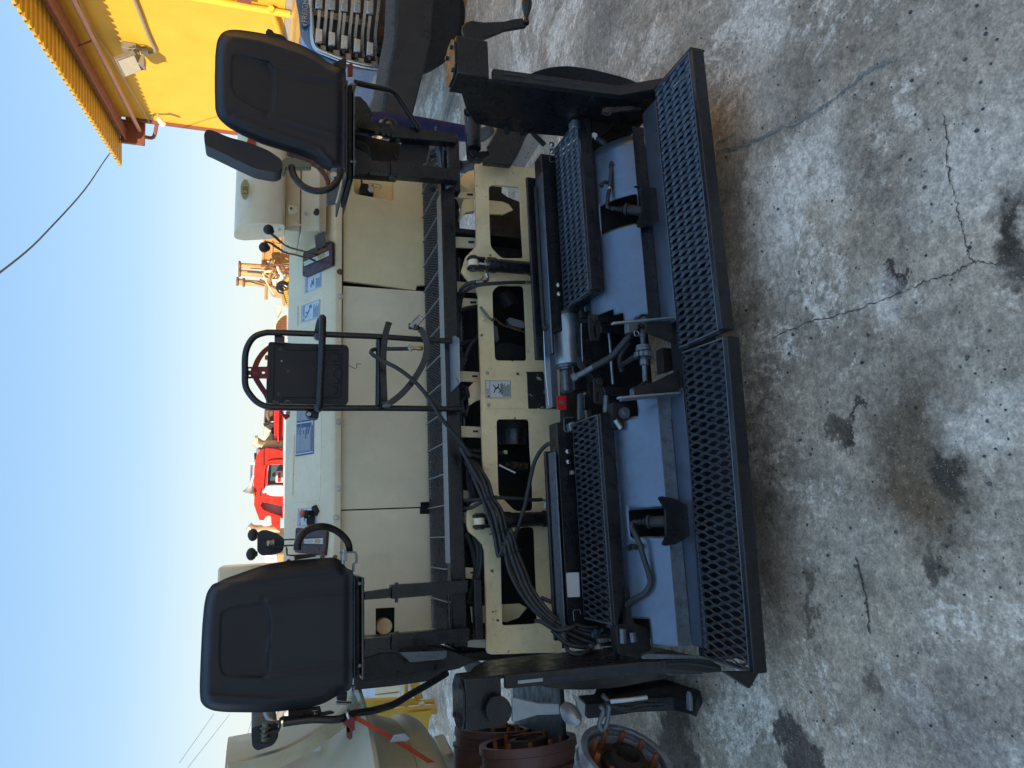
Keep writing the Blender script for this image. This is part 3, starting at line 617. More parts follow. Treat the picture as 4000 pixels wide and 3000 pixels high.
gearplate('W', [(860, 505), (1250, 335), (1282, 350), (1280, 685), (1240, 705), (885, 858), (852, 835)], [(868, 640), (1230, 478), (1235, 545), (877, 698)],
          [[(895, 705), (1195, 572), (1197, 584), (900, 716)], [(900, 595), (1100, 505), (1102, 515), (903, 606)]])
gearplate('X', [(485, 1212), (772, 1240), (768, 1300), (752, 1468), (745, 1472), (474, 1440)], [(562, 1318), (738, 1308), (738, 1362), (562, 1358)],
          [[(560, 1296), (716, 1298), (716, 1306), (560, 1304)], [(560, 1366), (714, 1374), (714, 1382), (560, 1374)]])
for k, x, y in (('W', 875, 790), ('W', 958, 712), ('W', 1135, 632), ('W', 1215, 640), ('W', 960, 557), ('W', 1222, 385), ('X', 495, 1250), ('X', 535, 1405), ('X', 705, 1405), ('X', 735, 1442)):
    bolt(hit(K(k, [(x, y)])[0], *sp_off(.016)), SP[1], .004, M['rust'], con, .003, False, 'screw')
# flap hinged on the right plate
fp = [at('W', 1052, 472, *sp_off(.02)), at('W', 1196, 402, *sp_off(.02)), at('W', 1167, 205, *sp_off(.06)), at('W', 1034, 268, *sp_off(.06))]
prism('guard_flap', fp, SP[1] * .003, M['rustplate'], con, bev=.001)
plate('flap_strip', 'W', [(1062, 480), (1195, 430), (1198, 468), (1072, 525)], *sp_off(.0185), .002, M['orust'], con)
for a, b_ in (((1052, 465), (1085, 450)), ((1125, 440), (1155, 425))): cyl('hinge_knuckle', at('W', *a, *sp_off(.022)), at('W', *b_, *sp_off(.022)), .005, M['rustplate'], con, n=8)
def lever(k, pts, kb, dep):
    P = [hit(p, 'y', d) for p, d in zip(K(k, pts), dep)]
    lv = strap('lever', P, .004, .014, M['lever'], con, up=Vector((.4, -.8, .3)), sub=5)
    a = (P[-1] - P[-2]).normalized(); bt = hit(K(k, [kb])[0], 'y', dep[-1])
    prof = [(-.026, .010), (-.024, .0125), (-.018, .0125), (-.014, .020), (-.004, .0245), (.006, .0245), (.015, .020), (.021, .012), (.023, .004)]
    lathe('lever_knob', bt, a, prof, M['knob'], lv, 20, 50)
    for i in (len(P) // 2, len(P) // 2 + 1): bolt(P[i] + Vector((0, -.003, 0)), (0, -1, .2), .004, M['lever'], lv, .004, True)
    return lv
lever('W', [(1070, 552), (990, 510), (880, 485), (760, 455), (640, 418), (540, 350), (450, 270), (375, 215)], (365, 172), [3.56, 3.54, 3.51, 3.48, 3.45, 3.42, 3.40, 3.385])
lever('W', [(1062, 640), (960, 590), (860, 565), (740, 532), (620, 508), (500, 440), (400, 370), (310, 345)], (302, 428), [3.54, 3.52, 3.50, 3.47, 3.44, 3.41, 3.39, 3.375])
for k, st_, kn in (('X', [(560, 1325), (470, 1320), (380, 1322), (250, 1315), (130, 1290)], (90, 1278)), ('X', [(560, 1370), (480, 1375), (385, 1378), (250, 1395), (130, 1412)], (76, 1456))):
    P = [at(k, *p, 'y', 3.56 - .01 * i) for i, p in enumerate(st_)]; lv = tube('lever', P, .004, M['lever'], con, n=8)
    bt = at(k, *kn, 'y', 3.5); lathe('lever_knob', bt, Vector((0, -.1, 1)), [(-.026, .010), (-.02, .0125), (-.014, .022), (-.004, .028), (.006, .028), (.015, .022), (.022, .008)], M['knob'], lv, 20, 50)
# --- emergency stop on its bracket
eb = plate('stop_bracket', 'X', [(590, 1120), (640, 1085), (670, 1100), (690, 1180), (600, 1200), (585, 1160)], 'y', 3.58, .03, M['case'], con, r=.01)
c = at('X', 575, 1085, 'y', 3.56); a = Vector((.15, -.3, 1)).normalized()
lathe('stop_collar', c - a * .012, a, [(0, .018), (.012, .02), (.018, .016)], M['case'], eb)
lathe('stop_button', c + a * .004, a, [(0, .012), (.008, .019), (.016, .019), (.022, .012)], mat('faded_red_plastic', (.55, .13, .1), .5, sc=20), eb)
tube('cable_gland', [at('X', 610, 1075, 'y', 3.56), at('X', 650, 1075, 'y', 3.57), at('X', 690, 1075, 'y', 3.56)], .013, M['case'], eb)
cyl('cable_gland', at('X', 655, 1020, 'y', 3.57), at('X', 690, 1080, 'y', 3.55), .015, M['case'], eb)
# --- hooded box at the right end of the console
def hprof(x): return [Vector((x, *p)) for p in rnd([(3.36, 1.50), (3.33, 1.60), (3.345, 1.70), (3.44, 1.742), (3.7, 1.745), (3.78, 1.70), (3.78, 1.5)], .05, 5)]
for p in (0,):
    hp = [Vector((0, a, b_)) for a, b_ in [(3.40, 1.497), (3.40, 1.58), (3.425, 1.66), (3.49, 1.715), (3.56, 1.732), (3.63, 1.732), (3.65, 1.69), (3.61, 1.59), (3.56, 1.497)]]
    hp = rnd(hp, .03, 4); hood = prism('exhaust_hood', [p + Vector((1.50, 0, 0)) for p in hp], Vector((.62, 0, 0)), M['cream_top'], PV, bev=.003)
box('hood_base', (1.50, 2.05), (3.47, 3.78), (1.425, 1.495), M['cream_top'], PV, .003)
box('hood_base', (1.505, 2.05), (3.52, 3.80), (1.30, 1.424), M['cream_top'], PV, .003)
hp = rnd([Vector((1.53, 3.46, 1.40)), Vector((1.53, 3.40, 1.36)), Vector((1.53, 3.43, 1.30)), Vector((1.53, 3.75, 1.40))], .01, 2)
prism('hood_apron', [Vector((1.50, 3.465, 1.42)), Vector((1.50, 3.43, 1.335)), Vector((1.50, 3.445, 1.30)), Vector((1.50, 3.72, 1.42))], Vector((.55, 0, 0)), M['cream_top'], PV, bev=.003)
plate('hood_wing', 'E', [(605, 325), (725, 390), (724, 400), (600, 412), (530, 445), (520, 440)], 'y', 3.462, .004, M['cream_top'], PV, bev=.001)
lt = box('latch', (0, .02), (0, .02), (0, .02), M['rust'], PV); bpy.data.objects.remove(lt)
lt = plate('latch', 'E', [(610, 228), (650, 222), (690, 245), (688, 285), (650, 295), (612, 285)], 'y', 3.395, .02, M['cream_wear'], PV, r=.004)
cyl('latch_pin', at('E', 632, 250, 'y', 3.395), at('E', 632, 250, 'y', 3.385), .006, M['rust'], lt)
c = at('E', 858, 272, 'y', 3.42); lathe('pull_knob', c, Vector((-.5, -.6, .1)), [(0, .012), (.004, .012), (.006, .007), (.03, .007), (.034, .014), (.042, .014), (.045, .01)], M['black'], PV)
c = at('E', 762, 302, 'y', 3.43); bolt(c, (-.5, -.6, .1), .007, M['zinc'], PV)
# emblem sticker: pale oval, orange letters
ce = at('B', 475, 1365, 'y', 3.41); ovx = Vector((-1, 0, 0)); 
for rr, dd, mm in ((1, 0, mat('emblem_ring', (.55, .6, .55), .4)), (.9, .0006, mat('emblem_green', (.45, .47, .2), .4, bump=0))):
    L_ = [ce + Vector((.054 * rr * cos(t * pi / 16), -.002 - dd, .021 * rr * sin(t * pi / 16))) for t in range(32)]
    em = prism('emblem', L_, Vector((0, .0015 if rr == 1 else .0004, 0)), mm, PV)
text('LB', .034, ce + Vector((-.026, -.003, -.012)), Vector((1, 0, 0)), ZZ, M['orange'], em, off=.001, xs=1.2)
ce = at('B', 520, 1040, 'y', 3.41)
L_ = [ce + Vector((.05 * cos(t * pi / 16), -.002, .021 * sin(t * pi / 16))) for t in range(32)]; prism('emblem', L_, Vector((0, .0015, 0)), M['orange'], PV)
# box at the left end of the console
box('exhaust_hood', (-.46, -.10), (3.5, 3.85), (1.46, 1.745), M['cream_top'], PV, .012)
# --- deck: grating, angle, beam
def expanded(name, x0, x1, y0, y1, z, S, L, w, t, mt, parent, tilt=.35, nseg=12, bond=.28):
    """expanded metal: zig-zag strands meeting at bonds; S short way (x), L long way (y)"""
    bm = bmesh.new(); n = int((x1 - x0) / (S / 2)); m = max(2, int((y1 - y0) / L * nseg))
    for k in range(n + 1):
        xk = x0 + k * S / 2; sg = 1 if k % 2 else -1; pr = None
        for i in range(m + 1):
            y = y0 + (y1 - y0) * i / m; ph = 2 * pi * (y - y0) / L
            cc = cos(ph); cc = math.copysign(min(1, abs(cc) * (1 + bond)), cc)
            xo = sg * cc * S / 4 * .98 + random.gauss(0, S * .012); dz = .5 * t * cc * sg + random.gauss(0, t * .10)
            ct, s_ = cos(tilt), sin(tilt); c = Vector((xk + xo, y, z + dz))
            pts = [c + Vector((a * ct - b_ * s_, 0, a * s_ + b_ * ct)) for a, b_ in ((w / 2, t / 2), (-w / 2, t / 2), (-w / 2, -t / 2), (w / 2, -t / 2))]
            vs = [bm.verts.new(p) for p in pts]
            if pr:
                for j in range(4): bm.faces.new([pr[j], pr[(j + 1) % 4], vs[(j + 1) % 4], vs[j]])
            pr = vs
    return finish(name, bm, mt, parent, smooth=True, ang=50)
expanded('deck_grating', -.45, 1.95, 3.07, 3.40, .815, .0135, .034, .0028, .003, M['grate'], PV, nseg=8)
for i in range(18):
    x = -.42 + i * .135
    box('grating_bar', (x, x + .005), (3.07, 3.40), (.802, .824), M['galv'], PV, .001)
box('deck_angle', (-.12, 1.55), (2.997, 3.068), (.822, .826), M['galv'], PV, .001)
box('deck_beam', (-.46, 1.64), (3.0, 3.06), (.756, .8215), M['black'], PV, .006)
box('deck_beam', (-.46, 1.9), (3.36, 3.42), (.74, .80), M['black'], PV, .006)
# --- dark machine insides
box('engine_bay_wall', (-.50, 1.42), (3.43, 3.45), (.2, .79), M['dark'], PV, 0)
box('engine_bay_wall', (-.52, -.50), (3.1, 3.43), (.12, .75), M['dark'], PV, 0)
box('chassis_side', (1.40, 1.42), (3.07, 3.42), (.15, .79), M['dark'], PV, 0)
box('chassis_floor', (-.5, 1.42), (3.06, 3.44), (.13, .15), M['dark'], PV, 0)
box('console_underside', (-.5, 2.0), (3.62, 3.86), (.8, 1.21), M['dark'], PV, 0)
cyl('cross_pipe', (-.44, 3.2, .715), (1.62, 3.2, .715), .035, M['dark'], PV, n=24)
cyl('cross_pipe', (.42, 3.16, .70), (1.3, 3.16, .70), .022, M['black'], PV, n=16)
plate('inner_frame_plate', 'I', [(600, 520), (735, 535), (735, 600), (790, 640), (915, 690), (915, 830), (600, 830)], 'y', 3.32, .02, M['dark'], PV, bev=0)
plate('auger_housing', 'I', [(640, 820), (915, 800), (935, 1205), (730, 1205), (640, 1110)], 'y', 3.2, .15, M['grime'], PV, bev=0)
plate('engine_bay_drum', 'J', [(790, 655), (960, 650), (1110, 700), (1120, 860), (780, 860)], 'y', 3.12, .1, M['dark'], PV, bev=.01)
cyl('hydraulic_filter', at('K', 980, 110, 'y', 3.2), at('K', 980, 400, 'y', 3.2), .085, M['black'], PV, n=28)
cyl('filter_head', at('K', 980, 130, 'y', 3.2), at('K', 980, 230, 'y', 3.2), .095, M['dark'], PV, n=28)
cyl('hydraulic_filter', at('J', 880, 120, 'y', 3.2), at('J', 960, 260, 'y', 3.2), .04, M['black_dull'], PV)
# --- frame plate with the openings
outer = ('I', [(482, 330), (600, 333), (870, 355), (1040, 375)]); 
op = K('I', [(484, 345), (492, 325), (600, 333), (870, 355), (1040, 375)]) + [(2180, 660), (2195, 2551)] + K('L', [(1180, 1242), (1000, 1255), (750, 1262), (710, 1250), (692, 1215), (688, 900), (676, 300), (672, 150), (650, 75), (580, 0)]) \
   + K('K', [(500, 1320), (478, 1250), (480, 1110), (500, 1060), (540, 1010), (600, 985), (700, 940), (668, 700), (650, 560)]) \
   + K('J', [(635, 1370), (625, 960), (610, 500), (603, 150), (575, 75)]) + K('I', [(475, 1470), (430, 1425), (360, 1330), (400, 1195), (500, 1092), (494, 700)])
def pxplate(name, pts, holes, y, t, mt, parent, r=.0):
    L = [[hit(p, 'y', y) for p in l] for l in [pts] + holes]
    L = [L[0]] + [rnd(l, r, 3) for l in L[1:]]
    return prism(name, L, Vector((0, t, 0)), mt, parent)
holes = [K('I', [(614, 550), (640, 525), (900, 545), (910, 700), (913, 820), (937, 1206), (732, 1206), (631, 1102), (622, 900)]),
         K('J', [(825, 36), (1098, 40), (1105, 200), (1120, 500), (1130, 856), (785, 852), (765, 430), (754, 105)]),
         K('K', [(800, 103), (1156, 103), (1165, 400), (1180, 600), (1195, 850), (1198, 1092), (1030, 1098), (985, 1080), (880, 972), (822, 925), (812, 600)]),
         K('K', [(945, 1345), (1060, 1272), (1208, 1266)]) + K('L', [(1215, 0), (1225, 300), (1240, 600), (1248, 930), (900, 950), (862, 945), (855, 700), (845, 200), (838, 0)])]
fr = pxplate('frame_plate', op, holes, 3.0, .014, M['cream_wear'], PV, .018)
# centre cover plate with sticker and worn lower part
cp = plate('cover_plate', 'J', [(665, 962), (1300, 970), (1450, 1372), (680, 1372)], 'y', 2.996, .0035, M['cream_wear'], PV, bev=.0008)
plate('worn_patch', 'J', [(1118, 975), (1300, 972), (1450, 1374), (1145, 1372), (1138, 1250), (1132, 1100), (1130, 1000)], 'y', 2.9945, .001, M['peel'], PV, bev=0)
sticker('warning_sticker', 'J', [(680, 1263), (675, 1065), (956, 1068), (960, 1260)], ('y', 2.9945), cp, M['white'], M['ink'], 'WARNING', 8, 0)
for k, x, y in (('J', 697, 990), ('J', 708, 1334), ('J', 657, 403), ('K', 745, 577), ('K', 702, 625), ('K', 878, 1077), ('I', 540, 1382), ('I', 680, 1386)):
    bolt(at(k, x, y, 'y', 2.996), (0, -1, 0), .009, M['cream_wear'] if x not in (697, 708) else M['zinc'], fr, .004, False)
# cream tabs hanging under the beam
for k, a, b_ in (('J', (402, 965), (640, 1078)), ('K', (412, 175), (645, 295)), ('K', (425, 870), (560, 985)), ('L', (440, 318), (580, 440)), ('I', (308, 1005), (510, 1105)), ('I', (315, 1420), (520, 1515)), ('I', (335, 1570), (520, 1659)), ('K', (430, 1105), (560, 1225)), ('I', (300, 585), (495, 645))):
    tb = plate('heat_shield_tab', k, [(a[0], a[1]), (b_[0], a[1] + 12), (b_[0], b_[1] + 8), (a[0], b_[1])], 'y', 3.1, .01, M['cream_pale'], PV)
    mx = (a[0] * .42 + b_[0] * .58); my = (a[1] + b_[1]) / 2
    plate('slot', k, [(mx, my - 10), (mx + 55, my - 10), (mx + 55, my + 10), (mx, my + 10)], 'y', 3.098, .002, M['ink'], tb, bev=0)
plate('bent_bracket', 'J', [(490, 1155), (560, 1080), (640, 1075), (640, 1270), (580, 1290), (505, 1340)], 'y', 3.08, .01, M['cream_pale'], PV)
plate('bent_bracket', 'I', [(620, 668), (740, 680), (800, 705), (840, 758), (745, 803), (620, 795)], 'y', 3.1, .012, M['cream'], PV)
plate('bent_bracket', 'I', [(365, 700), (385, 660), (480, 650), (488, 770), (400, 780), (365, 830), (345, 850)], 'y', 3.08, .03, M['cream'], PV, bev=.004)
cyl('feeder_roller', at('I', 350, 640, 'y', 3.15), at('I', 470, 500, 'y', 3.3), .06, M['cream'], PV)
plate('inner_side_plate', 'L', [(855, 722), (1050, 712), (1130, 758), (1040, 868), (910, 915), (860, 905)], 'y', 3.12, .01, M['cream'], PV)
plate('inner_side_plate', 'L', [(520, 745), (690, 735), (690, 920), (540, 925)], 'y', 3.1, .01, M['cream'], PV)
plate('inner_side_plate', 'L', [(455, 1110), (690, 1100), (690, 1195), (470, 1180)], 'y', 3.12, .01, M['whitep'], PV)
# sensor, valve and small rods seen in the openings
sb = plate('limit_switch', 'J', [(935, 385), (1095, 430), (1105, 480), (1090, 505), (965, 475), (930, 440)], 'y', 3.04, .03, M['galv'], PV, r=.006)
cyl('sensor_nut', at('J', 905, 420, 'y', 3.05), at('J', 945, 430, 'y', 3.05), .011, M['chrome'], sb, n=6)
tube('sensor_rod', [at('J', 800, 410, 'y', 3.0), at('J', 870, 470, 'y', 3.02), at('J', 1100, 545, 'y', 3.05)], .004, M['brass'], sb)
tube('breather_pipe', [at('J', 625, 272, 'y', 2.97), at('J', 690, 355, 'y', 2.97), at('J', 745, 410, 'y', 2.97), at('J', 790, 402, 'y', 3.02)], .0065, M['lever'], PV)
tube('pull_rod', [at('K', 830, 600, 'y', 3.0), at('K', 1005, 685, 'y', 2.96)], .005, M['zinc'], PV, sub=1)
plate('valve_tag', 'K', [(880, 440), (918, 435), (922, 478), (885, 475)], 'y', 3.05, .02, mat('green_brass', (.5, .55, .2), .4), PV)
for a in ((820, 465), (830, 600), (905, 590), (1010, 590), (1050, 600)): cyl('hydraulic_fitting', at('K', *a, 'y', 3.05), at('K', a[0] + 30, a[1] + 6, 'y', 3.06), .011, M['grime'], PV, n=8)
plate('valve_block', 'K', [(985, 560), (1150, 575), (1150, 650), (985, 640)], 'y', 3.07, .05, M['grime'], PV, bev=.003)
plate('lever_plate', 'J', [(770, 460), (810, 490), (830, 620), (800, 660), (765, 600)], 'y', 3.05, .02, M['edge'], PV)
plate('chassis_end_plate', 'L', [(440, 1040), (700, 1050), (700, 1260), (1480, 1250), (1480, 1330), (440, 1330)], 'y', 3.16, .02, M['dark'], PV, bev=0)
# --- lift cylinders
def ram(k, top, bot, xr, claw, sgn):
    """upright ram: barrel from top to bottom on the plate"""
    a, b_ = at(k, *top, 'y', 2.945), at(k, *bot, 'y', 2.945); a.x = b_.x = (a.x + b_.x) / 2
    d = (a - b_).normalized(); L = (a - b_).length
    rb = lathe('lift_cylinder', b_, d, [(0, .034), (.002, .036), (.04, .036), (.042, .031), (L - .042, .031), (L - .04, .036), (L - .002, .036), (L, .034)], M['black'], PV, 28, 30)
    c = at(k, *claw, 'y', 2.945); c.x = a.x
    cyl('ram_rod', a, c, .014, M['chrome'], rb)
    for s in (-1, 1): obox('clevis', c + Vector((s * .022, 0, -.015)), Vector((.007, 0, 0)), Vector((0, .022, 0)), Vector((0, 0, .04)), M['black'], rb, .004)
    cyl('clevis_pin', c - Vector((.034, 0, 0)), c + Vector((.034, 0, 0)), .021, M['black'], rb, n=20)
    cyl('pin_bush', c - Vector((.014, 0, 0)), c + Vector((.014, 0, 0)), .0245, M['cream_pale'], rb, n=20)
    return rb
r1 = ram('I', (600, 1282), (1070, 1290), 0, (470, 1262), 1)
r2 = ram('K', (850, 1185), (1395, 1188), 0, (615, 1205), 1)
def fitting(k, a, b_, y, r, parent, m='zinc'): return cyl('hose_fitting', at(k, *a, 'y', y), at(k, *b_, 'y', y), r, M[m], parent, n=6)
fitting('I', (592, 1345), (605, 1392), 2.93, .0095, r1); fitting('I', (1045, 1350), (1050, 1400), 2.93, .0095, r1)
tube('hose_elbow', path('I', [(605, 1385, 2.93), (600, 1412, 2.93), (560, 1420, 2.93)]), .006, M['dred'], r1)
tube('hose_elbow', path('I', [(1050, 1400, 2.93), (1045, 1430, 2.93), (1010, 1432, 2.93)]), .006, M['zinc'], r1)
fitting('I', (495, 1425), (560, 1420), 2.93, .009, r1); fitting('I', (950, 1430), (1015, 1432), 2.93, .009, r1)
tube('hydraulic_hose', path('I', [(495, 1425, 2.93), (430, 1440, 2.95), (375, 1480, 2.99), (340, 1540, 3.03), (325, 1660, 3.08)]), .009, M['rubber'], PV)
tube('hydraulic_hose', path('I', [(950, 1430, 2.93), (830, 1430, 2.93), (650, 1440, 2.93), (520, 1455, 2.94), (430, 1490, 2.98), (370, 1550, 3.04), (345, 1660, 3.08)]), .0085, M['rubber'], PV)
fitting('K', (1330, 1068), (1330, 1005), 2.93, .0095, r2)
tube('hose_elbow', path('K', [(1330, 1010, 2.93), (1320, 982, 2.93), (1285, 972, 2.93)]), .006, M['zinc'], r2)
tube('hydraulic_hose', path('K', [(1290, 972, 2.93), (1200, 975, 2.93), (1080, 965, 2.93), (930, 955, 2.93), (800, 953, 2.94), (600, 970, 2.97), (430, 985, 3.02)]), .008, M['rubber'], PV)
tube('hydraulic_hose', path('K', [(430, 1070, 3.02), (520, 1060, 2.97), (600, 1020, 2.95), (660, 980, 2.94)]), .008, M['rubber'], PV)
tube('hydraulic_hose', path('K', [(990, 1480, 2.93), (1000, 1380, 2.92), (1050, 1220, 2.9), (1110, 1020, 2.88), (1160, 780, 2.86), (1200, 600, 2.85), (1260, 470, 2.83), (1330, 390, 2.81), (1400, 362, 2.79), (1455, 385, 2.77), (1475, 420, 2.78)]), .009, M['rubber'], PV)
# hanging hoses behind
for pts in ([(500, 640, 3.05), (500, 780, 3.08), (530, 940, 3.08), (500, 1040, 3.06)], [(560, 600, 3.05), (530, 760, 3.08), (560, 950, 3.08)], [(480, 1330, 3.1), (540, 1500, 3.1), (580, 1700, 3.1)], [(420, 470, 3.05), (500, 480, 3.1), (640, 520, 3.1)], [(420, 430, 3.05), (520, 440, 3.1), (640, 450, 3.1)]):
    tube('hydraulic_hose', path('K', pts), .011, M['rubber'], PV)
for pts in ([(400, 330, 3.05), (470, 290, 3.08), (600, 270, 3.1)], [(400, 690, 3.05), (480, 650, 3.08), (600, 640, 3.1)], [(460, 830, 3.05), (520, 690, 3.07), (610, 600, 3.08)], [(420, 1130, 3.05), (480, 1200, 3.1), (430, 1300, 3.1), (450, 1420, 3.1)], [(470, 1130, 3.05), (500, 1300, 3.1), (470, 1450, 3.1)]):
    tube('hydraulic_hose', path('J', pts), .010, M['rubber'], PV)
for pts in ([(560, -20, 3.08), (600, 150, 3.08), (590, 400, 3.08), (540, 600, 3.05), (500, 700, 3.02)], [(600, -20, 3.08), (640, 150, 3.06), (620, 350, 3.06), (570, 550, 3.05)], [(560, 0, 3.12), (580, 200, 3.1), (560, 450, 3.1), (520, 640, 3.08)]):
    tube('hydraulic_hose', path('L', pts), .011, M['rubber'], PV)
plate('cone_bracket', 'J', [(400, 820), (490, 825), (480, 870), (405, 985)], 'y', 3.03, .03, M['black_dull'], PV)
# ================================================================== tubular rack with case, straps and hose
FY = 2.955
rack = tube('tubular_rack', path('F', [(2040, 296, FY), (1700, 275, FY), (1400, 255, FY), (940, 235, FY), (500, 219, FY), (400, 224, FY), (320, 255, FY), (268, 320, FY), (240, 410, FY), (236, 550, FY),
            (242, 680, FY), (285, 760, FY), (350, 825, FY), (440, 862, FY), (560, 868, FY), (940, 872, FY), (1400, 872, FY), (2105, 880, FY)]), .0125, M['black'], PV, n=14)
tube('cross_rail', path('F', [(1393, 285, FY), (1388, 850, FY)]), .0125, M['black'], rack, n=12, sub=1)
tube('hand_rail', path('F', [(862, 232, FY), (872, 180, 2.93), (885, 120, 2.905), (905, 92, 2.88), (908, 130, 2.87), (903, 300, 2.86), (895, 500, 2.86), (885, 700, 2.86), (880, 840, 2.87), (872, 880, 2.90), (868, 872, 2.95)]), .0145, M['black'], rack, n=14)
for y in (255, 872): cyl('weld_collar', at('F', 860, y, 'y', FY), at('F', 872, y, 'y', FY - .02), .016, M['edge'], rack)
# manual case
cs = plate('document_case', 'F', [(440, 300), (560, 300), (640, 312), (860, 318), (1110, 325), (1135, 355), (1130, 815), (1110, 842), (800, 838), (430, 830), (420, 790), (428, 500)], 'y', FY + .03, .09, M['case'], rack, bev=.006, r=.01)
def ridge(pts, k='F', y=FY + .028, r=.0018, parent=cs, closed=True, m=M['case']):
    P = [at(k, *p, 'y', y) for p in pts]
    if closed: P = rnd(P, .008, 3); P.append(P[0])
    tube('moulded_rib', P, r, m, parent, n=6, sub=1)
ridge([(590, 335), (590, 370), (1050, 372), (1072, 400), (1065, 760), (1045, 778), (560, 778), (558, 805)], closed=False)
ridge([(1000, 400), (1045, 400), (1045, 465), (1000, 465)], closed=False); ridge([(1000, 490), (1040, 495), (1045, 530), (1010, 545), (1005, 590), (1040, 620), (1040, 655), (1000, 655)], closed=False)
ridge([(1055, 400), (1058, 530), (1078, 550), (1078, 600), (1058, 615), (1055, 660)], closed=False); ridge([(1000, 685), (1038, 690), (1036, 750), (1000, 750)], closed=False)
ridge([(495, 320), (480, 800)], closed=False)
for x, y in ((543, 365), (530, 750), (615, 557), (840, 535)): bolt(at('F', x, y, 'y', FY + .03), (0, -1, 0), .005, M['black'], cs, .003, True, 'rivet')
c = at('F', 553, 465, 'y', FY + .029); cyl('rivet', c, c + Vector((0, -.001, 0)), .003, M['whitep'], cs, n=10)
plate('case_bracket', 'F', [(492, 235), (580, 250), (578, 318), (492, 305)], 'y', FY + .012, .012, M['black'], rack)
plate('case_bracket', 'F', [(472, 800), (535, 808), (535, 862), (470, 855)], 'y', FY + .012, .012, M['black'], rack)
tube('case_handle', path('F', [(580, 822, FY), (600, 808, FY - .01), (620, 810, FY - .01), (642, 826, FY)]), .003, M['edge'], cs)
# red extinguisher bracket behind the case
rb_ = plate('extinguisher_bracket', 'F', [(262, 515), (440, 512), (440, 617), (262, 615)], 'y', FY + .02, .003, M['dred'], rack, holes=[('F', [(278 + 11 * cos(t), 538 + 11 * sin(t)) for t in [i * .7 for i in range(9)]]), ('F', [(278 + 9 * cos(t), 592 + 9 * sin(t)) for t in [i * .7 for i in range(9)]]), ('F', [(396 + 14 * cos(t), 565 + 10 * sin(t)) for t in [i * .7 for i in range(9)]])])
strap('bracket_band', path('F', [(455, 340, FY + .10), (400, 385, FY + .08), (350, 455, FY + .05), (325, 520, FY + .02), (322, 565, FY + .01), (335, 620, FY + .02), (370, 680, FY + .05), (420, 755, FY + .09), (440, 800, FY + .12)]), .022, .002, M['dred'], rb_, up=ZZ)
plate('band_latch', 'F', [(545, 895), (580, 925), (605, 915), (628, 935), (622, 948), (588, 972), (535, 905)], 'y', FY + .08, .01, M['red'], rb_)
cyl('latch_hinge', at('F', 590, 915, 'y', FY + .07), at('F', 628, 910, 'y', FY + .07), .006, M['zinc'], rb_)
plate('amber_marker', 'F', [(408, 413), (440, 412), (440, 450), (408, 450)], 'y', FY + .1, .02, M['amber'], rack, bev=.003)
tube('red_wire', path('F', [(1138, 505, FY + .03), (1165, 520, FY), (1190, 530, FY), (1205, 510, FY), (1200, 492, FY), (1240, 490, FY)]), .0015, M['dred'], cs, n=6)
lp = plate('work_lamp', 'F', [(762, 898), (878, 896), (872, 955), (855, 962), (785, 955), (765, 925)], 'y', FY - .02, .05, M['case'], rack, bev=.005, r=.006)
c = at('F', 790, 925, 'y', FY - .02); cyl('lamp_lens', c, c + Vector((0, -.006, 0)), .009, M['galv'], lp)
plate('lamp_slot', 'F', [(820, 925), (860, 925), (860, 945), (820, 945)], 'y', FY - .022, .003, M['ink'], lp, bev=0)
# clamp bands
strap('clamp_band', path('F', [(1485, 130, FY - .03), (1475, 150, FY - .035), (1450, 240, FY - .03), (1435, 380, FY - .02), (1432, 560, FY - .02), (1440, 760, FY - .02), (1440, 835, FY - .03), (1418, 880, FY - .01)]), .026, .0022, M['black'], rack, up=ZZ)
strap('clamp_band', path('F', [(1405, 845, FY), (1395, 700, FY - .004), (1400, 400, FY - .004), (1440, 200, FY - .01)]), .008, .0022, M['black'], rack, up=ZZ)
bnd = strap('clamp_band', path('F', [(1650, 165, FY - .09), (1700, 170, FY - .09), (1760, 200, FY - .09), (1800, 290, FY - .08), (1805, 380, FY - .07), (1775, 490, FY - .06), (1700, 620, FY - .05), (1600, 740, FY - .04), (1500, 820, FY - .035), (1430, 850, FY - .03)]), .026, .0022, M['black'], rack, up=Vector((.45, 0, 1)))
tube('latch_wire', [at('F', *p, 'y', FY - .09) for p in ((1650, 165), (1742, 68), (1782, 98), (1718, 178), (1690, 185))], .0025, M['edge'], bnd, n=6, sub=1)
plate('latch_tongue', 'F', [(1650, 160), (1735, 85), (1755, 100), (1745, 130), (1700, 150), (1690, 180)], 'y', FY - .092, .002, M['galv'], bnd)
plate('band_buckle', 'F', [(1425, 845), (1460, 830), (1505, 850), (1490, 862), (1430, 862)], 'y', FY - .04, .02, M['edge'], bnd)
plate('band_tip', 'F', [(1450, 125), (1495, 128), (1493, 155), (1448, 150)], 'y', FY - .034, .004, M['black'], rack)
# sloping tin tray at the foot of the rack
tz = .802
tl_ = [at('F', *p, 'z', tz) for p in ((2040, 245), (2082, 268), (2090, 655), (1962, 790), (1945, 745), (1945, 430))]
tray = prism('tin_tray', tl_, Vector((0, 0, -.004)), M['galv'], PV, bev=.001)
for a in (((2038, 240), (2062, 268)), ((2050, 600), (2078, 668))): 
    p, q_ = at('F', *a[0], 'z', tz + .004), at('F', *a[1], 'z', tz + .004); obox('tray_clip', (p + q_) / 2, (q_ - p) / 2 + Vector((.006, 0, 0)), Vector((0, .006, 0)), Vector((0, 0, .003)), M['galv'], tray)
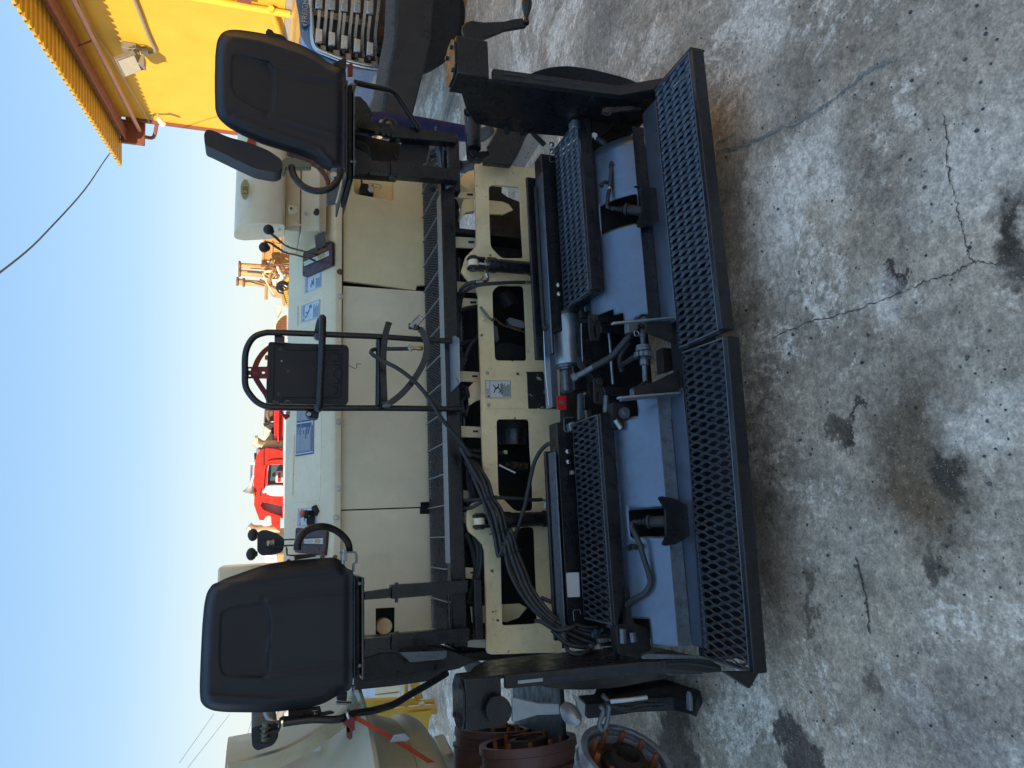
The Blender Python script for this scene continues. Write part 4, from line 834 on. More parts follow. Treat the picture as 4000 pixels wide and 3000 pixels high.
# main hose, brass end, and the bundle down to the screed
hz = path('F', [(1650, 358, FY - .03), (1560, 360, FY - .03), (1470, 360, FY - .02), (1385, 362, FY + .01), (1335, 372, FY - .02), (1335, 405, FY - .06), (1440, 468, FY - .09), (1580, 545, FY - .10), (1730, 670, FY - .10), (1850, 825, FY - .09), (1930, 955, FY - .08), (2050, 1100, FY - .06), (2190, 1290, FY - .04)]) \
   + path('K', [(300, 250, 2.92), (420, 420, 2.91)][1:]) + path('K', [(520, 610, 2.91), (620, 800, 2.9), (720, 1060, 2.88)])
tube('air_hose', hz, .0085, M['rubber'], PV, n=12)
cyl('hose_clamp', at('F', 1640, 358, 'y', FY - .03), at('F', 1690, 356, 'y', FY - .03), .0095, M['zinc'], PV)
cyl('clamp_screw', at('F', 1655, 320, 'y', FY - .035), at('F', 1668, 390, 'y', FY - .035), .004, M['zinc'], PV)
lathe('brass_coupling', at('F', 1680, 356, 'y', FY - .03), at('F', 1775, 356, 'y', FY - .03) - at('F', 1680, 356, 'y', FY - .03), [(0, .006), (.012, .009), (.014, .006), (.022, .008), (.026, .0095), (.045, .0095), (.047, .006)], M['brass'], PV, 12)
sp = K('K', [(500, 560), (560, 640), (640, 800), (700, 960), (770, 1120), (830, 1320), (880, 1520)]) + K('L', [(905, 0), (950, 160), (1010, 340), (1110, 560), (1240, 740), (1400, 890), (1560, 990), (1720, 1060), (1870, 1100)])
dp = [3.02, 2.96, 2.91, 2.89, 2.87, 2.86, 2.85, 2.83, 2.82, 2.80, 2.76, 2.71, 2.67, 2.64, 2.62, 2.60]
CB = [hit(p, 'y', d) for p, d in zip(sp, dp)]
random.seed(5)
offs = [(-.034, 0), (-.022, .012), (-.012, -.008), (0, .008), (.011, -.006), (.022, .010), (.033, 0)]
for i, (a, b_) in enumerate(offs):
    P = []
    for j, c in enumerate(CB):
        t = (CB[min(j + 1, len(CB) - 1)] - CB[max(j - 1, 0)]).normalized(); s = t.cross(Vector((0, 1, 0))).normalized()
        f = .55 + .5 * sin(pi * min(1, j / 12)); w = 1 if j not in (3, 5, 8, 12) else .82
        if j > 12: w = 1 + (j - 12) * .45
        P.append(c + s * (a * f * w + random.gauss(0, .0018)) + Vector((0, b_ + random.gauss(0, .0018) - .012 * f, 0)))
    tube('bundled_hose', P, .0088 if i % 3 else .0075, M['rubber'], PV, n=10)
for j in (3, 5, 8, 12):
    c = CB[j]; t = (CB[j + 1] - CB[j - 1]).normalized(); s = t.cross(Vector((0, 1, 0))).normalized(); f = .55 + .5 * sin(pi * min(1, j / 12))
    ring = [c + s * cos(a) * (.041 * f + .004) + Vector((0, sin(a) * .024 - .008, 0)) for a in [i * pi / 8 for i in range(17)]]
    tube('cable_tie', ring, .0022, M['case'], PV, n=5, sub=1)
# hose ends and couplings at the left of the screed
for pts in ([(1230, 900, 2.68), (1300, 915, 2.62), (1450, 1000, 2.6), (1560, 990, 2.58), (1640, 960, 2.58)], [(1280, 650, 2.74), (1380, 690, 2.72), (1480, 745, 2.7)],
            [(1400, 1000, 2.62), (1550, 1140, 2.58), (1700, 1180, 2.56), (1830, 1180, 2.56)], [(1550, 1150, 2.6), (1580, 1230, 2.56), (1680, 1265, 2.54), (1760, 1240, 2.54), (1830, 1180, 2.55)],
            [(1900, 1060, 2.56), (2020, 1060, 2.54), (2090, 1120, 2.53), (2100, 1250, 2.53), (2060, 1320, 2.53)], [(1960, 1010, 2.56), (2060, 1060, 2.52), (2080, 1180, 2.52)]):
    tube('hydraulic_hose', path('L', pts), .0085, M['rubber'], PV, n=10)
for a, b_ in (((1830, 1050), (1910, 1065)), ((1800, 1180), (1850, 1185)), ((1905, 1080), (1945, 1160)), ((2140, 980), (2180, 1150)), ((1860, 1020), (1920, 1030)), ((1900, 1120), (1950, 1110))):
    cyl('hose_fitting', at('L', *a, 'y', 2.55), at('L', *b_, 'y', 2.55), .012, M['edge'], PV, n=6)
# ================================================================== SEATS
def outline_span(poly, x):
    ys = []
    for i in range(len(poly)):
        (x0, y0), (x1, y1) = poly[i], poly[(i + 1) % len(poly)]
        if (x0 - x) * (x1 - x) <= 0 and x0 != x1: ys.append(y0 + (y1 - y0) * (x - x0) / (x1 - x0))
    return (min(ys), max(ys)) if ys else None
def pdist(poly, x, y, closed=True):
    d = 1e9; ins = False; n = len(poly)
    for i in range(n if closed else n - 1):
        x0, y0 = poly[i]; x1, y1 = poly[(i + 1) % n]; dx, dy = x1 - x0, y1 - y0; L = dx * dx + dy * dy
        t = max(0, min(1, ((x - x0) * dx + (y - y0) * dy) / L)) if L else 0
        d = min(d, hypot(x - x0 - t * dx, y - y0 - t * dy))
        if closed and (y0 > y) != (y1 > y) and x < x0 + (y - y0) * dx / (y1 - y0): ins = not ins
    return -d if ins else d
def sm(t): t = max(0, min(1, t)); return t * t * (3 - 2 * t)
def seat_shell(outline, recess, creases, Yb, Yt, parent, label=None):
    poly = [tuple(p) for p in rnd([Vector((*p, 0)) for p in outline], 25, 4)]; poly = [(p[0], p[1]) for p in poly]
    rec = [(p[0], p[1]) for p in rnd([Vector((*p, 0)) for p in recess], 28, 5)]
    xa, xb = min(p[0] for p in poly) + .3, max(p[0] for p in poly) - .3
    NS, NT = 128, 96; bm = bmesh.new(); G = []; Bk = []
    for i in range(NS + 1):
        u = i / NS; s = .5 - .5 * cos(pi * u); s = s * .5 + u * .5; x = xa + (xb - xa) * s
        lo, hi_ = outline_span(poly, x); row = []; rb = []
        for j in range(NT + 1):
            v = j / NT; w = (.5 - .5 * cos(pi * v)) * .45 + v * .55; y = lo + (hi_ - lo) * w
            de = -pdist(poly, x, y); h = .045 * (1 - sm(max(0, de) / 46)) ** 1.6 if x < xb - 60 else .045 * (1 - sm(max(0, de) / 46)) ** 1.6 * max(.0, (xb - x) / 60)
            dr = pdist(rec, x, y); h += .013 * (1 - sm((dr + 5) / 10)) * (.35 + .65 * sm((x - xa - 60) / 200))
            for cr in creases:
                dc = pdist(cr, x, y, False); h -= .0035 * math.exp(-(dc / 9) ** 2) ; h += .003 * math.exp(-((dc - 16) / 12) ** 2) if dc > 3 else 0
            yy = Yb + (Yt - Yb) * (xb - x) / (xb - xa) + h
            row.append(bm.verts.new(hit((x, y), 'y', yy)))
            rb.append(bm.verts.new(hit((x, y), 'y', Yb + (Yt - Yb) * (xb - x) / (xb - xa) + .095 - .4 * h)))
        G.append(row); Bk.append(rb)
    for A, fl_ in ((G, 0), (Bk, 1)):
        for i in range(NS):
            for j in range(NT):
                f = [A[i][j], A[i + 1][j], A[i + 1][j + 1], A[i][j + 1]]; bm.faces.new(f[::-1] if fl_ else f)
    for i in range(NS):
        bm.faces.new([G[i][0], G[i + 1][0], Bk[i + 1][0], Bk[i][0]]); bm.faces.new([G[i][NT], G[i + 1][NT], Bk[i + 1][NT], Bk[i][NT]])
    for j in range(NT):
        bm.faces.new([G[0][j], G[0][j + 1], Bk[0][j + 1], Bk[0][j]]); bm.faces.new([G[NS][j], G[NS][j + 1], Bk[NS][j + 1], Bk[NS][j]])
    return finish('operator_seat', bm, M['plastic'], parent, smooth=True, ang=60)
# left seat
Lo = K('G', [(1175, 1170), (1110, 1150), (1075, 1085), (1015, 1055), (900, 1060), (600, 1085), (400, 1120), (200, 1190), (60, 1240), (0, 1272)]) + \
     K('H', [(240, 150), (200, 205), (180, 290), (165, 450), (153, 700), (146, 900), (150, 990), (182, 1035), (240, 1062), (330, 1073), (600, 1076), (740, 1066), (850, 1050), (950, 1038), (1050, 1008), (1135, 955), (1250, 905), (1252, 480)])
Lr = K('H', [(300, 350), (400, 315), (625, 285), (658, 420), (645, 640), (640, 790), (590, 820), (310, 812), (288, 700), (296, 480)])
SL = seat_shell(Lo, Lr, [K('H', [(250, 140), (470, 130), (900, 75), (1250, 40)]), K('H', [(640, 270), (850, 232), (1250, 200)]), K('H', [(650, 815), (900, 780), (1250, 740)]), K('H', [(215, 950), (700, 985), (1100, 935)])], 2.62, 2.56, PV)
SL['label'] = 'left operator seat, larger in view'
Ro = K('B', [(258, 790), (254, 600), (258, 400), (272, 290), (305, 235), (355, 213), (430, 213), (600, 238), (790, 290), (910, 335), (1010, 395), (1070, 450), (1200, 478), (1206, 800), (1192, 1232), (1120, 1240), (1060, 1225), (1000, 1190), (900, 1135), (780, 1095), (600, 1040), (450, 975), (340, 910), (280, 850)])
Rr = K('B', [(383, 395), (450, 393), (600, 438), (668, 450), (685, 560), (680, 700), (665, 822), (620, 808), (480, 745), (385, 665), (374, 520)])
SR = seat_shell(Ro, Rr, [K('B', [(340, 250), (600, 300), (900, 400), (1190, 560)]), K('B', [(670, 470), (900, 540), (1190, 590)]), K('B', [(660, 830), (900, 900), (1190, 990)]), K('B', [(400, 840), (700, 960), (1000, 1060), (1100, 1170)])], 2.76, 2.70, PV)
SR['label'] = 'right operator seat, raised armrest beside it'
def rails(seat, k, x0, x1, x2, ya, yb, Yr, sl=0):
    """seat base: thin plate, dark channel, slide rails, lower plate"""
    for nm, a, b_, d0, d1, m in (('seat_plate', x0, x0 + 6, Yr, .40, 'black'), ('slide_channel', x0 + 12, x1, Yr + .03, .3, 'dark'), ('lower_plate', x1 + 3, x2, Yr + .0, .4, 'black')):
        p = hit((a, ya), 'y', Yr); q_ = hit((b_, yb), 'y', Yr)
        box(nm, (min(p.x, q_.x), max(p.x, q_.x)), (d0, Yr + d1), (q_.z, p.z), M[m], seat, .002)
    # bright worn lip
    p = hit((x1 + 3, ya), 'y', Yr); q_ = hit((x1 + 6, yb), 'y', Yr); box('plate_lip', (min(p.x, q_.x), max(p.x, q_.x)), (Yr - .003, Yr), (q_.z, p.z), M['edge'], seat, 0)
    for y in (ya + (yb - ya) * .06, ya + (yb - ya) * .86):
        for d in (0, 14): c = hit((x0 + 20 + d, y), 'y', Yr + .02); tube('slide_rail', [c + Vector((0, -.01, 0)), c + Vector((0, .25, 0))], .006, M['edge'], seat, n=8, sub=1)
rails(SL, 'H', 1383, 1410, 1424, 2255, 2655, 2.60)
rails(SR, 'B', 1352, 1378, 1384, 312, 688, 2.72)
def bentplate(name, k, pts, Y, t, m, parent, bev=.001): return plate(name, k, pts, 'y', Y, t, m, parent, bev=bev)
# --- left seat trimmings
ab = plate('armrest', 'G', [(345, 850), (370, 822), (420, 816), (520, 850), (575, 895), (578, 940), (560, 1010), (480, 1035), (380, 1040), (345, 1010)], 'y', 2.66, .26, M['plastic'], SL, bev=.008, r=.01)
plate('armrest_face', 'G', [(360, 912), (380, 905), (545, 905), (555, 1000), (470, 1028), (380, 1030), (352, 1005)], 'y', 2.652, .012, M['case'], SL, bev=.004, r=.008)
bolt(at('G', 478, 935, 'y', 2.65), (0, -.3, 1), .011, M['zinc'], SL, .02)
strap('armrest_bracket', path('G', [(440, 970, 2.64), (590, 955, 2.64), (598, 990, 2.64), (600, 1035, 2.64), (660, 1040, 2.64), (850, 1030, 2.66)]), .03, .005, M['grime'], SL, up=Vector((0, 1, 0)), sub=1)
plate('side_bracket', 'G', [(665, 1040), (850, 1022), (850, 1050), (670, 1080)], 'y', 2.64, .04, M['grime'], SL)
for x, y in ((612, 1088), (905, 1050), (1015, 1050)): lathe('rivet_head', at('G', x, y, 'y', 2.66), Vector((1, -.1, .2)), [(-.004, .008), (.002, .008), (.006, .004)], M['rust'], SL, 12)
tube('grab_bar', path('G', [(688, 992, 2.55), (695, 930, 2.55), (735, 855, 2.56), (800, 808, 2.57), (880, 790, 2.58), (960, 798, 2.6), (1040, 835, 2.62), (1100, 890, 2.64), (1130, 940, 2.65), (1140, 1005, 2.66)]), .0125, M['grime'] if 0 else mat('worn_black_tube', (.018, .018, .02), .35, dirt=(.12, .06, .04), amt=.6, sc=10, metal=.2), SL, n=14)
strap('pivot_bracket', path('G', [(1050, 1015, 2.64), (1190, 1010, 2.64), (1200, 1040, 2.64), (1198, 1100, 2.64), (1175, 1110, 2.64), (1172, 1180, 2.64)]), .03, .006, M['edge'], SL, up=Vector((0, 1, 0)), sub=1)
cyl('pivot_bolt', at('G', 1095, 990, 'y', 2.63), at('G', 1100, 1085, 'y', 2.63), .009, M['zinc'], SL, n=6)
cyl('pivot_bolt', at('G', 1080, 1030, 'y', 2.64), at('G', 1085, 1115, 'y', 2.64), .006, M['zinc'], SL, n=8)
# far armrest at the left edge
plate('armrest', 'H', [(518, 1190), (560, 1170), (690, 1150), (712, 1180), (716, 1250), (680, 1310), (560, 1352), (525, 1320)], 'y', 2.66, .26, M['plastic'], SL, bev=.008, r=.012)
plate('armrest_face', 'R', [(560, 1110), (740, 1080), (800, 1010), (870, 1030), (860, 1240), (750, 1320), (520, 1300), (555, 1200)], 'y', 2.652, .012, M['case'], SL, bev=.003)
cyl('pivot_bolt', at('R', 690, 1010, 'y', 2.64), at('R', 670, 1270, 'y', 2.64), .010, M['brass'] if 0 else M['lever'], SL, n=8)
for y in (1080, 1150, 1215): cyl('pivot_washer', at('R', 685, y, 'y', 2.64), at('R', 684, y + 14, 'y', 2.64), .017, M['lever'], SL)
strap('armrest_bracket', path('R', [(690, 1145, 2.64), (880, 1110, 2.64), (900, 1050, 2.64), (900, 960, 2.64), (950, 940, 2.64), (1400, 905, 2.66), (1650, 850, 2.68)]), .03, .006, M['grime'], SL, up=Vector((0, 1, 0)), sub=1)
plate('side_bracket', 'R', [(1020, 840), (1480, 780), (1500, 860), (1020, 930)], 'y', 2.66, .02, M['grime'], SL)
bolt(at('R', 1400, 830, 'y', 2.67), (-1, -.2, 0), .01, M['zinc'], SL, .02)
tube('blue_lever', path('R', [(690, 850, 2.75), (740, 970, 2.72), (800, 1010, 2.70), (880, 1010, 2.70)]), .009, M['galv'], SL)
strap('pivot_bracket', path('R', [(1960, 470, 2.64), (1945, 700, 2.64), (1920, 730, 2.64), (1710, 720, 2.64)]), .03, .006, M['edge'], SL, up=Vector((0, 1, 0)), sub=1)
plate('lumbar_block', 'R', [(1730, 590), (1870, 570), (1860, 700), (1720, 690)], 'y', 2.66, .03, M['plastic'], SL, bev=.003)
tube('grab_bar', path('S', [(-900, 1010, 2.62), (-500, 960, 2.62), (-120, 960, 2.62), (100, 880, 2.64), (400, 830, 2.68), (600, 775, 2.70), (720, 730, 2.72), (950, 590, 2.76), (1200, 450, 2.80), (1400, 330, 2.84), (1450, 300, 2.86)]), .0125, M['black'], SL, n=12)
# dark control box and plates under the left seat
plate('control_box', 'S', [(110, -150), (800, -180), (1450, -60), (1880, 100), (1640, 230), (1440, 270), (1200, 410), (700, 480), (120, 540)], 'y', 2.94, .22, M['black'], SL, bev=.004)
plate('box_lid', 'S', [(130, 130), (500, 10), (720, 5), (900, 140), (1400, 100), (1440, 200), (200, 420)], 'y', 2.93, .012, M['black_dull'], SL, bev=.002)
plate('side_gusset', 'S', [(780, -5), (1460, -30), (1455, 60), (1400, 95), (930, 140)], 'y', 2.86, .006, M['edge'], SL, bev=.001)
for a in ((760, 300), (1310, 210), (870, 130)): bolt(at('S', *a, 'y', 2.93), (0, -1, 0), .008, M['black'], SL, .012)
# --- right seat trimmings
ra = plate('armrest', 'B', [(180, 1010), (178, 960), (200, 930), (250, 940), (350, 985), (500, 1025), (640, 1080), (742, 1150), (740, 1222), (690, 1240), (550, 1215), (400, 1145), (230, 1062), (188, 1045)], 'y', 2.76, .085, M['plastic'], SR, bev=.028, r=.02)
plate('armrest_seam', 'B', [(247, 940), (254, 942), (235, 1062), (228, 1060)], 'y', 2.776, .075, M['case'], SR, bev=.001)
plate('armrest_end', 'B', [(698, 1125), (742, 1155), (740, 1222), (690, 1240), (695, 1180)], 'y', 2.775, .08, M['case'], SR, bev=.004)
plate('armrest_bracket', 'B', [(745, 1145), (825, 1130), (955, 1175), (950, 1205), (770, 1205), (765, 1245), (740, 1250)], 'y', 2.77, .03, M['lever'], SR, bev=.003)
plate('side_bracket', 'B', [(775, 1095), (790, 1090), (960, 1150), (1040, 1210), (1085, 1290), (1088, 1320), (1062, 1325), (1040, 1270), (990, 1210), (900, 1160), (780, 1120)], 'y', 2.775, .008, mat('reddish_bracket', (.11, .05, .045), .5, metal=.3, dirt=(.25, .12, .08), amt=.5, sc=14), SR)
for x, y in ((788, 1108), (1002, 1198), (1065, 1318)): lathe('rivet_head', at('B', x, y, 'y', 2.772), Vector((0, -1, 0)), [(-.004, .008), (.002, .007), (.005, .003)], M['rust'], SR, 12)
tube('grab_bar', path('B', [(808, 1200, 2.76), (825, 1265, 2.74), (865, 1320, 2.72), (930, 1362, 2.70), (1000, 1375, 2.69), (1070, 1362, 2.68), (1120, 1325, 2.68), (1150, 1275, 2.68), (1162, 1215, 2.68)]), .0135, bpy.data.materials['worn_black_tube'], SR, n=14)
plate('pivot_bracket', 'B', [(1085, 1240), (1095, 1210), (1195, 1205), (1180, 1275), (1110, 1282), (1090, 1265)], 'y', 2.68, .02, M['edge'], SR, bev=.002)
bolt(at('B', 1118, 1265, 'y', 2.68), (0, -1, 0), .011, M['zinc'], SR, .01)
plate('vinyl_flap', 'B', [(1062, 1385), (1095, 1370), (1150, 1300), (1170, 1290), (1135, 1440), (1125, 1462), (1060, 1472)], 'y', 2.84, .02, M['edge'], SR, bev=.003)
tube('pale_wire', path('B', [(1172, 1290, 2.78), (1160, 1350, 2.78), (1140, 1430, 2.78), (1130, 1460, 2.78)]), .004, M['cream_pale'], SR, n=6)
plate('armrest_bracket', 'B', [(622, 225), (640, 202), (670, 215), (685, 235), (730, 245), (770, 270), (782, 300), (720, 290), (625, 262)], 'y', 2.80, .03, M['grime'], SR, bev=.003)
plate('seat_corner_tab', 'B', [(1108, 455), (1190, 415), (1205, 430), (1200, 500), (1110, 470)], 'y', 2.75, .004, M['black'], SR, holes=[('B', [(1133 + 8 * cos(t), 464 + 6 * sin(t)) for t in (0, 1, 2, 3, 4, 5)])])
plate('release_lever', 'B', [(1215, 460), (1240, 450), (1252, 465), (1250, 545), (1212, 548)], 'y', 2.72, .01, M['dred'], SR, bev=.003)
tube('guard_tube', path('C', [(632, 712, 2.74), (760, 742, 2.76), (890, 768, 2.80), (945, 785, 2.82), (990, 820, 2.84), (1060, 920, 2.87), (1185, 1110, 2.92)]), .0125, M['black'], SR, n=12)
plate('wiring_plate', 'B', [(1258, 1055), (1370, 1120), (1392, 1160), (1380, 1225), (1355, 1250), (1225, 1255), (1240, 1120)], 'y', 2.86, .004, M['black_dull'], SR, bev=.001)
plate('side_box', 'B', [(1262, 690), (1300, 692), (1350, 740), (1400, 820), (1380, 880), (1262, 870)], 'y', 2.95, .1, M['black'], SR, bev=.003)
plate('side_gusset', 'C', [(1040, 1215), (1280, 1255), (1250, 1400), (960, 1540), (1000, 1380)], 'y', 2.98, .006, M['black_dull'], SR, bev=.001)
plate('junction_panel', 'C', [(625, 1150), (1030, 1240), (990, 1560), (625, 1530)], 'y', 3.08, .02, M['dark'], SR, bev=.002)
for i in range(5): tube('coiled_wire', path('C', [(640, 1215 + 9 * i, 3.0), (700 - 4 * i, 1235 + 10 * i, 2.99), (755 - 8 * i, 1290 + 8 * i, 2.98), (768 - 9 * i, 1380, 2.98)]), .0045, M['rubber'], SR, n=6)
# --- posts
def posts(seat, k, specs, Y):
    for (ix, ya, yb, ox, oxe, oya, oyb, eya, eyb, iya2, iyb2) in specs:
        # inner square tube then outer socket
        L_ = [at(k, ix, ya, 'y', Y + .008), at(k, oxe_in(ox), iya2, 'y', Y + .008), at(k, oxe_in(ox), iyb2, 'y', Y + .008), at(k, ix, yb, 'y', Y + .008)]
        inn = prism('post_inner', L_, Vector((0, .035, 0)), M['black'], seat, bev=.003)
        O = [at(k, ox, oya, 'y', Y), at(k, oxe, eya, 'y', Y), at(k, oxe, eyb, 'y', Y), at(k, ox, oyb, 'y', Y)]
        prism('post_socket', O, Vector((0, .05, 0)), M['black'], seat, bev=.005)
def oxe_in(x): return x + 20
posts(SL, 'H', [(1330, 208, 265, 1525, 2085, 158, 258, 122, 210, 178, 248), (1330, 548, 628, 1522, 2097, 512, 625, 466, 560, 530, 612)], 2.93)
posts(SR, 'C', [(625, 1022, 1090, 943, 1525, 1068, 1182, 1155, 1232, 1075, 1165), (770, 1385, 1478, 940, 1535, 1390, 1510, 1462, 1562, 1400, 1495)], 2.93)
for k, x, ya, yb in (('H', 1565, 138, 282), ('H', 1567, 490, 650), ('C', 982, 1160, 1225), ('C', 985, 1345, 1380), ('C', 985, 1500, 1540)):
    s = SL if k == 'H' else SR; cyl('clamp_bolt', at(k, x, ya, 'y', 2.95), at(k, x, yb, 'y', 2.95), .008, M['black'] if k == 'C' else M['edge'], s, n=6)
for k, pts in (('C', [(822, 1148), (882, 1158), (928, 1165)]), ('C', [(832, 1470), (880, 1478), (915, 1484)])):
    for p in pts: c = at(k, *p, 'y', 2.937); cyl('adjuster_hole', c, c + Vector((0, -.001, 0)), .0085, M['ink'], SR, n=12, bev=.0002)
box('post_crosspiece', (-.43, -.19), (2.96, 3.0), (.70, .735), M['black'], SL, .004)
box('post_crosspiece', (1.62, 1.84), (2.96, 3.0), (.755, .79), M['black'], SR, .004)
for y in (.842, .83): tube('stay_rod', [Vector((-.40, 2.99, y)), Vector((-.20, 2.99, y))], .004, M['chrome'], SL, n=6, sub=1)
tube('stay_rod', [at('C', 1358, 1245, 'y', 2.99), at('C', 1378, 1500, 'y', 2.99)], .009, M['edge'], SR, n=8, sub=1)
tube('stay_rod', [at('C', 1340, 1250, 'y', 3.0), at('C', 1355, 1440, 'y', 3.0)], .004, M['edge'], SR, n=8, sub=1)
tube('brace_tube', [at('C', 1300, 1260, 'y', 3.1), at('C', 1255, 1420, 'y', 3.3)], .02, M['edge'], SR, n=12, sub=1)
tube('brace_tube', [at('C', 1440, 1270, 'y', 3.0), at('C', 1395, 1420, 'y', 3.2)], .02, M['edge'], SR, n=12, sub=1)
tube('brace_tube', [at('C', 1490, 1560, 'y', 3.0), at('C', 1410, 1640, 'y', 3.02)], .02, M['edge'], SR, n=12, sub=1)
box('end_bracket', (1.58, 1.86), (3.02, 3.08), (.72, .80), M['black'], SR, .004)
for a in ((1310, 1345), (1310, 1640)): bolt(at('C', *a, 'y', 3.0), (0, -1, .5), .01, M['black'], SR, .008)
# orange tie-down and its red hook at the far left
hk = plate('red_hook', 'R', [(1865, 940), (1940, 925), (2010, 965), (1975, 990), (1978, 1110), (1945, 1130), (1940, 1230), (1900, 1255), (1865, 1225), (1858, 1060), (1800, 1010), (1850, 985)], 'y', 2.60, .018, M['dred'], None, bev=.004)
hk2 = tag(hk, 'dark red tie-down hook hanging on the bent black tube left of the left seat', 'hook')
tube('hook_eye', path('R', [(1890, 940, 2.6), (1870, 880, 2.6), (1885, 830, 2.62), (1905, 850, 2.66), (1900, 940, 2.64)]), .006, M['chrome'], hk, n=8)
st2 = strap('orange_strap', path('S', [(140, 930, 2.62), (300, 1020, 2.64), (620, 1200, 2.68), (980, 1420, 2.74), (1260, 1600, 2.8), (1330, 1660, 2.8)]), .017, .002, M['orange'], None, up=ZZ)
tag(st2, 'orange webbing strap stretched across the cream bell-shaped hopper', 'strap')
# ================================================================== SCREED
def walkway(name, x0, x1, y0, y1, z, S, L, parent, th=.048, inner_left=None, pat=(.0108, .003)):
    w = empty(name, ((x0 + x1) / 2, (y0 + y1) / 2, z), parent) if False else None
    fr_ = box(name, (x0, x1), (y0 - .022, y0), (z - th, z), M['black'], parent, .003)
    box('back_angle', (x0, x1), (y1, y1 + .006), (z - .03, z - .001), M['black'], fr_, .001)
    expanded('grating', x0 + .006, x1 - .006, y0 + .001, y1, z - .006, S, L, pat[0], pat[1], M['grate'], fr_, tilt=.62, nseg=16, bond=.15)
    box('front_lip', (x0, x1), (y0 - .004, y0 + .001), (z - .002, z + .0015), M['edge'], fr_, .0005)
    for x in (x0, x1 - .005): box('end_bar', (x, x + .005), (y0, y1), (z - .03, z + .001), M['edge'], fr_, .001)
    box('drip_tray', (x0 + .01, x1 - .01), (y0 + .002, y1 - .002), (z - .062, z - .058), M['dark'], fr_, 0)
    n = int((x1 - x0) / .3)
    for i in range(1, n + 1): x = x0 + (x1 - x0) * i / (n + 1); box('support_rib', (x, x + .006), (y0, y1), (z - .04, z - .014), M['black'], fr_, 0)
    return fr_
w1 = walkway('rear_walkway', .598, 1.604, 1.858, 2.084, .22, .0268, .098, PV)
w2 = walkway('rear_walkway', -.440, .572, 1.862, 2.092, .217, .0268, .098, PV); w2.rotation_euler = (0, 0, radians(-2.4))
bpy.context.view_layer.update()
w3 = walkway('upper_walkway', .884, 1.61, 2.352, 2.585, .42, .0245, .105, PV, th=.052)
w4 = walkway('upper_walkway', -.335, .408, 2.352, 2.575, .42, .0245, .105, PV, th=.052)
# end gusset plates of the right step
prism('step_end_plate', [Vector((1.604, 1.84, .222)), Vector((1.604, 1.84, .165)), Vector((1.604, 2.08, .165)), Vector((1.604, 2.08, .222))], Vector((.008, 0, 0)), M['black'], w1, bev=.001)
for w_, x, y in ((w3, 1.61, 2.36),):
    box('end_bracket', (x - .03, x + .004), (2.36, 2.40), (.40, .435), M['galv'], w_, .002)
prism('gusset', [Vector((.884, 2.34, .40)), Vector((.884, 2.34, .30)), Vector((.884, 2.62, .30)), Vector((.884, 2.62, .43))], Vector((-.006, 0, 0)), M['black'], w3, bev=.001)
# --- covers
def cover(x0, x1, dz=0):
    pr = [(2.186, .262), (2.22, .300), (2.26, .330), (2.31, .352), (2.36, .366), (2.44, .372)]
    bm = bmesh.new(); P = catmull([Vector((0, a, b_ + dz)) for a, b_ in pr], 5)
    return P
def coverplate(x0, x1, cuts, dz):
    """curved sheet, cut openings as (xa, xb, ya) down to the lower edge"""
    P = cover(x0, x1, dz); bm = bmesh.new()
    xs = sorted(set([x0, x1] + [c for q_ in cuts for c in q_[:2]] + [x0 + (x1 - x0) * i / 20 for i in range(21)]))
    cols = [[bm.verts.new(p + Vector((x, 0, 0))) for p in P] for x in xs]
    for i in range(len(xs) - 1):
        xm = (xs[i] + xs[i + 1]) / 2
        for j in range(len(P) - 1):
            ym = (P[j].y + P[j + 1].y) / 2
            if any(a < xm < b_ and ya < ym < yb for a, b_, ya, yb in cuts): continue
            bm.faces.new([cols[i][j], cols[i + 1][j], cols[i + 1][j + 1], cols[i][j + 1]])
    o = finish('screed_cover', bm, M['cover'], PV, smooth=True, ang=60)
    s = o.modifiers.new('solid', 'SOLIDIFY'); s.thickness = .004; s.offset = -1
    return o
xr = [at('M', 900, 1400, 'y', 2.25).x, at('M', 900, 1640, 'y', 2.25).x]
c1 = coverplate(.735, 1.47, [(xr[1], xr[0], 2.19, 2.33), (.735, .80, 2.30, 2.5), (.735, .775, 2.26, 2.5)], 0)
xl = [at('O', 1000, 1085, 'y', 2.25).x, at('O', 1000, 1320, 'y', 2.25).x]
c2 = coverplate(-.39, .452, [(xl[1], xl[0], 2.19, 2.31), (.385, .46, 2.245, 2.5), (-.40, -.315, 2.26, 2.5)], -.008)
for (x0, x1, dz, cv) in ((.70, 1.505, 0, c1), (-.40, .462, -.008, c2)):
    prism('angle_upright', [Vector((x0, 2.182, .222 + dz)), Vector((x0, 2.186, .222 + dz)), Vector((x0, 2.190, .268 + dz)), Vector((x0, 2.186, .268 + dz))], Vector((x1 - x0, 0, 0)), M['black'] if x0 > .5 else M['edge'], PV)
    box('angle_flange', (x0, x1 + (.06 if x0 > .5 else 0)), (2.088 + (0 if x0 > .5 else .008), 2.184), (.214 + dz - (0 if x0 > .5 else .006), .220 + dz), M['cover'], PV, .001)
box('skirt', (-.44, 1.6), (2.10, 2.18), (.05, .19), M['dark'], PV, .002)
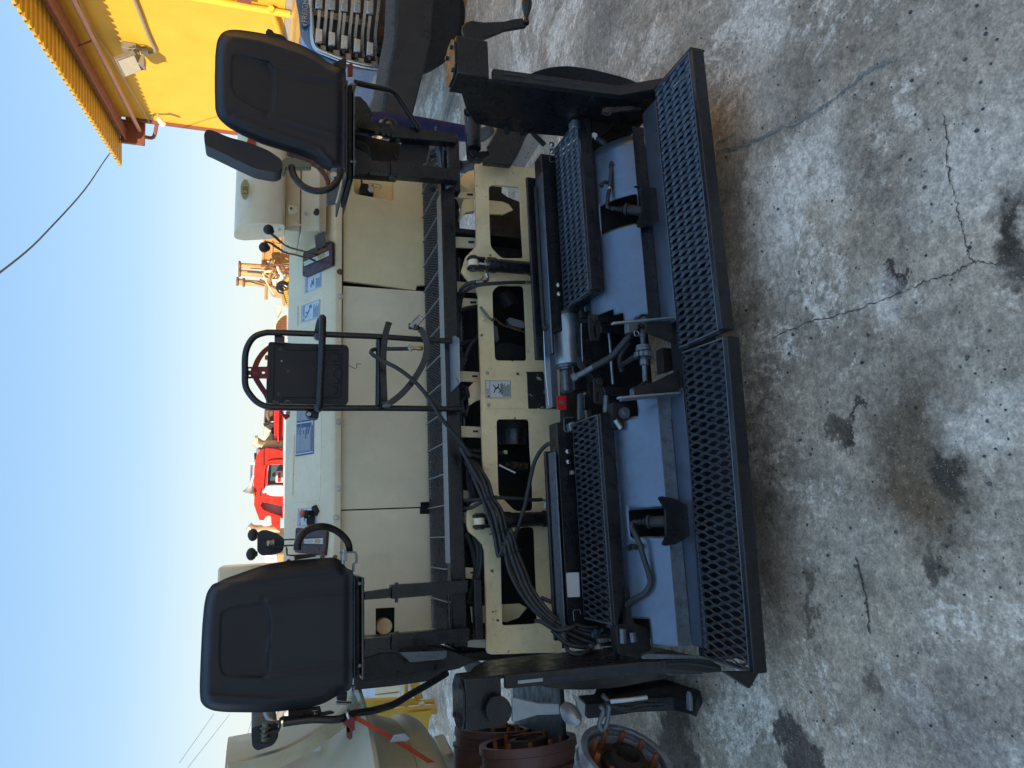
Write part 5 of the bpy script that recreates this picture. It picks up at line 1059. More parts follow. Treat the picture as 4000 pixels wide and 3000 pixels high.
# scorched and scraped marks (shapes of their own) come from the paint; boards for the brackets
def vib(k, poly1, hx, pipe, side, nz):
    b1 = plate('guard_plate', k, poly1, 'y', 2.14, .05, M['black'], PV, bev=.004, r=.008)
    return b1
v1 = plate('guard_bracket', 'M', [(945, 1272), (1000, 1276), (1195, 1300), (1192, 1540), (1140, 1590), (1100, 1620), (1000, 1628), (975, 1610), (975, 1590), (1022, 1480), (1010, 1400), (1005, 1290)], 'y', 2.135, .012, M['black'], PV, bev=.002, r=.006)
v2 = plate('guard_bracket', 'O', [(1160, 980), (1180, 968), (1290, 990), (1400, 1040), (1425, 1065), (1440, 1290), (1400, 1330), (1300, 1385), (1215, 1400), (1192, 1385), (1225, 1320), (1218, 1080), (1190, 1030)], 'y', 2.135, .012, M['black'], PV, bev=.002, r=.006)
for hole, k in (([(770, 1500), (850, 1480), (1010, 1390), (1010, 1600), (830, 1645), (775, 1620)], 'M'), ([(935, 1130), (955, 1088), (1160, 1080), (1215, 1050), (1220, 1320), (1180, 1310), (985, 1310), (950, 1220)], 'O')):
    pass
box('vibrator_well', (min(xr) - .01, max(xr) + .01), (2.36, 2.37), (.1, .35), M['dark'], PV, 0)
box('vibrator_well', (min(xl) - .01, max(xl) + .01), (2.34, 2.35), (.1, .34), M['dark'], PV, 0)
box('screed_core', (-.40, .40), (2.39, 2.60), (.08, .35), M['dark'], PV, 0); box('screed_core', (.78, 1.56), (2.39, 2.60), (.08, .355), M['dark'], PV, 0)
def vibrator(k, pts, y0, y1, par):
    a, b_ = at(k, *pts[0], 'y', y0), at(k, *pts[1], 'y', y1); d = b_ - a; L = d.length
    return lathe('vibrator', a, d, [(0, .008), (L * .1, .010), (L * .14, .007), (L * .22, .012), (L * .26, .008), (L * .36, .015), (L * .4, .01), (L * .42, .023), (L * .5, .025), (L * .52, .019), (L, .02)], M['black_dull'], par, 20)
vb1 = vibrator('M', ((745, 1470), (1040, 1490)), 2.26, 2.17, PV); vb2 = vibrator('O', ((935, 1195), (1235, 1185)), 2.26, 2.17, PV)
tube('lubrication_pipe', path('M', [(745, 1472, 2.26), (715, 1460, 2.26), (712, 1440, 2.26), (722, 1350, 2.26), (733, 1305, 2.26)]), .0075, M['black'], vb1)
cyl('pipe_union', at('M', 732, 1310, 'y', 2.26), at('M', 735, 1285, 'y', 2.26), .008, M['zinc'], vb1, n=6)
tube('grease_hose', path('M', [(735, 1285, 2.26), (742, 1200, 2.26), (752, 1110, 2.26)]), .008, M['rubber'], vb1)
tube('grease_hose', path('M', [(755, 1115, 2.26), (760, 1060, 2.27), (740, 985, 2.29), (700, 920, 2.31), (640, 880, 2.33), (590, 870, 2.36)]), .013, M['rubber'], vb1)
tube('pipe_bracket', path('M', [(720, 1250, 2.28), (690, 1245, 2.30), (650, 1275, 2.31)]), .008, M['black_dull'], vb1)
tube('tie_tail', path('M', [(780, 1110, 2.25), (815, 1108, 2.24), (842, 1104, 2.24)]), .002, M['case'], vb1, n=5)
plate('white_clip', 'M', [(582, 820), (600, 808), (628, 825), (636, 868), (610, 872), (605, 850), (585, 848)], 'y', 2.33, .012, M['whitep'], PV, bev=.002)
plate('rubber_flap', 'M', [(800, 600), (950, 640), (960, 660), (860, 700), (780, 740), (700, 800), (640, 830), (590, 860), (575, 640)], 'y', 2.36, .03, M['dark'], PV, bev=.002)
tube('grease_hose', path('O', [(930, 1200, 2.26), (925, 1240, 2.25), (960, 1310, 2.24), (1000, 1400, 2.23), (1020, 1480, 2.23), (1060, 1600, 2.23), (1080, 1680, 2.23)]) + path('Q', [(1018, 100, 2.23), (1010, 180, 2.23), (960, 250, 2.25), (870, 300, 2.30), (815, 345, 2.34)]), .0095, M['rubber'], vb2)
tube('pipe_bracket', path('O', [(890, 1425, 2.28), (930, 1405, 2.28), (960, 1410, 2.25)]), .010, M['black_dull'], vb2)
# side rail plates at ends
plate('end_angle', 'M', [(675, 598), (945, 582), (945, 600), (1010, 570), (1012, 605), (700, 650), (672, 645)], 'y', 2.17, .012, M['black'], PV, bev=.001)
bolt(at('M', 710, 632, 'y', 2.165), (0, -1, .3), .012, M['black'], PV, .008)
# --- upper body of the screed
bx = box('screed_crest', (.80, 1.60), (2.62, 2.70), (.30, .470), M['black'], PV, .004)
bx2 = box('screed_crest', (-.42, .42), (2.62, 2.70), (.28, .470), M['black'], PV, .004)
box('crest_strip', (.70, 1.50), (2.60, 2.68), (.4722, .478), M['cover'], PV, .002)
box('crest_strip', (-.42, .30), (2.60, 2.67), (.486, .492), M['edge'], PV, .002)
box('crest_edge', (.70, 1.53), (2.71, 2.73), (.44, .505), M['black'], PV, .003)
box('crest_edge', (-.42, .31), (2.68, 2.70), (.44, .50), M['black'], PV, .003)
tube('round_bar', [Vector((1.46, 2.665, .483)), Vector((1.1, 2.665, .483)), Vector((.84, 2.66, .483)), Vector((.82, 2.64, .478)), Vector((.815, 2.62, .47)), Vector((.70, 2.62, .47))], .009, M['black_dull'], bx, n=10)
for k, x, y in (('I', 1198, 152), ('I', 1200, 218), ('I', 1262, 1452), ('I', 1268, 1535), ('K', 1572, 450), ('K', 1580, 562)):
    bolt(at(k, x, y, 'y', 2.62), (0, -1, 0), .0085, M['chrome'], bx if k == 'I' else bx2, .008)
tube('wire_loop', [at('I', *p, 'y', 2.615) for p in ((1250, 192), (1188, 190), (1180, 205), (1178, 300), (1188, 315), (1245, 310))], .0022, M['edge'], bx, n=6, sub=1)
tube('wire_loop', [at('J', *p, 'y', 2.615) for p in ((1638, 1465), (1545, 1468), (1530, 1480), (1528, 1605), (1545, 1622), (1620, 1628))], .0022, M['edge'], bx2, n=6, sub=1)
tube('wire_loop', [at('L', *p, 'y', 2.58) for p in ((1640, 900), (1628, 800), (1640, 782), (1700, 780), (1712, 830))], .0022, M['edge'], bx2, n=6, sub=1)
plate('hinge_lug', 'J', [(1585, 1540), (1610, 1515), (1650, 1510), (1655, 1600), (1600, 1615)], 'y', 2.59, .03, M['galv'], bx2, bev=.002)
plate('hinge_lug', 'K', [(1605, 658), (1640, 655), (1645, 700), (1608, 702)], 'y', 2.59, .02, M['galv'], bx2)
plate('white_label', 'L', [(1552, 380), (1692, 375), (1702, 640), (1568, 645)], 'y', 2.615, .002, M['white'], bx2, r=.004, bev=0)
rf = plate('red_reflector', 'J', [(1452, 1232), (1552, 1232), (1555, 1385), (1462, 1382)], 'y', 2.60, .006, mat('red_reflector_plastic', (.6, .01, .02), .3, sc=30), PV, bev=.001)
bolt(at('J', 1502, 1306, 'y', 2.598), (0, -1, 0), .008, M['rust'], rf, .003)
# corrugated conduit on the right
P = catmull(path('M', [(440, 690, 2.52), (390, 678, 2.52), (280, 672, 2.54), (170, 680, 2.56), (95, 705, 2.58), (58, 760, 2.60), (75, 820, 2.61), (120, 870, 2.62), (170, 920, 2.63)]), 16)
tube('corrugated_conduit', P, .0125, M['rubber'], PV, n=10, sub=1, scale=[1 if i % 2 else .82 for i in range(len(P))])
plate('hose_lug', 'M', [(425, 655), (455, 610), (490, 600), (500, 640), (470, 700), (430, 700)], 'y', 2.5, .02, M['edge'], PV, bev=.002)
# --- right tow plates seen beyond (angled arm)
plate('tow_arm', 'I', [(655, 60), (780, -160), (1010, 10), (955, 90), (880, 260), (820, 350), (570, 322), (575, 280)], 'y', 2.92, .03, M['black'], PV, bev=.003)
plate('tow_arm_edge', 'I', [(690, 0), (600, 165), (610, 180), (690, 30)], 'y', 2.915, .02, M['orust'] if 0 else M['edge'], PV)
plate('steel_beam', 'I', [(990, 20), (1120, 30), (1110, 100), (945, 362), (820, 350), (900, 180)], 'y', 3.02, .02, M['galv'], PV, bev=.002)
for i in range(4): plate('beam_slot', 'I', [(1022 - i * 22, 140 + i * 42), (1029 - i * 22, 140 + i * 42), (1026 - i * 22, 152 + i * 42), (1019 - i * 22, 152 + i * 42)], 'y', 3.018, .002, M['ink'], PV, bev=0)
# --- centre drive: motor, hydraulic block, slotted brackets, turnbuckle
mc0, mc1 = at('N', 345, 826, 'y', 2.66), at('N', 345, 1275, 'y', 2.66); mc1.y = mc0.y; mc1.z = mc0.z = (mc0.z + mc1.z) / 2 - .01
Lm = (mc0 - mc1).length
mo = lathe('drive_motor', mc0, mc1 - mc0, [(0, .05), (.004, .0545), (Lm - .012, .0545), (Lm - .012, .057), (Lm, .057), (Lm + .002, .05)], M['galv'], PV, 40)
c = mc1 + Vector((0, 0, .012)); d = (mc1 - mc0).normalized()
lathe('motor_flange', c, d, [(0, .04), (.012, .04), (.014, .03), (.02, .03)], M['edge'], mo, 24)
obox('gear_pump', c + d * .068 + Vector((0, 0, 0)), d * .048, Vector((0, .024, 0)), ZZ * .024, M['edge'], mo, .009)
obox('pump_port', c + d * .07 + Vector((0, -.045, -.03)), d * .052, Vector((0, .03, 0)), ZZ * .035, M['black'], mo, .004)
obox('motor_nameplate', (mc0 + mc1) / 2 + Vector((.01, .03, .052)), Vector((.075, 0, 0)), Vector((0, .018, 0)), ZZ * .003, M['black'], mo, .001)
# long bright angle above
a0, a1_ = at('N', 185, 955, 'y', 2.70), at('N', 190, 1650, 'y', 2.70); a1_.z = a0.z = (a0.z + a1_.z) / 2
ang_ = box('cap_angle', (a1_.x, a0.x), (2.665, 2.73), (a0.z - .004, a0.z), M['galv'], PV, .001)
box('cap_angle_lip', (a1_.x, a0.x), (2.661, 2.665), (a0.z - .03, a0.z), M['cover'], ang_, .001)
tube('wire', [Vector((a0.x - .01, 2.70, a0.z + .003)), Vector(((a0.x + a1_.x) / 2, 2.705, a0.z + .003)), Vector((a1_.x + .01, 2.69, a0.z + .003))], .003, M['chrome'], ang_, n=6)
# housing under the motor
hb = plate('gearbox_housing', 'N', [(478, 905), (720, 905), (770, 1005), (755, 1240), (745, 1430), (610, 1400), (560, 1340), (500, 1260)], 'y', 2.48, .05, M['black'], PV, bev=.003)
tube('weld_bead', path('N', [(712, 905, 2.478), (728, 1020, 2.478), (740, 1150, 2.478), (748, 1280, 2.478), (758, 1400, 2.478), (762, 1440, 2.478)]), .0055, M['galv'], hb, n=6)
tube('weld_bead', path('N', [(488, 915, 2.478), (492, 1080, 2.478), (500, 1240, 2.478)]), .002, M['galv'], hb, n=5)
def slotted(k, outl, slot, y, bl, arm):
    sb = plate('slotted_bracket', k, outl, 'y', y, .012, M['black_dull'], PV, holes=[(k, slot)], r=.006)
    bolt(at(k, *bl, 'y', y), (0, -1, 0), .013, M['black_dull'], sb, .01)
    plate('bracket_arm', k, arm, 'y', y - .01, .02, M['black'], sb, bev=.002)
    return sb
slotted('N', [(556, 838), (640, 838), (700, 860), (705, 895), (660, 900), (655, 985), (638, 1064), (572, 1062), (560, 960)], [(596, 915), (626, 915), (628, 1028), (600, 1030)], 2.40, (602, 878), [(655, 925), (900, 925), (905, 1000), (655, 992)])
slotted('N', [(598, 1388), (650, 1386), (672, 1400), (672, 1460), (700, 1530), (700, 1590), (680, 1612), (625, 1612), (606, 1590)], [(622, 1505), (650, 1505), (655, 1590), (628, 1590)], 2.40, (634, 1422), [(672, 1462), (930, 1468), (930, 1538), (700, 1545)])
for k, edge, tri in (('N', [(768, 900), (1290, 852), (1292, 868), (770, 918)], [(1050, 905), (1290, 890), (1306, 1092), (1180, 1040), (1040, 990)]), ('N', [(815, 1545), (1345, 1502), (1348, 1520), (820, 1562)], [(935, 1465), (1090, 1432), (1335, 1312), (1342, 1500), (960, 1532)])):
    e = plate('rail_edge', k, edge, 'y', 2.10, .02, M['galv'], PV, bev=.001); plate('gusset', k, tri, 'y', 2.12, .008, M['black_dull'], e, bev=.001)
plate('rail_edge', 'O', [(850, 115), (1345, 70), (1347, 92), (855, 140)], 'y', 2.11, .03, M['edge'], PV, bev=.001)
# turnbuckle
Ty = 2.20
P0, P1 = at('N', 1012, 900, 'y', Ty), at('N', 1045, 1500, 'y', Ty); d = P1 - P0; L = d.length
tb = lathe('turnbuckle', P0, d, [(.02, .0075), (L * .16, .0075), (L * .17, .012), (L * .22, .012), (L * .23, .009), (L * .34, .009), (L * .35, .027), (L * .43, .029), (L * .44, .02), (L * .455, .02), (L * .46, .030), (L * .50, .030), (L * .51, .013), (L * .56, .016), (L * .63, .016), (L * .64, .009), (L * .9, .009)], M['edge'], PV, 20, 30)
for i in range(12):
    a = 2 * pi * i / 12; dn = d.normalized(); e1 = dn.orthogonal().normalized(); e2 = dn.cross(e1); c = P0 + d * .485 + (e1 * cos(a) + e2 * sin(a)) * .031
    obox('chain_link', c, dn * .009, (e1 * cos(a) + e2 * sin(a)) * .004, (e2 * cos(a) - e1 * sin(a)) * .0055, M['edge'], tb, .001)
tube('drive_chain', path('N', [(985, 1190, 2.2), (940, 1210, 2.23), (880, 1250, 2.27), (830, 1280, 2.32)]), .010, M['black_dull'], tb, n=6)
for c_, r_ in (((1018, 900), .026), ((1050, 1480), .028)):
    c = at('N', *c_, 'y', Ty - .01); cyl('rod_end', c + Vector((0, .03, 0)), c - Vector((0, .012, 0)), r_, M['black'], tb, n=20); bolt(c - Vector((0, .012, 0)), (0, -1, 0), .011, M['edge'], tb, .008)
plate('end_yoke', 'N', [(890, 905), (960, 880), (985, 885), (985, 960), (940, 990), (895, 990)], 'y', Ty - .02, .03, M['edge'], tb, bev=.003)
plate('end_yoke', 'N', [(938, 1468), (1010, 1450), (1030, 1500), (985, 1530), (940, 1535)], 'y', Ty - .02, .03, M['edge'], tb, bev=.003)
c = at('N', 965, 1000, 'y', Ty - .03); tube('split_ring', [c + Vector((.0095 * cos(t * pi / 8), 0, .0095 * sin(t * pi / 8))) for t in range(17)], .0018, M['zinc'], tb, n=6, sub=1)
# hoses of the drive
fit = path('N', [(420, 1385, 2.5), (500, 1345, 2.47), (560, 1310, 2.45), (600, 1285, 2.43)])
tube('hose_ferrule', fit, .0125, M['edge'], PV, sub=3); cyl('hose_fitting', fit[0] + Vector((-.004, 0, .006)), fit[0].lerp(fit[1], .4), .0165, M['edge'], PV, n=6)
tube('hydraulic_hose', path('N', [(590, 1292, 2.43), (680, 1245, 2.40), (760, 1190, 2.37), (840, 1100, 2.33), (900, 1030, 2.30), (960, 970, 2.30)]), .0135, M['rubber'], PV, n=12)
for i, pts in enumerate(([(740, 700, 2.5), (720, 760, 2.48), (705, 850, 2.46), (700, 900, 2.44)], [(790, 690, 2.5), (780, 780, 2.47), (760, 860, 2.45), (745, 930, 2.43)], [(900, 1080, 2.4), (850, 1150, 2.42), (820, 1240, 2.44), (840, 1330, 2.45)])):
    tube('hydraulic_hose', path('N', pts), .011, M['rubber'], PV)
plate('rusty_mount', 'N', [(815, 690), (870, 690), (885, 880), (820, 870)], 'y', 2.42, .03, M['grime'], PV, bev=.003)
c = at('N', 630, 712, 'y', 2.45); cyl('rusty_plug', c, c - Vector((0, .01, 0)), .014, M['rust'], PV)
plate('centre_plate', 'N', [(575, 590), (700, 585), (715, 700), (890, 690), (880, 860), (770, 900), (490, 860), (480, 800), (580, 640)], 'y', 2.50, .02, M['dark'], PV, bev=.002)
plate('corner_plate', 'N', [(515, 770), (578, 720), (578, 800), (520, 812)], 'y', 2.47, .004, M['cover'], PV, bev=.001)
box('centre_well', (.40, .80), (2.56, 2.60), (.05, .34), M['dark'], PV, 0)
plate('rusty_end', 'N', [(1190, 1120), (1290, 1130), (1330, 1300), (1200, 1340)], 'y', 2.25, .05, M['grime'], PV, bev=.004)
plate('support_leg', 'O', [(470, 80), (505, 80), (510, 300), (470, 310)], 'y', 2.55, .02, M['edge'], PV, bev=.002)
plate('support_leg', 'O', [(515, 90), (560, 90), (580, 210), (555, 225), (515, 210)], 'y', 2.52, .02, M['black'], PV, bev=.002)
cyl('adjuster_stem', at('O', 700, 100, 'y', 2.40), at('O', 700, 250, 'y', 2.40), .011, M['edge'], PV)
wl = plate('pivot_housing', 'O', [(760, 150), (925, 190), (940, 370), (900, 385), (765, 385)], 'y', 2.30, .04, M['dark'], PV, bev=.004, r=.01)
cyl('pivot_pin', at('O', 860, 250, 'y', 2.30), at('O', 860, 250, 'y', 2.28), .022, M['black'], wl, n=20); bolt(at('O', 862, 245, 'y', 2.28), (0, -1, 0), .012, M['edge'], wl)
cyl('pivot_rod', at('O', 780, 310, 'y', 2.3), at('O', 830, 385, 'y', 2.3), .01, M['galv'], wl)
# --- end plates with jack box, crank, ski
def endplate(x, sgn, yn):
    """sgn +1 right, -1 left; flat plate standing fore-and-aft with folded rim, jack box and crank"""
    t = .012
    prof = [(yn, .955), (yn + .20, .86), (yn + .28, .80), (yn + .30, .62), (yn + .28, .45), (yn + .26, .14), (yn - .13, .12), (yn - .10, .22), (yn - .03, .31), (yn + .0, .82), (yn, .83)]
    ep = prism('end_plate', [Vector((x, a, b_)) for a, b_ in prof], Vector((sgn * t, 0, 0)), M['black'], PV, bev=.002)
    # folded rim with slots, following the near edge
    rim = [(yn, .82), (yn - .03, .31), (yn - .13, .165), (yn - .155, .165), (yn - .055, .32), (yn - .022, .82)]
    r_ = prism('end_rim', [Vector((x, a, b_)) for a, b_ in rim], Vector((sgn * .04, 0, 0)), M['black_dull'], ep, bev=.002)
    for i in range(4):
        z0_ = .78 - i * .115; z1_ = z0_ - .085; f = lambda z: yn - .0225 - .03 * (.82 - z) / .5
        prism('rim_slot', [Vector((x + sgn * .018, f(z0_) - .001, z0_)), Vector((x + sgn * .028, f(z0_) - .001, z0_)), Vector((x + sgn * .028, f(z1_) - .001, z1_)), Vector((x + sgn * .018, f(z1_) - .001, z1_))], Vector((0, -.0015, 0)), M['galv'] if (sgn < 0 and i == 0) else M['ink'], ep)
    # jack box
    jb = box('jack_box', (min(x - sgn * .003, x + sgn * .15), max(x - sgn * .003, x + sgn * .15)), (yn - .022, yn + .10), (.836, .957), M['black'], ep, .004)
    L_ = rnd([Vector((x + sgn * a, b_, 0)) for a, b_ in ((-.004, yn - .025), (.154, yn - .025), (.154, yn + .105), (-.004, yn + .105))], .035, 1)
    prism('jack_box_lid', [Vector((p.x, p.y, .958)) for p in L_], ZZ * .008, M['black'], ep, bev=.001)
    for q_ in ((.12, .01), (.12, .075), (.02, .0)): bolt(Vector((x + sgn * q_[0], yn + q_[1], .964)), ZZ, .009, M['black'], ep, .008)
    return ep
E1 = endplate(1.62, 1, 2.225); E2 = endplate(-.458, -1, 2.36)
def crank(x, sgn, y, z, ep, ang, m2, L=.19):
    """shaft out of the jack box, round boss, tapering arm, turned handle"""
    sx = Vector((sgn, 0, 0)); sh = cyl('crank_shaft', (x, y, z), Vector((x, y, z)) + sx * .155, .024, M['black'], ep, n=24)
    return sh
# right crank (boss seen flat, arm hanging, handle out to the right)
cr0, cr1 = at('D', 268, 450, 'y', 2.26), at('D', 268, 285, 'y', 2.26)
sh = cyl('crank_shaft', cr0, cr1, .024, M['black'], E1, n=28)
def crankarm(k, outl, y, t, m, parent): return plate('crank_arm', k, outl, 'y', y, t, m, parent, bev=.003)
bs = [(265 + 70 * cos(a), 220 + 72 * sin(a)) for a in [pi / 2 + pi * i / 12 for i in range(-1, 14)]]
crankarm('D', [(350, 292), (300, 297), (245, 290), (208, 260), (195, 222), (198, 185), (220, 160), (260, 147), (350, 158), (500, 152), (560, 136), (632, 128), (640, 150), (660, 190), (640, 194), (500, 218), (420, 252), (350, 280)], 2.235, .014, M['cover'] if 0 else M['black'], sh)
lathe('crank_handle', at('D', 655, 172, 'y', 2.235), at('D', 660, 20, 'y', 2.235) - at('D', 655, 172, 'y', 2.235), [(0, .011), (.008, .013), (.018, .010), (.03, .0085), (.045, .012), (.07, .018), (.09, .0205), (.115, .018), (.135, .010), (.14, .004)], M['black'], sh, 24, 50)
# left crank
lc = at('T', 370, 690, 'y', 2.30)
sh2 = cyl('crank_shaft', at('T', 290, 560, 'y', 2.37), lc + Vector((0, .02, 0)), .026, M['edge'], E2, n=28)
plate('crank_boss', 'T', [(370 + 120 * cos(a), 680 + 142 * sin(a)) for a in [2 * pi * i / 28 for i in range(28)]], 'y', 2.30, .014, M['black'], sh2, bev=.002)
plate('crank_arm', 'T', [(495, 555), (560, 562), (740, 605), (945, 608), (955, 715), (740, 722), (540, 782), (500, 790)], 'y', 2.292, .012, M['galv'], sh2, bev=.003)
c = at('T', 1050, 680, 'y', 2.29); lathe('crank_handle', c + Vector((0, .03, 0)), Vector((-.1, -1, .15)), [(0, .022), (.02, .026), (.05, .03), (.09, .026), (.11, .02), (.125, .01)], M['galv'], sh2, 24, 50)
plate('handle_clip', 'T', [(1070, 530), (1100, 530), (1195, 620), (1188, 755), (1165, 750), (1120, 640), (1110, 590)], 'y', 2.31, .01, M['galv'], E2, bev=.001)
# ski discs beyond the end plates
def ski(k, pts, x, sgn, t, m):
    L_ = rnd([hit(p, 'x', x) for p in K(k, pts)], .05, 4); return prism('edge_ski', L_, Vector((sgn * t, 0, 0)), m, PV, bev=.006)
ski('D', [(590, 600), (640, 560), (700, 522), (780, 495), (870, 478), (960, 474), (1100, 492), (1240, 525), (1380, 562), (1480, 605), (1560, 655), (1500, 700), (1340, 720), (900, 640)], 1.78, -.03, .03, M['edge'])
plate('tow_bracket', 'D', [(220, 790), (250, 788), (248, 1090), (310, 1105), (395, 1105), (395, 1120), (335, 1135), (240, 1125)], 'y', 2.62, .03, M['black'], E1, bev=.002)
tube('jack_tube', [at('D', 280, 830, 'y', 2.6), at('D', 278, 1070, 'y', 2.6)], .030, M['black'], E1, n=20, sub=1)
box_ = plate('foot_bracket', 'D', [(262, 1090), (390, 1085), (395, 1115), (340, 1140), (262, 1130)], 'y', 2.58, .05, M['black'], E1, bev=.002)
for a in ((270, 1110), (238, 810)): bolt(at('D', *a, 'y', 2.585), (0, -1, 0), .014, M['black'], E1, .01)
for a in ((510, 925), (625, 935)): tube('pivot_bolt', [at('D', a[0], a[1] - 30, 'y', 2.5), at('D', a[0] + 6, a[1] + 35, 'y', 2.5)], .013, M['black_dull'], E1, n=8, sub=1)
plate('pivot_disc', 'D', [(880 + 0, 905), (900, 895), (940, 905), (958, 925), (900, 940), (882, 925)], 'y', 2.55, .03, M['black'], E1, bev=.003)
# left end details: inner dark plate, beams, lugs, chain
ski('T', [(600, 430), (760, 440), (950, 475), (1180, 480), (1500, 460), (1800, 400), (2212, 330), (2212, 250), (1500, 340), (900, 400)], -.60, .03, .035, M['cover'])
plate('end_runner', 'Q', [(1130, 790), (1420, 780), (1500, 790), (1590, 830), (1600, 880), (1480, 890), (1130, 862)], 'y', 1.95, .02, M['black_dull'], PV, bev=.003)
plate('runner_lip', 'Q', [(955, 760), (990, 735), (1430, 752), (1560, 800), (1500, 805), (1420, 778), (960, 775)], 'y', 1.96, .012, M['edge'], PV, bev=.001)
tube('runner_slot', path('Q', [(1130, 820, 1.945), (1280, 812, 1.945), (1400, 822, 1.945), (1560, 850, 1.945)]), .0035, M['ink'], PV, n=5)
plate('corner_foot', 'Q', [(1610, 880), (1905, 880), (1825, 1020)], 'y', 1.86, .02, M['black'], PV, bev=.003)
tube('grab_hook', path('T', [(1360, 530, 2.3), (1420, 600, 2.3), (1415, 720, 2.3), (1395, 820, 2.3), (1360, 860, 2.3), (1330, 800, 2.3), (1370, 690, 2.3), (1340, 630, 2.3)]), .008, M['edge'], E2, n=8)
tube('steel_rod', path('T', [(1440, 590, 2.15), (1600, 575, 2.12), (1790, 550, 2.1)]), .007, M['galv'], E2, n=8)
random.seed(9)
P = catmull(path('T', [(1440, 610, 2.2), (1540, 640, 2.18), (1640, 650, 2.16), (1760, 620, 2.14), (1860, 615, 2.12), (1960, 610, 2.08)]), 4)
for i in range(0, len(P) - 1):
    t = (P[i + 1] - P[i]).normalized(); b_ = (t.cross(ZZ) if i % 2 else ZZ).normalized(); a = t
    ring = [P[i] + a * .017 * cos(q_ * pi / 5) + b_ * .010 * sin(q_ * pi / 5) for q_ in range(11)]
    tube('chain_link', ring, .0035, M['dark'], E2, n=6, sub=1)
plate('lug', 'Q', [(1345, 1040), (1362, 1100), (1362, 1200), (1340, 1198), (1335, 1080)], 'y', 2.0, .02, M['edge'], E2, bev=.002)
plate('under_beam', 'Q', [(600, 960), (1100, 940), (1480, 900), (1478, 950), (1440, 1010), (1400, 1080), (1380, 1130), (1340, 1110), (1200, 1080), (900, 1090), (620, 1130), (500, 1140), (430, 1070), (560, 1060)], 'x', -.62, .05, M['dark'], E2, bev=.004)
# --- valves near the left step end
for i in range(9):
    x = -.30 - .016 * i + random.uniform(-.004, .004); z = .40 + random.uniform(-.02, .02)
    obox('valve_block', (x, 2.42 + random.uniform(-.03, .05), z), Vector((.007, 0, 0)), Vector((0, .014, 0)), Vector((0, 0, .018)), M['black'] if i % 3 else M['edge'], PV, .002)
plate('end_cover', 'Q', [(800, 205), (850, 220), (890, 480), (1005, 520), (1030, 700), (950, 730), (760, 740), (740, 540)], 'y', 2.33, .05, M['dark'], PV, bev=.004)
for a, b_ in (((790, 530), (795, 650)), ((870, 560), (880, 640))): cyl('hose_fitting', at('Q', *a, 'y', 2.32), at('Q', *b_, 'y', 2.32), .012, M['edge'], PV, n=6)
# ================================================================== LORRY on the right
TR = empty('parked_lorry', GP(3.2, 6, 0)); tag(TR, 'silver blue lorry nose with slatted grille and black bumper by the yellow wall', 'lorry')
def fp(name, k, pts, f, t, m, parent, bev=.004, r=0, holes=()): return plate(name, k, pts, 'f', f, t, m, parent, bev=bev, r=r, holes=holes)
fp('hood', 'B', [(835, -260), (838, 0), (862, 120), (870, 240), (905, 320), (1000, 420), (1100, 470), (1200, 490), (1470, 520), (1490, 470), (1440, 470), (1200, 430), (975, 340), (950, 180), (950, 0), (950, -260)], 5.70, .9, M['tblue'], TR, bev=.03, r=.05)
fp('grille_back', 'B', [(945, -260), (945, 0), (952, 200), (975, 345), (1190, 435), (1475, 495), (1520, 0), (1520, -260)], 5.80, .05, M['tdark'], TR)
fp('bonnet_panel', 'B', [(1180, 470), (1475, 520), (1478, 545), (1180, 490)], 5.75, .3, M['galv'], TR, bev=.01)
tube('grille_trim', [hit(p, 'f', 5.67) for p in K('B', [(948, -200), (948, 0), (955, 190), (975, 335), (1080, 395), (1200, 438), (1330, 470), (1465, 492)])], .022, M['chrome'], TR, n=8)
for i, (xa, xb, yb) in enumerate(((1000, 1050, 355), (1092, 1150, 388), (1182, 1232, 412), (1274, 1325, 445), (1366, 1418, 468))):
    s = 14 + i * 2
    for xo, w_, md in ((xa, .05, 'tbar'), (xb, .05, 'tbar')):
        P = [hit(p, 'f', f) for p, f in zip(K('B', [(xo + s, -220), (xo + s - 3, 0), (xo + 4, 140), (xo - 8, 280), (xo + 4, yb)]), (5.61, 5.62, 5.64, 5.69, 5.77))]
        strap('grille_bar', P, .022, .03, M[md], TR, up=ZZ, bev=0)
    for yy in (22 - i * -10, 260 + i * 24):
        c = hit(K('B', [(xa + 6, yy)])[0], 'f', 5.61); obox('bar_clip', c, R0 * .05, F0 * .02, ZZ * .026, M['chrome'], TR, .006)
    P = [hit(p, 'f', 5.71) for p in K('B', [(xa + 16, yb), (xb + 4, yb + 4)])]; strap('grille_bar_end', P, .05, .03, M['tbar'], TR, sub=1)
for y in (70, 105, 130, 155, 178): pass
P = [hit(p, 'f', 5.75) for p in K('B', [(960, 88), (1100, 118), (1200, 138), (1300, 160), (1370, 182)])]; strap('grille_rib', P, .05, .02, M['tbar'], TR, sub=2)
P = [hit(p, 'f', 5.75) for p in K('B', [(960, 298), (1080, 320), (1180, 350), (1300, 385), (1400, 420)])]; strap('grille_rib', P, .10, .02, M['grime'], TR, sub=2)
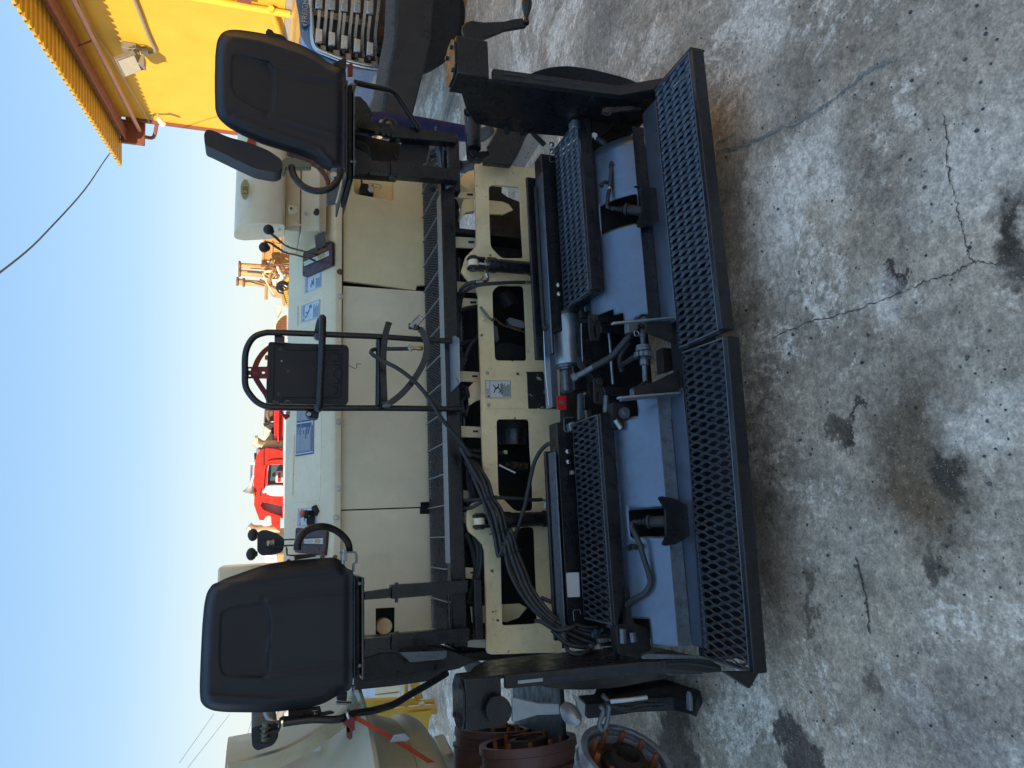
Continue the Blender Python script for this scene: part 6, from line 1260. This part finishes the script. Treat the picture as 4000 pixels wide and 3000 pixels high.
# oval badge with its word
bp = [hit(p, 'f', 5.65) for p in K('B', [(890, 172), (888, 30), (900, 10), (915, 10), (930, 30), (932, 165), (920, 180), (902, 184)])]
bg_ = prism('badge', rnd(bp, .03, 4), F0 * .02, M['chrome'], TR)
bp2 = [p * .93 + sum(bp, Vector()) / 8 * .07 - F0 * .002 for p in bp]; prism('badge_field', rnd(bp2, .03, 4), F0 * .005, mat('badge_blue', (.05, .14, .3), .4), bg_)
text('FREIGHTLINER', .058, hit(K('B', [(921, 166)])[0], 'f', 5.64), R0, (ZZ * 1).normalized(), M['chrome'], bg_, xs=.92)
fp('bumper', 'C', [(1005, -400), (1000, 0), (985, 330), (930, 620), (858, 1032), (1136, 985), (1240, 570), (1288, 330), (1312, 0), (1316, -400)], 5.30, .06, M['bumper'], TR, bev=.012)
strap('bumper_top', [hit(p, 'f', 5.37) for p in K('C', [(1000, -300), (994, 0), (978, 330), (925, 620), (860, 1020)])], .16, .014, M['edge'], TR, up=ZZ, sub=3)
for a in ((1036, 422), (1196, 436)): c = hit(K('C', [a])[0], 'f', 6.345); lathe('bumper_bolt', c, -F0, [(0, .022), (.008, .020), (.014, .008)], M['black'], TR, 14)
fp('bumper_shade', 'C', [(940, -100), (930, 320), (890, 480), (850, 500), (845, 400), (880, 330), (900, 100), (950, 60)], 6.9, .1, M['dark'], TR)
random.seed(3)
for i in range(16):
    c = hit(K('C', [(random.uniform(850, 945), random.uniform(280, 560))])[0], 'f', random.uniform(5.7, 5.85)); obox('tow_fitting', c, R0 * random.uniform(.02, .07), F0 * .03, ZZ * random.uniform(.02, .05), M[random.choice(('dark', 'edge', 'black', 'rust'))], TR, .004)
fp('air_coupling', 'C', [(845, 395), (865, 375), (880, 400), (885, 450), (880, 510), (850, 515)], 6.7, .08, M['edge'], TR, bev=.01)
def wheel(c, ax, r, w, parent):
    ax = Vector(ax).normalized()
    t = lathe('tyre', Vector(c) - ax * w / 2, ax, [(0, r * .62), (.0, r * .9), (w * .1, r * .97), (w * .16, r), (w * .3, r), (w * .31, r * .975), (w * .35, r * .975), (w * .36, r), (w * .49, r), (w * .5, r * .975), (w * .54, r * .975), (w * .55, r), (w * .7, r), (w * .84, r), (w * .9, r * .97), (w, r * .9), (w, r * .62)], M['tyre'], parent, 56, 25)
    lathe('rim', Vector(c) - ax * w * .45, ax, [(0, r * .6), (w * .2, r * .56), (w * .5, r * .5), (w * .8, r * .56), (w * .9, r * .6)], M['edge'], t, 40)
    return t
tc = hit((1560, 44), 'f', 6.1)
wheel((tc.x, tc.y, .5), F0 * .96 + R0 * .25, .50, .28, TR)
fbox('chassis', (3.1, 4.4), (5.9, 9), (.55, .85), M['dark'], TR, .02)
# --- grey panelled skip behind the lorry
GC = empty('grey_container', GP(4.0, 9.6, 0)); tag(GC, 'pale grey panelled container standing behind the lorry bumper', 'container')
pa = hit(K('C', [(560, 975)])[0], 'f', 9.4); pb = hit(K('C', [(900, 560)])[0], 'f', 9.4)
la, lb = pa.dot(R0), 6.2; zt = .95; n = 12
for i in range(n):
    a = la + (lb - la) * i / n; b_ = la + (lb - la) * (i + 1) / n - .02
    fbox('wall_panel', (a, b_), (9.4, 9.44), (.25, zt), M['greypanel'], GC, .006)
for i in range(4): fbox('panel_rib', (la, lb), (9.375, 9.398), (.3 + i * .17, .312 + i * .17), M['greypanel'], GC, .003)
fbox('container_frame', (la - .02, lb), (9.46, 11.5), (.2, zt + .06), M['greypanel'], GC, .01)
# ================================================================== PERSON
def skinned(name, verts, edges, rad, m, parent, lvl=2):
    me = bpy.data.meshes.new(name); c = sum((Vector(v) for v in verts), Vector()) / len(verts)
    me.from_pydata([tuple(Vector(v) - c) for v in verts], edges, []); me.update()
    o = bpy.data.objects.new(name, me); SC.collection.objects.link(o); WL[o] = c; o.parent = parent; o.location = c - WL[parent]
    s = o.modifiers.new('skin', 'SKIN')
    for i, r in enumerate(rad):
        sv = me.skin_vertices[0].data[i]; sv.radius = (r, r) if isinstance(r, (int, float)) else r
    me.skin_vertices[0].data[0].use_root = True; s.use_smooth_shade = True
    sd = o.modifiers.new('sub', 'SUBSURF'); sd.levels = sd.render_levels = lvl
    me.materials.append(m); return o
fL, fR = hit(K('C', [(1790, 1165)])[0], 'z', .03), hit(K('C', [(1655, 1440)])[0], 'z', .03)
Dp = .5 * (fL + fR); PE = empty('person', (Dp.x, Dp.y, 0)); tag(PE, 'person in navy coveralls and black vest holding coiled cable behind the right seat', 'person')
def pp(k, a, b_, f): return hit(K(k, [(a, b_)])[0], 'f', f)
ff = fL.dot(F0); ff2 = fR.dot(F0); fm = (ff + ff2) / 2 + .05
anR = fL + ZZ * .08 + F0 * .05; anL = fR + ZZ * .08 + F0 * .05
hipc = pp('C', 960, 1210, fm); hipc.z = .95
hr = hipc + R0 * .10; hl = hipc - R0 * .10
knR = (hr + anR) / 2 + ZZ * .02 - F0 * .05; knL = (hl + anL) / 2 - F0 * .05
ch = hipc + ZZ * .40 + R0 * .02; nk = ch + ZZ * .13; sR = ch + R0 * .20 + ZZ * .06; sL_ = ch - R0 * .20 + ZZ * .06
haR = pp('C', 838, 1070, fm - .16); haL = pp('C', 850, 1200, fm - .24)
elR = sR + R0 * .04 - ZZ * .28 + F0 * .02; elL = sL_ - R0 * .04 - ZZ * .27 + F0 * .02
V = [hipc, hipc + ZZ * .2, ch, nk, sR, elR, haR + (elR - haR).normalized() * .07, sL_, elL, haL + (elL - haL).normalized() * .07, hr, knR, anR, hl, knL, anL]
body = skinned('body', V, [(0, 1), (1, 2), (2, 3), (2, 4), (4, 5), (5, 6), (2, 7), (7, 8), (8, 9), (0, 10), (10, 11), (11, 12), (0, 13), (13, 14), (14, 15)],
               [(.16, .12), (.155, .12), (.17, .12), .06, .075, .055, .04, .075, .055, .04, .10, .075, .062, .10, .075, .062], M['navy'], PE)
skinned('vest', [hipc + ZZ * .0, hipc + ZZ * .22, ch, ch + ZZ * .06], [(0, 1), (1, 2), (2, 3)], [(.185, .15), (.18, .145), (.20, .145), (.15, .11)], M['vest'], PE)
hd = nk + ZZ * .16 - F0 * .01
lathe('head', hd - ZZ * .15, ZZ, [(0, .052), (.05, .055), (.07, .062), (.10, .078), (.14, .088), (.19, .090), (.23, .078), (.26, .05), (.27, .01)], M['skin'], PE, 24, 80)
lathe('hair', hd + ZZ * .0 + F0 * .012, ZZ, [(0, .094), (.05, .098), (.09, .088), (.12, .06), (.135, .01)], M['hair'], PE, 24, 80)
obox('nose', hd - F0 * .095 - ZZ * .0, R0 * .013, F0 * .018, ZZ * .022, M['skin'], PE, .008)
for s in (-1, 1):
    lathe('eye', hd - F0 * .075 + R0 * .032 * s + ZZ * .025, -F0, [(-.01, .004), (0, .011), (.006, .009), (.010, .003)], M['whitep'], PE, 12, 80)
    lathe('ear', hd + R0 * .085 * s, R0 * s, [(0, .02), (.01, .028), (.016, .01)], M['skin'], PE, 12, 80)
obox('mouth', hd - F0 * .083 - ZZ * .045, R0 * .024, F0 * .006, ZZ * .005, M['dred'], PE, .003)
def hand(w, palm, spread, curl, parent):
    """w wrist, palm direction, spread direction across the knuckles, curl direction"""
    palm = palm.normalized(); spread = spread.normalized(); curl = curl.normalized()
    V_ = [w, w + palm * .045, w + palm * .085]; E_ = [(0, 1), (1, 2)]; Rr_ = [(.026, .02), (.04, .018), (.038, .015)]
    h = skinned('hand', V_, E_, Rr_, M['skin'], parent)
    for i, (o_, l) in enumerate(((-.03, .062), (-.01, .075), (.01, .072), (.03, .055))):
        b0 = w + palm * .07 + spread * o_; b1 = b0 + palm * (.02 + l * .3) ; b2 = b1 + (palm * .6 + curl * .8).normalized() * l * .42; b3 = b2 + (palm * -.1 + curl).normalized() * l * .34
        skinned('finger', [b0, b1, b2, b3], [(0, 1), (1, 2), (2, 3)], [.0095, .0092, .0085, .0072], M['skin'], h, 1)
    t0 = w + palm * .03 - spread * .03; t1 = t0 - spread * .025 + palm * .025; t2 = t1 + palm * .03 + curl * .012
    skinned('thumb', [t0, t1, t2], [(0, 1), (1, 2)], [.013, .011, .009], M['skin'], h, 1)
hand(haL - ZZ * 0 - R0 * .02, (ZZ * -.75 + R0 * .35 - F0 * .2), R0 * -.6 + ZZ * -.55, F0 * -.5 + R0 * .6, PE)
hand(haR + R0 * .02, (ZZ * -.8 - R0 * .3 - F0 * .1), R0 * .8, F0 * -.6 - R0 * .5, PE)
for nm, a in (('boot', anR), ('boot', anL)):
    skinned(nm, [a + ZZ * .05, a - ZZ * .03, a - ZZ * .05 - F0 * .10, a - ZZ * .065 - F0 * .18], [(0, 1), (1, 2), (2, 3)], [.052, .055, .045, .038], M['boot'], PE)
co_ = (haL + haR) / 2 - ZZ * .06 - F0 * .06
coil = [co_ + (R0 * cos(t) * .075 + ZZ * sin(t) * .055) * (1 + .08 * sin(t * 3.3)) - F0 * (.02 * sin(t * .7)) for t in [i * .35 for i in range(80)]]
tag(tube('coiled_cable', coil, .009, M['rubber'], None, sub=1, n=8), 'small coil of black cable in the hands of the person in navy', 'cable')
# ================================================================== RUSTY BRAKE DRUMS on the left
def drum(loc, ax, r, L, m, studs, label, back=True):
    d = empty('brake_drum', loc); tag(d, label, 'brake drum', 'rusty brake drums and hubs left of the paver'); ax = Vector(ax).normalized(); c = Vector(loc)
    lathe('drum_shell', c, -ax, [(.004, r * .86), (0, r * .9), (0, r), (.03, r * 1.01), (.034, r * .965), (L * .3, r * .965), (L * .32, r * 1.03), (L * .38, r * 1.04), (L * .4, r * 1.0), (L * .9, r * 1.0), (L, r * .93), (L, r * .8), (.05, r * .80), (.03, r * .86)], m, d, 56, 30, cap=False)
    lathe('drum_face', c - ax * .055, -ax, [(0, r * .30), (0, r * .86), (.012, r * .87), (.012, r * .30)], M['rust'], d, 48, 30)
    lathe('hub', c - ax * .06, ax, [(0, r * .48), (.03, r * .47), (.04, r * .40), (.065, r * .38), (.068, r * .26), (.03, r * .24), (.028, .01)], M['grime'], d, 40, 30)
    e1 = ax.orthogonal().normalized(); e2 = ax.cross(e1)
    for i in range(studs):
        a = 2 * pi * i / studs + .2; p = c + (e1 * cos(a) + e2 * sin(a)) * r * .70 - ax * .055
        s_ = lathe('wheel_stud', p, ax, [(0, .013), (.01, .013), (.012, .0095), (.062, .0095), (.066, .007)], M['orust'], d, 8, 40)
    return d
D1c = at('Q', 830, 1560, 'y', 2.42)
ax1 = (Vector((.88, -.42, -.15))).normalized()
D1 = drum(D1c, ax1, .165, .17, M['drum'], 10, 'nearest brake drum with orange rusty studs, bluish worn rim')
D2c = at('T', 640, 960, 'y', 3.0); D2 = drum(D2c, Vector((1, .12, .02)), .20, .26, M['drumred'], 10, 'dull red brake drum lying behind the nearest one, studs pointing right')
D3c = at('T', 300, 840, 'y', 3.35); D3 = drum(D3c, Vector((1, .1, -.1)), .17, .2, M['drumred'], 10, 'dull red brake drum farthest back, partly behind the crank')
tk = empty('steel_stand', (-.86, 3.1, 0)); tag(tk, 'low dark steel stand carrying the red brake drums', 'stand')
for x in (-1.5, -.62): 
    for y in (2.95, 3.45): box('leg', (x - .02, x + .02), (y - .02, y + .02), (0, .38), M['edge'], tk, .002)
box('stand_top', (-1.55, -.58), (2.9, 3.5), (.38, .40), M['black_dull'], tk, .003)
for o_, x_, y_ in (): pass
# ================================================================== CREAM BELL HOPPER on the left
BH = empty('bell_hopper', (-1.75, 3.3, 0)); tag(BH, 'large cream bell shaped mixer hopper at the left edge of the view', 'hopper')
cB = Vector((-1.62, 3.15, 0))
def rz(u, v):
    """outline point seen at upright column u, row v -> (z, radius) on the hopper axis"""
    p = hit((v, 3000 - u), cB, F0); return p.z, (p - cB).dot(R0)
pr = [rz(20, 880), rz(40, 985), rz(70, 1094), rz(108, 1180), rz(155, 1257), rz(190, 1310), rz(225, 1362), rz(288, 1405), rz(284, 1420), rz(215, 1442), rz(165, 1462), rz(142, 1486), rz(120, 1540), rz(108, 1594)]
lathe('bell_skirt', Vector((cB.x, cB.y, 0)), ZZ, pr, M['bell'], BH, 72, 40)
pr = [rz(104, 1597), rz(128, 1620), rz(132, 1650), rz(115, 1685), rz(80, 1712), rz(30, 1735)]
lathe('bell_bowl', Vector((cB.x, cB.y, 0)), ZZ, pr, M['bell'], BH, 72, 40)
pr = [rz(i, v) for i, v in ((92, 1593), (96, 1599))]; lathe('seam_band', Vector((cB.x, cB.y, 0)), ZZ, pr, M['ink'], BH, 48)
plate('maker_patch', 'S', [(640, 1290), (700, 1190), (860, 1160), (935, 1240), (900, 1270)], cB + F0 * -.35, F0, .01, M['galv'], BH, bev=.002)
# inner chute rim: wide pale band sweeping across
rimP = [hit(p, 'f', f) for p, f in zip(K('R', [(150, 1720), (400, 1650), (700, 1570), (950, 1490), (1200, 1370), (1450, 1210), (1650, 1070), (1830, 920), (1980, 700)]), (2.45, 2.46, 2.48, 2.5, 2.52, 2.55, 2.58, 2.62, 2.7))]
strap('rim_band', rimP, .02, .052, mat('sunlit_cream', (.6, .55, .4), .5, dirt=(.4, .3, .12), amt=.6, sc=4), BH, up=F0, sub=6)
for k, a in (('R', (930, 1560)), ('R', (1425, 1350)), ('R', (1750, 1090))):
    c = hit(K(k, [a])[0], 'f', 2.6); obox('rim_clip', c, R0 * .012, F0 * .01, ZZ * .014, M['whitep'], BH, .002)
# ================================================================== yellow steel frame and white trailer behind, left
YF = empty('yellow_gantry', GP(-1.6, 6.5, 0)); tag(YF, 'yellow painted steel frame standing in front of the white trailer side', 'frame')
def sp_(pts, f, t, m, nm, par=YF, bev=.004): return fp(nm, 'S', pts, f, t, M[m], par, bev=bev)
sp_([(240, 690), (850, 670), (1050, 700), (1100, 715), (1790, 625), (1790, 745), (1150, 740), (280, 830), (260, 760)], 6.4, .05, 'yellow', 'post')
sp_([(1060, 730), (1140, 725), (1155, 800), (1080, 825)], 6.37, .05, 'whitep', 'splice_plate')
sp_([(340, 890), (900, 820), (1250, 790), (1800, 740), (1920, 840), (1250, 890), (390, 985)], 6.3, .06, 'yellow', 'post')
sp_([(852, 440), (905, 440), (905, 1160), (848, 1140)], 6.5, .05, 'yellow', 'cross_rail')
sp_([(935, 440), (1060, 430), (1120, 660), (1000, 690)], 6.45, .05, 'yellow', 'brace_plate'); sp_([(895, 440), (930, 440), (975, 600), (940, 620)], 6.44, .02, 'whitep', 'brace_strap')
fp('gusset_plate', 'S', [(895, 880), (1240, 850), (1235, 920), (1210, 950), (1175, 1220), (1105, 1205), (1100, 1060), (940, 1100), (925, 1060)], 6.25, .03, M['yellow'], YF, holes=[('S', [(955, 965), (1065, 955), (1068, 1060), (960, 1070)])])
sp_([(1280, 1430), (1600, 1400), (1590, 1500), (1300, 1545)], 6.3, .05, 'yellow', 'foot_beam'); sp_([(1640, 1410), (1800, 1380), (1795, 1470), (1650, 1495)], 6.28, .05, 'yellow', 'foot_beam')
TW = empty('white_trailer', GP(-2, 8, 0)); tag(TW, 'white ribbed trailer side behind the yellow frame', 'trailer')
pL = hit(K('S', [(1615, 200)])[0], 'f', 8.0); zb = pL.z; zt2 = hit(K('S', [(420, 800)])[0], 'f', 8.0).z
for i in range(34):
    a = -4.6 + i * .12; fbox('side_rib', (a, a + .112), (8.0, 8.03 + .006 * (i % 2)), (zb, zt2 - .6), M['sidewhite'], TW, .008)
for i in range(34):
    a = -4.6 + i * .12; fbox('side_rib', (a, a + .105), (8.05, 8.08 + .01 * (i % 3)), (zt2 - .58, zt2), M['cream_pale'], TW, .008)
fbox('side_rail', (-4.6, -.5), (7.96, 8.1), (zt2 - .6, zt2 - .575), M['edge'], TW, .004)
fbox('trailer_body', (-4.6, -.52), (8.1, 9.5), (zb, zt2), M['sidewhite'], TW, .01)
fbox('dark_underbody', (-4.6, -.5), (8.2, 9.3), (.25, zb - .01), M['dark'], TW, .01)
for x in (-4.2, -3.0): wheel(GP(x, 8.5, .42), F0, .42, .25, TW)
tag(fp('grey_block', 'S', [(1390, 1490), (1560, 1445), (1640, 1700), (1420, 1700)], 3.2, .2, M['bell'], None, bev=.01), 'grey concrete coloured block beneath the cream hopper', 'block')
tag(fp('steel_bar', 'S', [(1700, 190), (1760, 150), (1900, 130), (2010, 180), (1830, 370), (1800, 370)], 3.1, .03, M['galv'], None, bev=.003), 'bright angled steel bar behind the left jack box', 'bar')
# bits of scrap in the sun further back on the left
SG = 'scrap heaped in the sun behind the left seat'
random.seed(21)
for i in range(26):
    a = (random.uniform(920, 1480), random.uniform(760, 1400)); c = hit(K('R', [a])[0], 'f', random.uniform(15, 18))
    ln = random.uniform(.15, .55); dr = Vector((random.uniform(-1, 1), random.uniform(-.3, .3), random.uniform(-1, 1))).normalized()
    o = tube('scrap_pipe', [c - dr * ln, c + Vector((random.uniform(-.1, .1), 0, random.uniform(-.1, .1))), c + dr * ln], random.uniform(.03, .10), M[random.choice(('whitep', 'cream', 'yrust', 'whitep', 'rust', 'greypanel'))], None, n=8, sub=4)
    tag(o, 'pale rusty pipe in the sunlit scrap heap behind the left seat', 'pipe', SG)
hp_ = fbox('scrap_bed', (-7, -4.2), (18, 21), (0, 1.25), M['yrust'], None, .05); tag(hp_, 'rusty cream skip under the sunlit scrap pipes', 'skip')
# ================================================================== sunlit machines beyond the console
# 1 yellow plant with mesh guards
YP = empty('yellow_plant', GP(.9, 13, 0)); tag(YP, 'rusty yellow road plant with mesh guards and three tall posts in the sun', 'machine')
fY = 13.0
def wp(nm, pts, f, t, m, bev=.01, k='W', par=YP, r=0, holes=()): return fp(nm, k, pts, f, t, M[m] if isinstance(m, str) else m, par, bev=bev, r=r, holes=holes)
fr_out = [(262, 670), (285, 215), (300, 190), (560, 150), (720, 140), (720, 690), (640, 680)]
wp('guard_frame', fr_out, fY, .06, 'yrust', holes=[('W', [(292, 650), (318, 225), (545, 175), (700, 165), (700, 665), (415, 650)])])
wp('guard_bar', [(405, 340), (430, 335), (425, 655), (405, 655)], fY - .01, .04, 'yrust'); wp('guard_bar', [(540, 160), (560, 160), (552, 670), (532, 670)], fY - .01, .04, 'yrust')
wp('guard_bar', [(300, 355), (700, 385), (700, 400), (300, 370)], fY - .01, .04, 'yrust'); wp('guard_bar', [(480, 250), (500, 250), (500, 400), (480, 400)], fY + .1, .06, 'yrust')
bm = bmesh.new()   # mesh infill
A_, B_, C_ = hit(K('W', [(292, 655)])[0], 'f', fY + .02), hit(K('W', [(292, 200)])[0], 'f', fY + .02), hit(K('W', [(700, 655)])[0], 'f', fY + .02)
ex, ez = B_ - A_, C_ - A_; nx, nz_ = 22, 20
for i in range(-nz_, nx + 1):
    for sg in (1, -1):
        pts = []
        for j in range(nz_ + 1):
            u = i + j if sg > 0 else i + nz_ - j
            if 0 <= u <= nx: pts.append(A_ + ex * u / nx + ez * j / nz_)
        if len(pts) > 1: addsweep(bm, [pts[0], pts[-1]], rect(.012, .012), cap=False)
finish('mesh_guard', bm, M['yrust'], YP)
wp('rust_panel', [(560, 190), (760, 180), (760, 640), (560, 640)], fY + .5, .1, 'yrust')
for a, b_, c_, d_ in (((-30, 690), (320, 712), .045, 6), ((-30, 790), (350, 822), .05, 6), ((-60, 920), (0, 925), .05, 6), ((30, 935), (395, 960), .05, 0)):
    P = [hit(K('W', [q_])[0], 'f', fY - .1) for q_ in (a, b_)]; tube('tall_post', P, c_, M['yrust'], YP, n=10, sub=1)
    lathe('post_cap', P[0] if a[0] != -60 else P[0], (P[0] - P[1]), [(0, .05), (.01, .075), (.04, .075), (.045, .02)], M['rust'], YP, 10)
tube('post_cable', [hit(K('W', [q_])[0], 'f', fY - .2) for q_ in ((30, 925), (90, 920), (200, 950), (310, 978))], .012, M['wire'], YP, n=5)
tube('post_cable', [hit(K('W', [q_])[0], 'f', fY - .2) for q_ in ((60, 780), (220, 790), (310, 830), (380, 890), (430, 980))], .014, M['wire'], YP, n=5)
wp('plant_body', [(320, 680), (700, 690), (700, 1010), (620, 1090), (440, 1060), (400, 990), (350, 800), (320, 720)], fY + .2, 1.0, 'yrust', .03)
wp('plant_top', [(350, 735), (470, 745), (480, 980), (400, 960)], fY + .0, .3, 'whitep', .02); wp('plant_box', [(430, 850), (520, 790), (520, 930), (430, 930)], fY - .2, .3, 'cream_wear', .02)
wp('plant_tank', [(520, 800), (700, 800), (700, 1020), (560, 1060), (530, 1000)], fY - .1, .3, 'yellow', .04)
random.seed(4)
for i in range(24):
    c = hit(K('W', [(random.uniform(350, 600), random.uniform(700, 1060))])[0], 'f', fY - random.uniform(.1, .4)); dr = Vector((random.uniform(-1, 1), 0, random.uniform(-1, 1))).normalized() * random.uniform(.05, .2)
    tube('plant_pipe', [c - dr, c + Vector((.03, 0, .03)), c + dr], random.uniform(.012, .035), M[random.choice(('yrust', 'rust', 'cream_wear', 'whitep'))], YP, n=6, sub=3)
tube('black_hook', [hit(K('W', [q_])[0], 'f', fY - .6) for q_ in ((640, 985), (590, 958), (545, 960), (520, 1000), (530, 1040), (560, 1055), (585, 1058))], .055, M['black'], YP, n=10)
for i in range(8):
    y = 1060 + i * 28; x = 560 + i * 9; wp('step_tread', [(x, y), (x + 70, y - 4), (x + 80, y + 18), (x + 10, y + 22)], fY - .3, .25, 'yellow', .006)
wp('stair_stringer', [(520, 1050), (545, 1045), (610, 1260), (590, 1280), (570, 1260)], fY - .35, .05, 'yrust')
# 2 oval radiator with mesh
RM = empty('beige_mesh_mirror', GP(.55, 11, 0)); tag(RM, 'beige rounded mesh panel and pale box poking up left of the yellow plant', 'panel')
L0 = [(632, 1372), (590, 1382), (540, 1415), (490, 1465), (455, 1520), (438, 1600), (440, 1700), (480, 1740), (632, 1740)]
fp('panel_rim', 'W', L0, 11, .05, M['bell'], RM, holes=[('W', [(628, 1400), (590, 1410), (545, 1440), (500, 1490), (475, 1540), (470, 1600), (480, 1700), (628, 1700)])])
bm = bmesh.new()
for i in range(14):
    y = 1410 + i * 23; x0_ = 478 + (max(0, 1540 - y) / 130) ** 1.6 * 120; addsweep(bm, [hit(K('W', [(x0_, y)])[0], 'f', 11.02), hit(K('W', [(630, y)])[0], 'f', 11.02)], rect(.02, .012), cap=False)
for i in range(9):
    x = 480 + i * 17; y0_ = 1400 + (max(0, 600 - x) / 120) ** 1.5 * 120; addsweep(bm, [hit(K('W', [(x, y0_)])[0], 'f', 11.02), hit(K('W', [(x, 1720)])[0], 'f', 11.02)], rect(.02, .012), cap=False)
finish('mesh_infill', bm, M['rust'], RM)
fp('pale_box', 'W', [(465, 1270), (530, 1240), (560, 1330), (500, 1420)], 11.6, .5, M['bell'], RM)
fp('panel_backing', 'W', [(500, 1440), (640, 1420), (640, 1740), (500, 1740)], 11.9, .05, M['yrust'], RM)
# 3 red lorry
RL = empty('red_lorry', GP(-.8, 13, 0)); tag(RL, 'bright red lorry with white mirrors and roof horn seen over the console', 'lorry')
fz = 13.0
def rp(nm, pts, f, t, m, bev=.01, r=0, holes=()): return fp(nm, 'X', pts, f, t, M[m] if isinstance(m, str) else m, RL, bev=bev, r=r, holes=holes)
rp('cab_side', [(370, 475), (200, 478), (150, 500), (122, 545), (105, 640), (97, 760), (96, 900), (105, 940), (370, 1010)], fz, 1.6, 'tred', .03, .05, holes=[('X', [(370, 625), (240, 628), (228, 660), (222, 800), (210, 830), (370, 830)])])
rp('windscreen_frame', [(105, 925), (150, 920), (370, 985), (370, 1130), (230, 1085), (215, 1100), (190, 1145), (150, 1140), (120, 1060), (100, 1000)], fz + .15, 1.4, 'tred', .03, holes=[('X', [(175, 975), (360, 1010), (365, 1115), (250, 1075), (190, 1050), (160, 1010)])])
rp('side_window', [(370, 628), (240, 630), (228, 700), (225, 832), (370, 832)], fz + .1, .02, 'glass', .002); rp('windscreen', [(165, 972), (370, 1010), (370, 1120), (240, 1075), (160, 1015)], fz + .35, .02, mat('bright_windscreen', (.3, .38, .36), .15), .002)
rp('seat_seen_inside', [(300, 690), (370, 685), (370, 800), (300, 800)], fz + .07, .03, 'whitep', .01); rp('seat_seen_inside', [(320, 700), (345, 700), (345, 790), (320, 790)], fz + .05, .02, 'tred', .004)
tube('window_trim', [hit(p, 'f', fz - .02) for p in K('X', [(370, 588), (300, 588), (240, 600), (205, 640), (190, 750), (185, 860), (200, 900)])], .02, M['tred'], RL, n=8)
strap('cab_seam', [hit(p, 'f', fz - .015) for p in K('X', [(370, 500), (205, 478), (190, 600), (185, 760), (160, 880), (155, 925)])], .015, .012, M['dred'], RL)
rp('mirror', [(208, 828), (260, 822), (370, 822), (370, 922), (260, 918), (215, 900), (203, 868)], fz - .35, .12, 'whitep', .03, .03)
tube('mirror_arm', [hit(p, 'f', fz - .2) for p in K('X', [(180, 880), (200, 870), (215, 850)])], .03, M['whitep'], RL)
cyl('air_horn', hit(K('X', [(68, 870)])[0], 'f', fz), hit(K('X', [(78, 620)])[0], 'f', fz + .1), .018, M['galv'], RL)
lathe('horn_bell', hit(K('X', [(55, 885)])[0], 'f', fz), hit(K('X', [(72, 820)])[0], 'f', fz) - hit(K('X', [(55, 885)])[0], 'f', fz), [(0, .11), (.03, .08), (.12, .03), (.3, .018)], M['whitep'], RL)
rp('horn_bracket', [(58, 605), (110, 603), (110, 630), (60, 628)], fz, .05, 'whitep', .004); rp('horn_bracket', [(75, 832), (100, 832), (100, 842), (75, 842)], fz, .04, 'galv', .002)
rp('amber_beacon', [(80, 872), (103, 865), (108, 930), (95, 925)], fz - .05, .12, 'amber', .02); rp('roof_lamp', [(100, 525), (125, 520), (122, 565), (105, 600)], fz, .1, 'black', .01)
tube('exhaust_stack', [hit(p, 'f', fz + .2) for p in K('X', [(105, 412), (130, 425), (150, 440), (185, 448), (250, 446), (370, 446)])], .085, mat('tan_metal', (.55, .42, .25), .4, metal=.3, sc=4), RL, n=14)
lathe('stack_tip', hit(K('X', [(108, 405)])[0], 'f', fz + .2), Vector((0, 0, 1)), [(-.05, .085), (.0, .09)], M['cream'], RL)
tube('exhaust_stack', [hit(p, 'f', fz + .9) for p in K('X', [(52, 1195), (75, 1212), (110, 1222), (200, 1222), (340, 1222)])], .07, bpy.data.materials['tan_metal'], RL, n=14)
rp('hood_white', [(165, 1130), (240, 1090), (265, 1100), (265, 1190), (215, 1200), (180, 1200)], fz + .4, .8, 'whitep', .04); rp('hood_red', [(262, 1100), (345, 1110), (340, 1250), (290, 1210), (262, 1180)], fz + .3, .8, 'tred', .03)
rp('flat_red_bed', [(290, 120), (375, 120), (372, 430), (290, 425), (285, 250)], fz + .2, 1, 'tred', .02); rp('red_rail', [(320, 120), (335, 120), (330, 430), (318, 430)], fz + .1, .08, 'tred', .01)
rp('loader_part', [(200, 120), (300, 125), (300, 215), (205, 250), (190, 255), (195, 200)], fz + .8, .4, 'rust', .02)
rp('winch_body', [(200, 250), (290, 255), (285, 425), (190, 415), (185, 390)], fz + .6, .6, 'bell', .03); tube('winch_hose', [hit(p, 'f', fz + .5) for p in K('X', [(260, 295), (275, 300), (280, 320), (262, 330)])], .03, M['black'], RL)
tube('winch_rail', [hit(p, 'f', fz + .5) for p in K('X', [(230, 130), (225, 170), (235, 210), (228, 245), (190, 262)])], .03, M['lever'], RL)
rp('cream_panel', [(180, 440), (300, 430), (300, 465), (200, 470)], fz + .5, .5, 'whitep', .02)
rp('far_cream_cab', [(200, 1450), (325, 1450), (325, 1560), (205, 1555)], fz + 3, 1, 'whitep', .04)
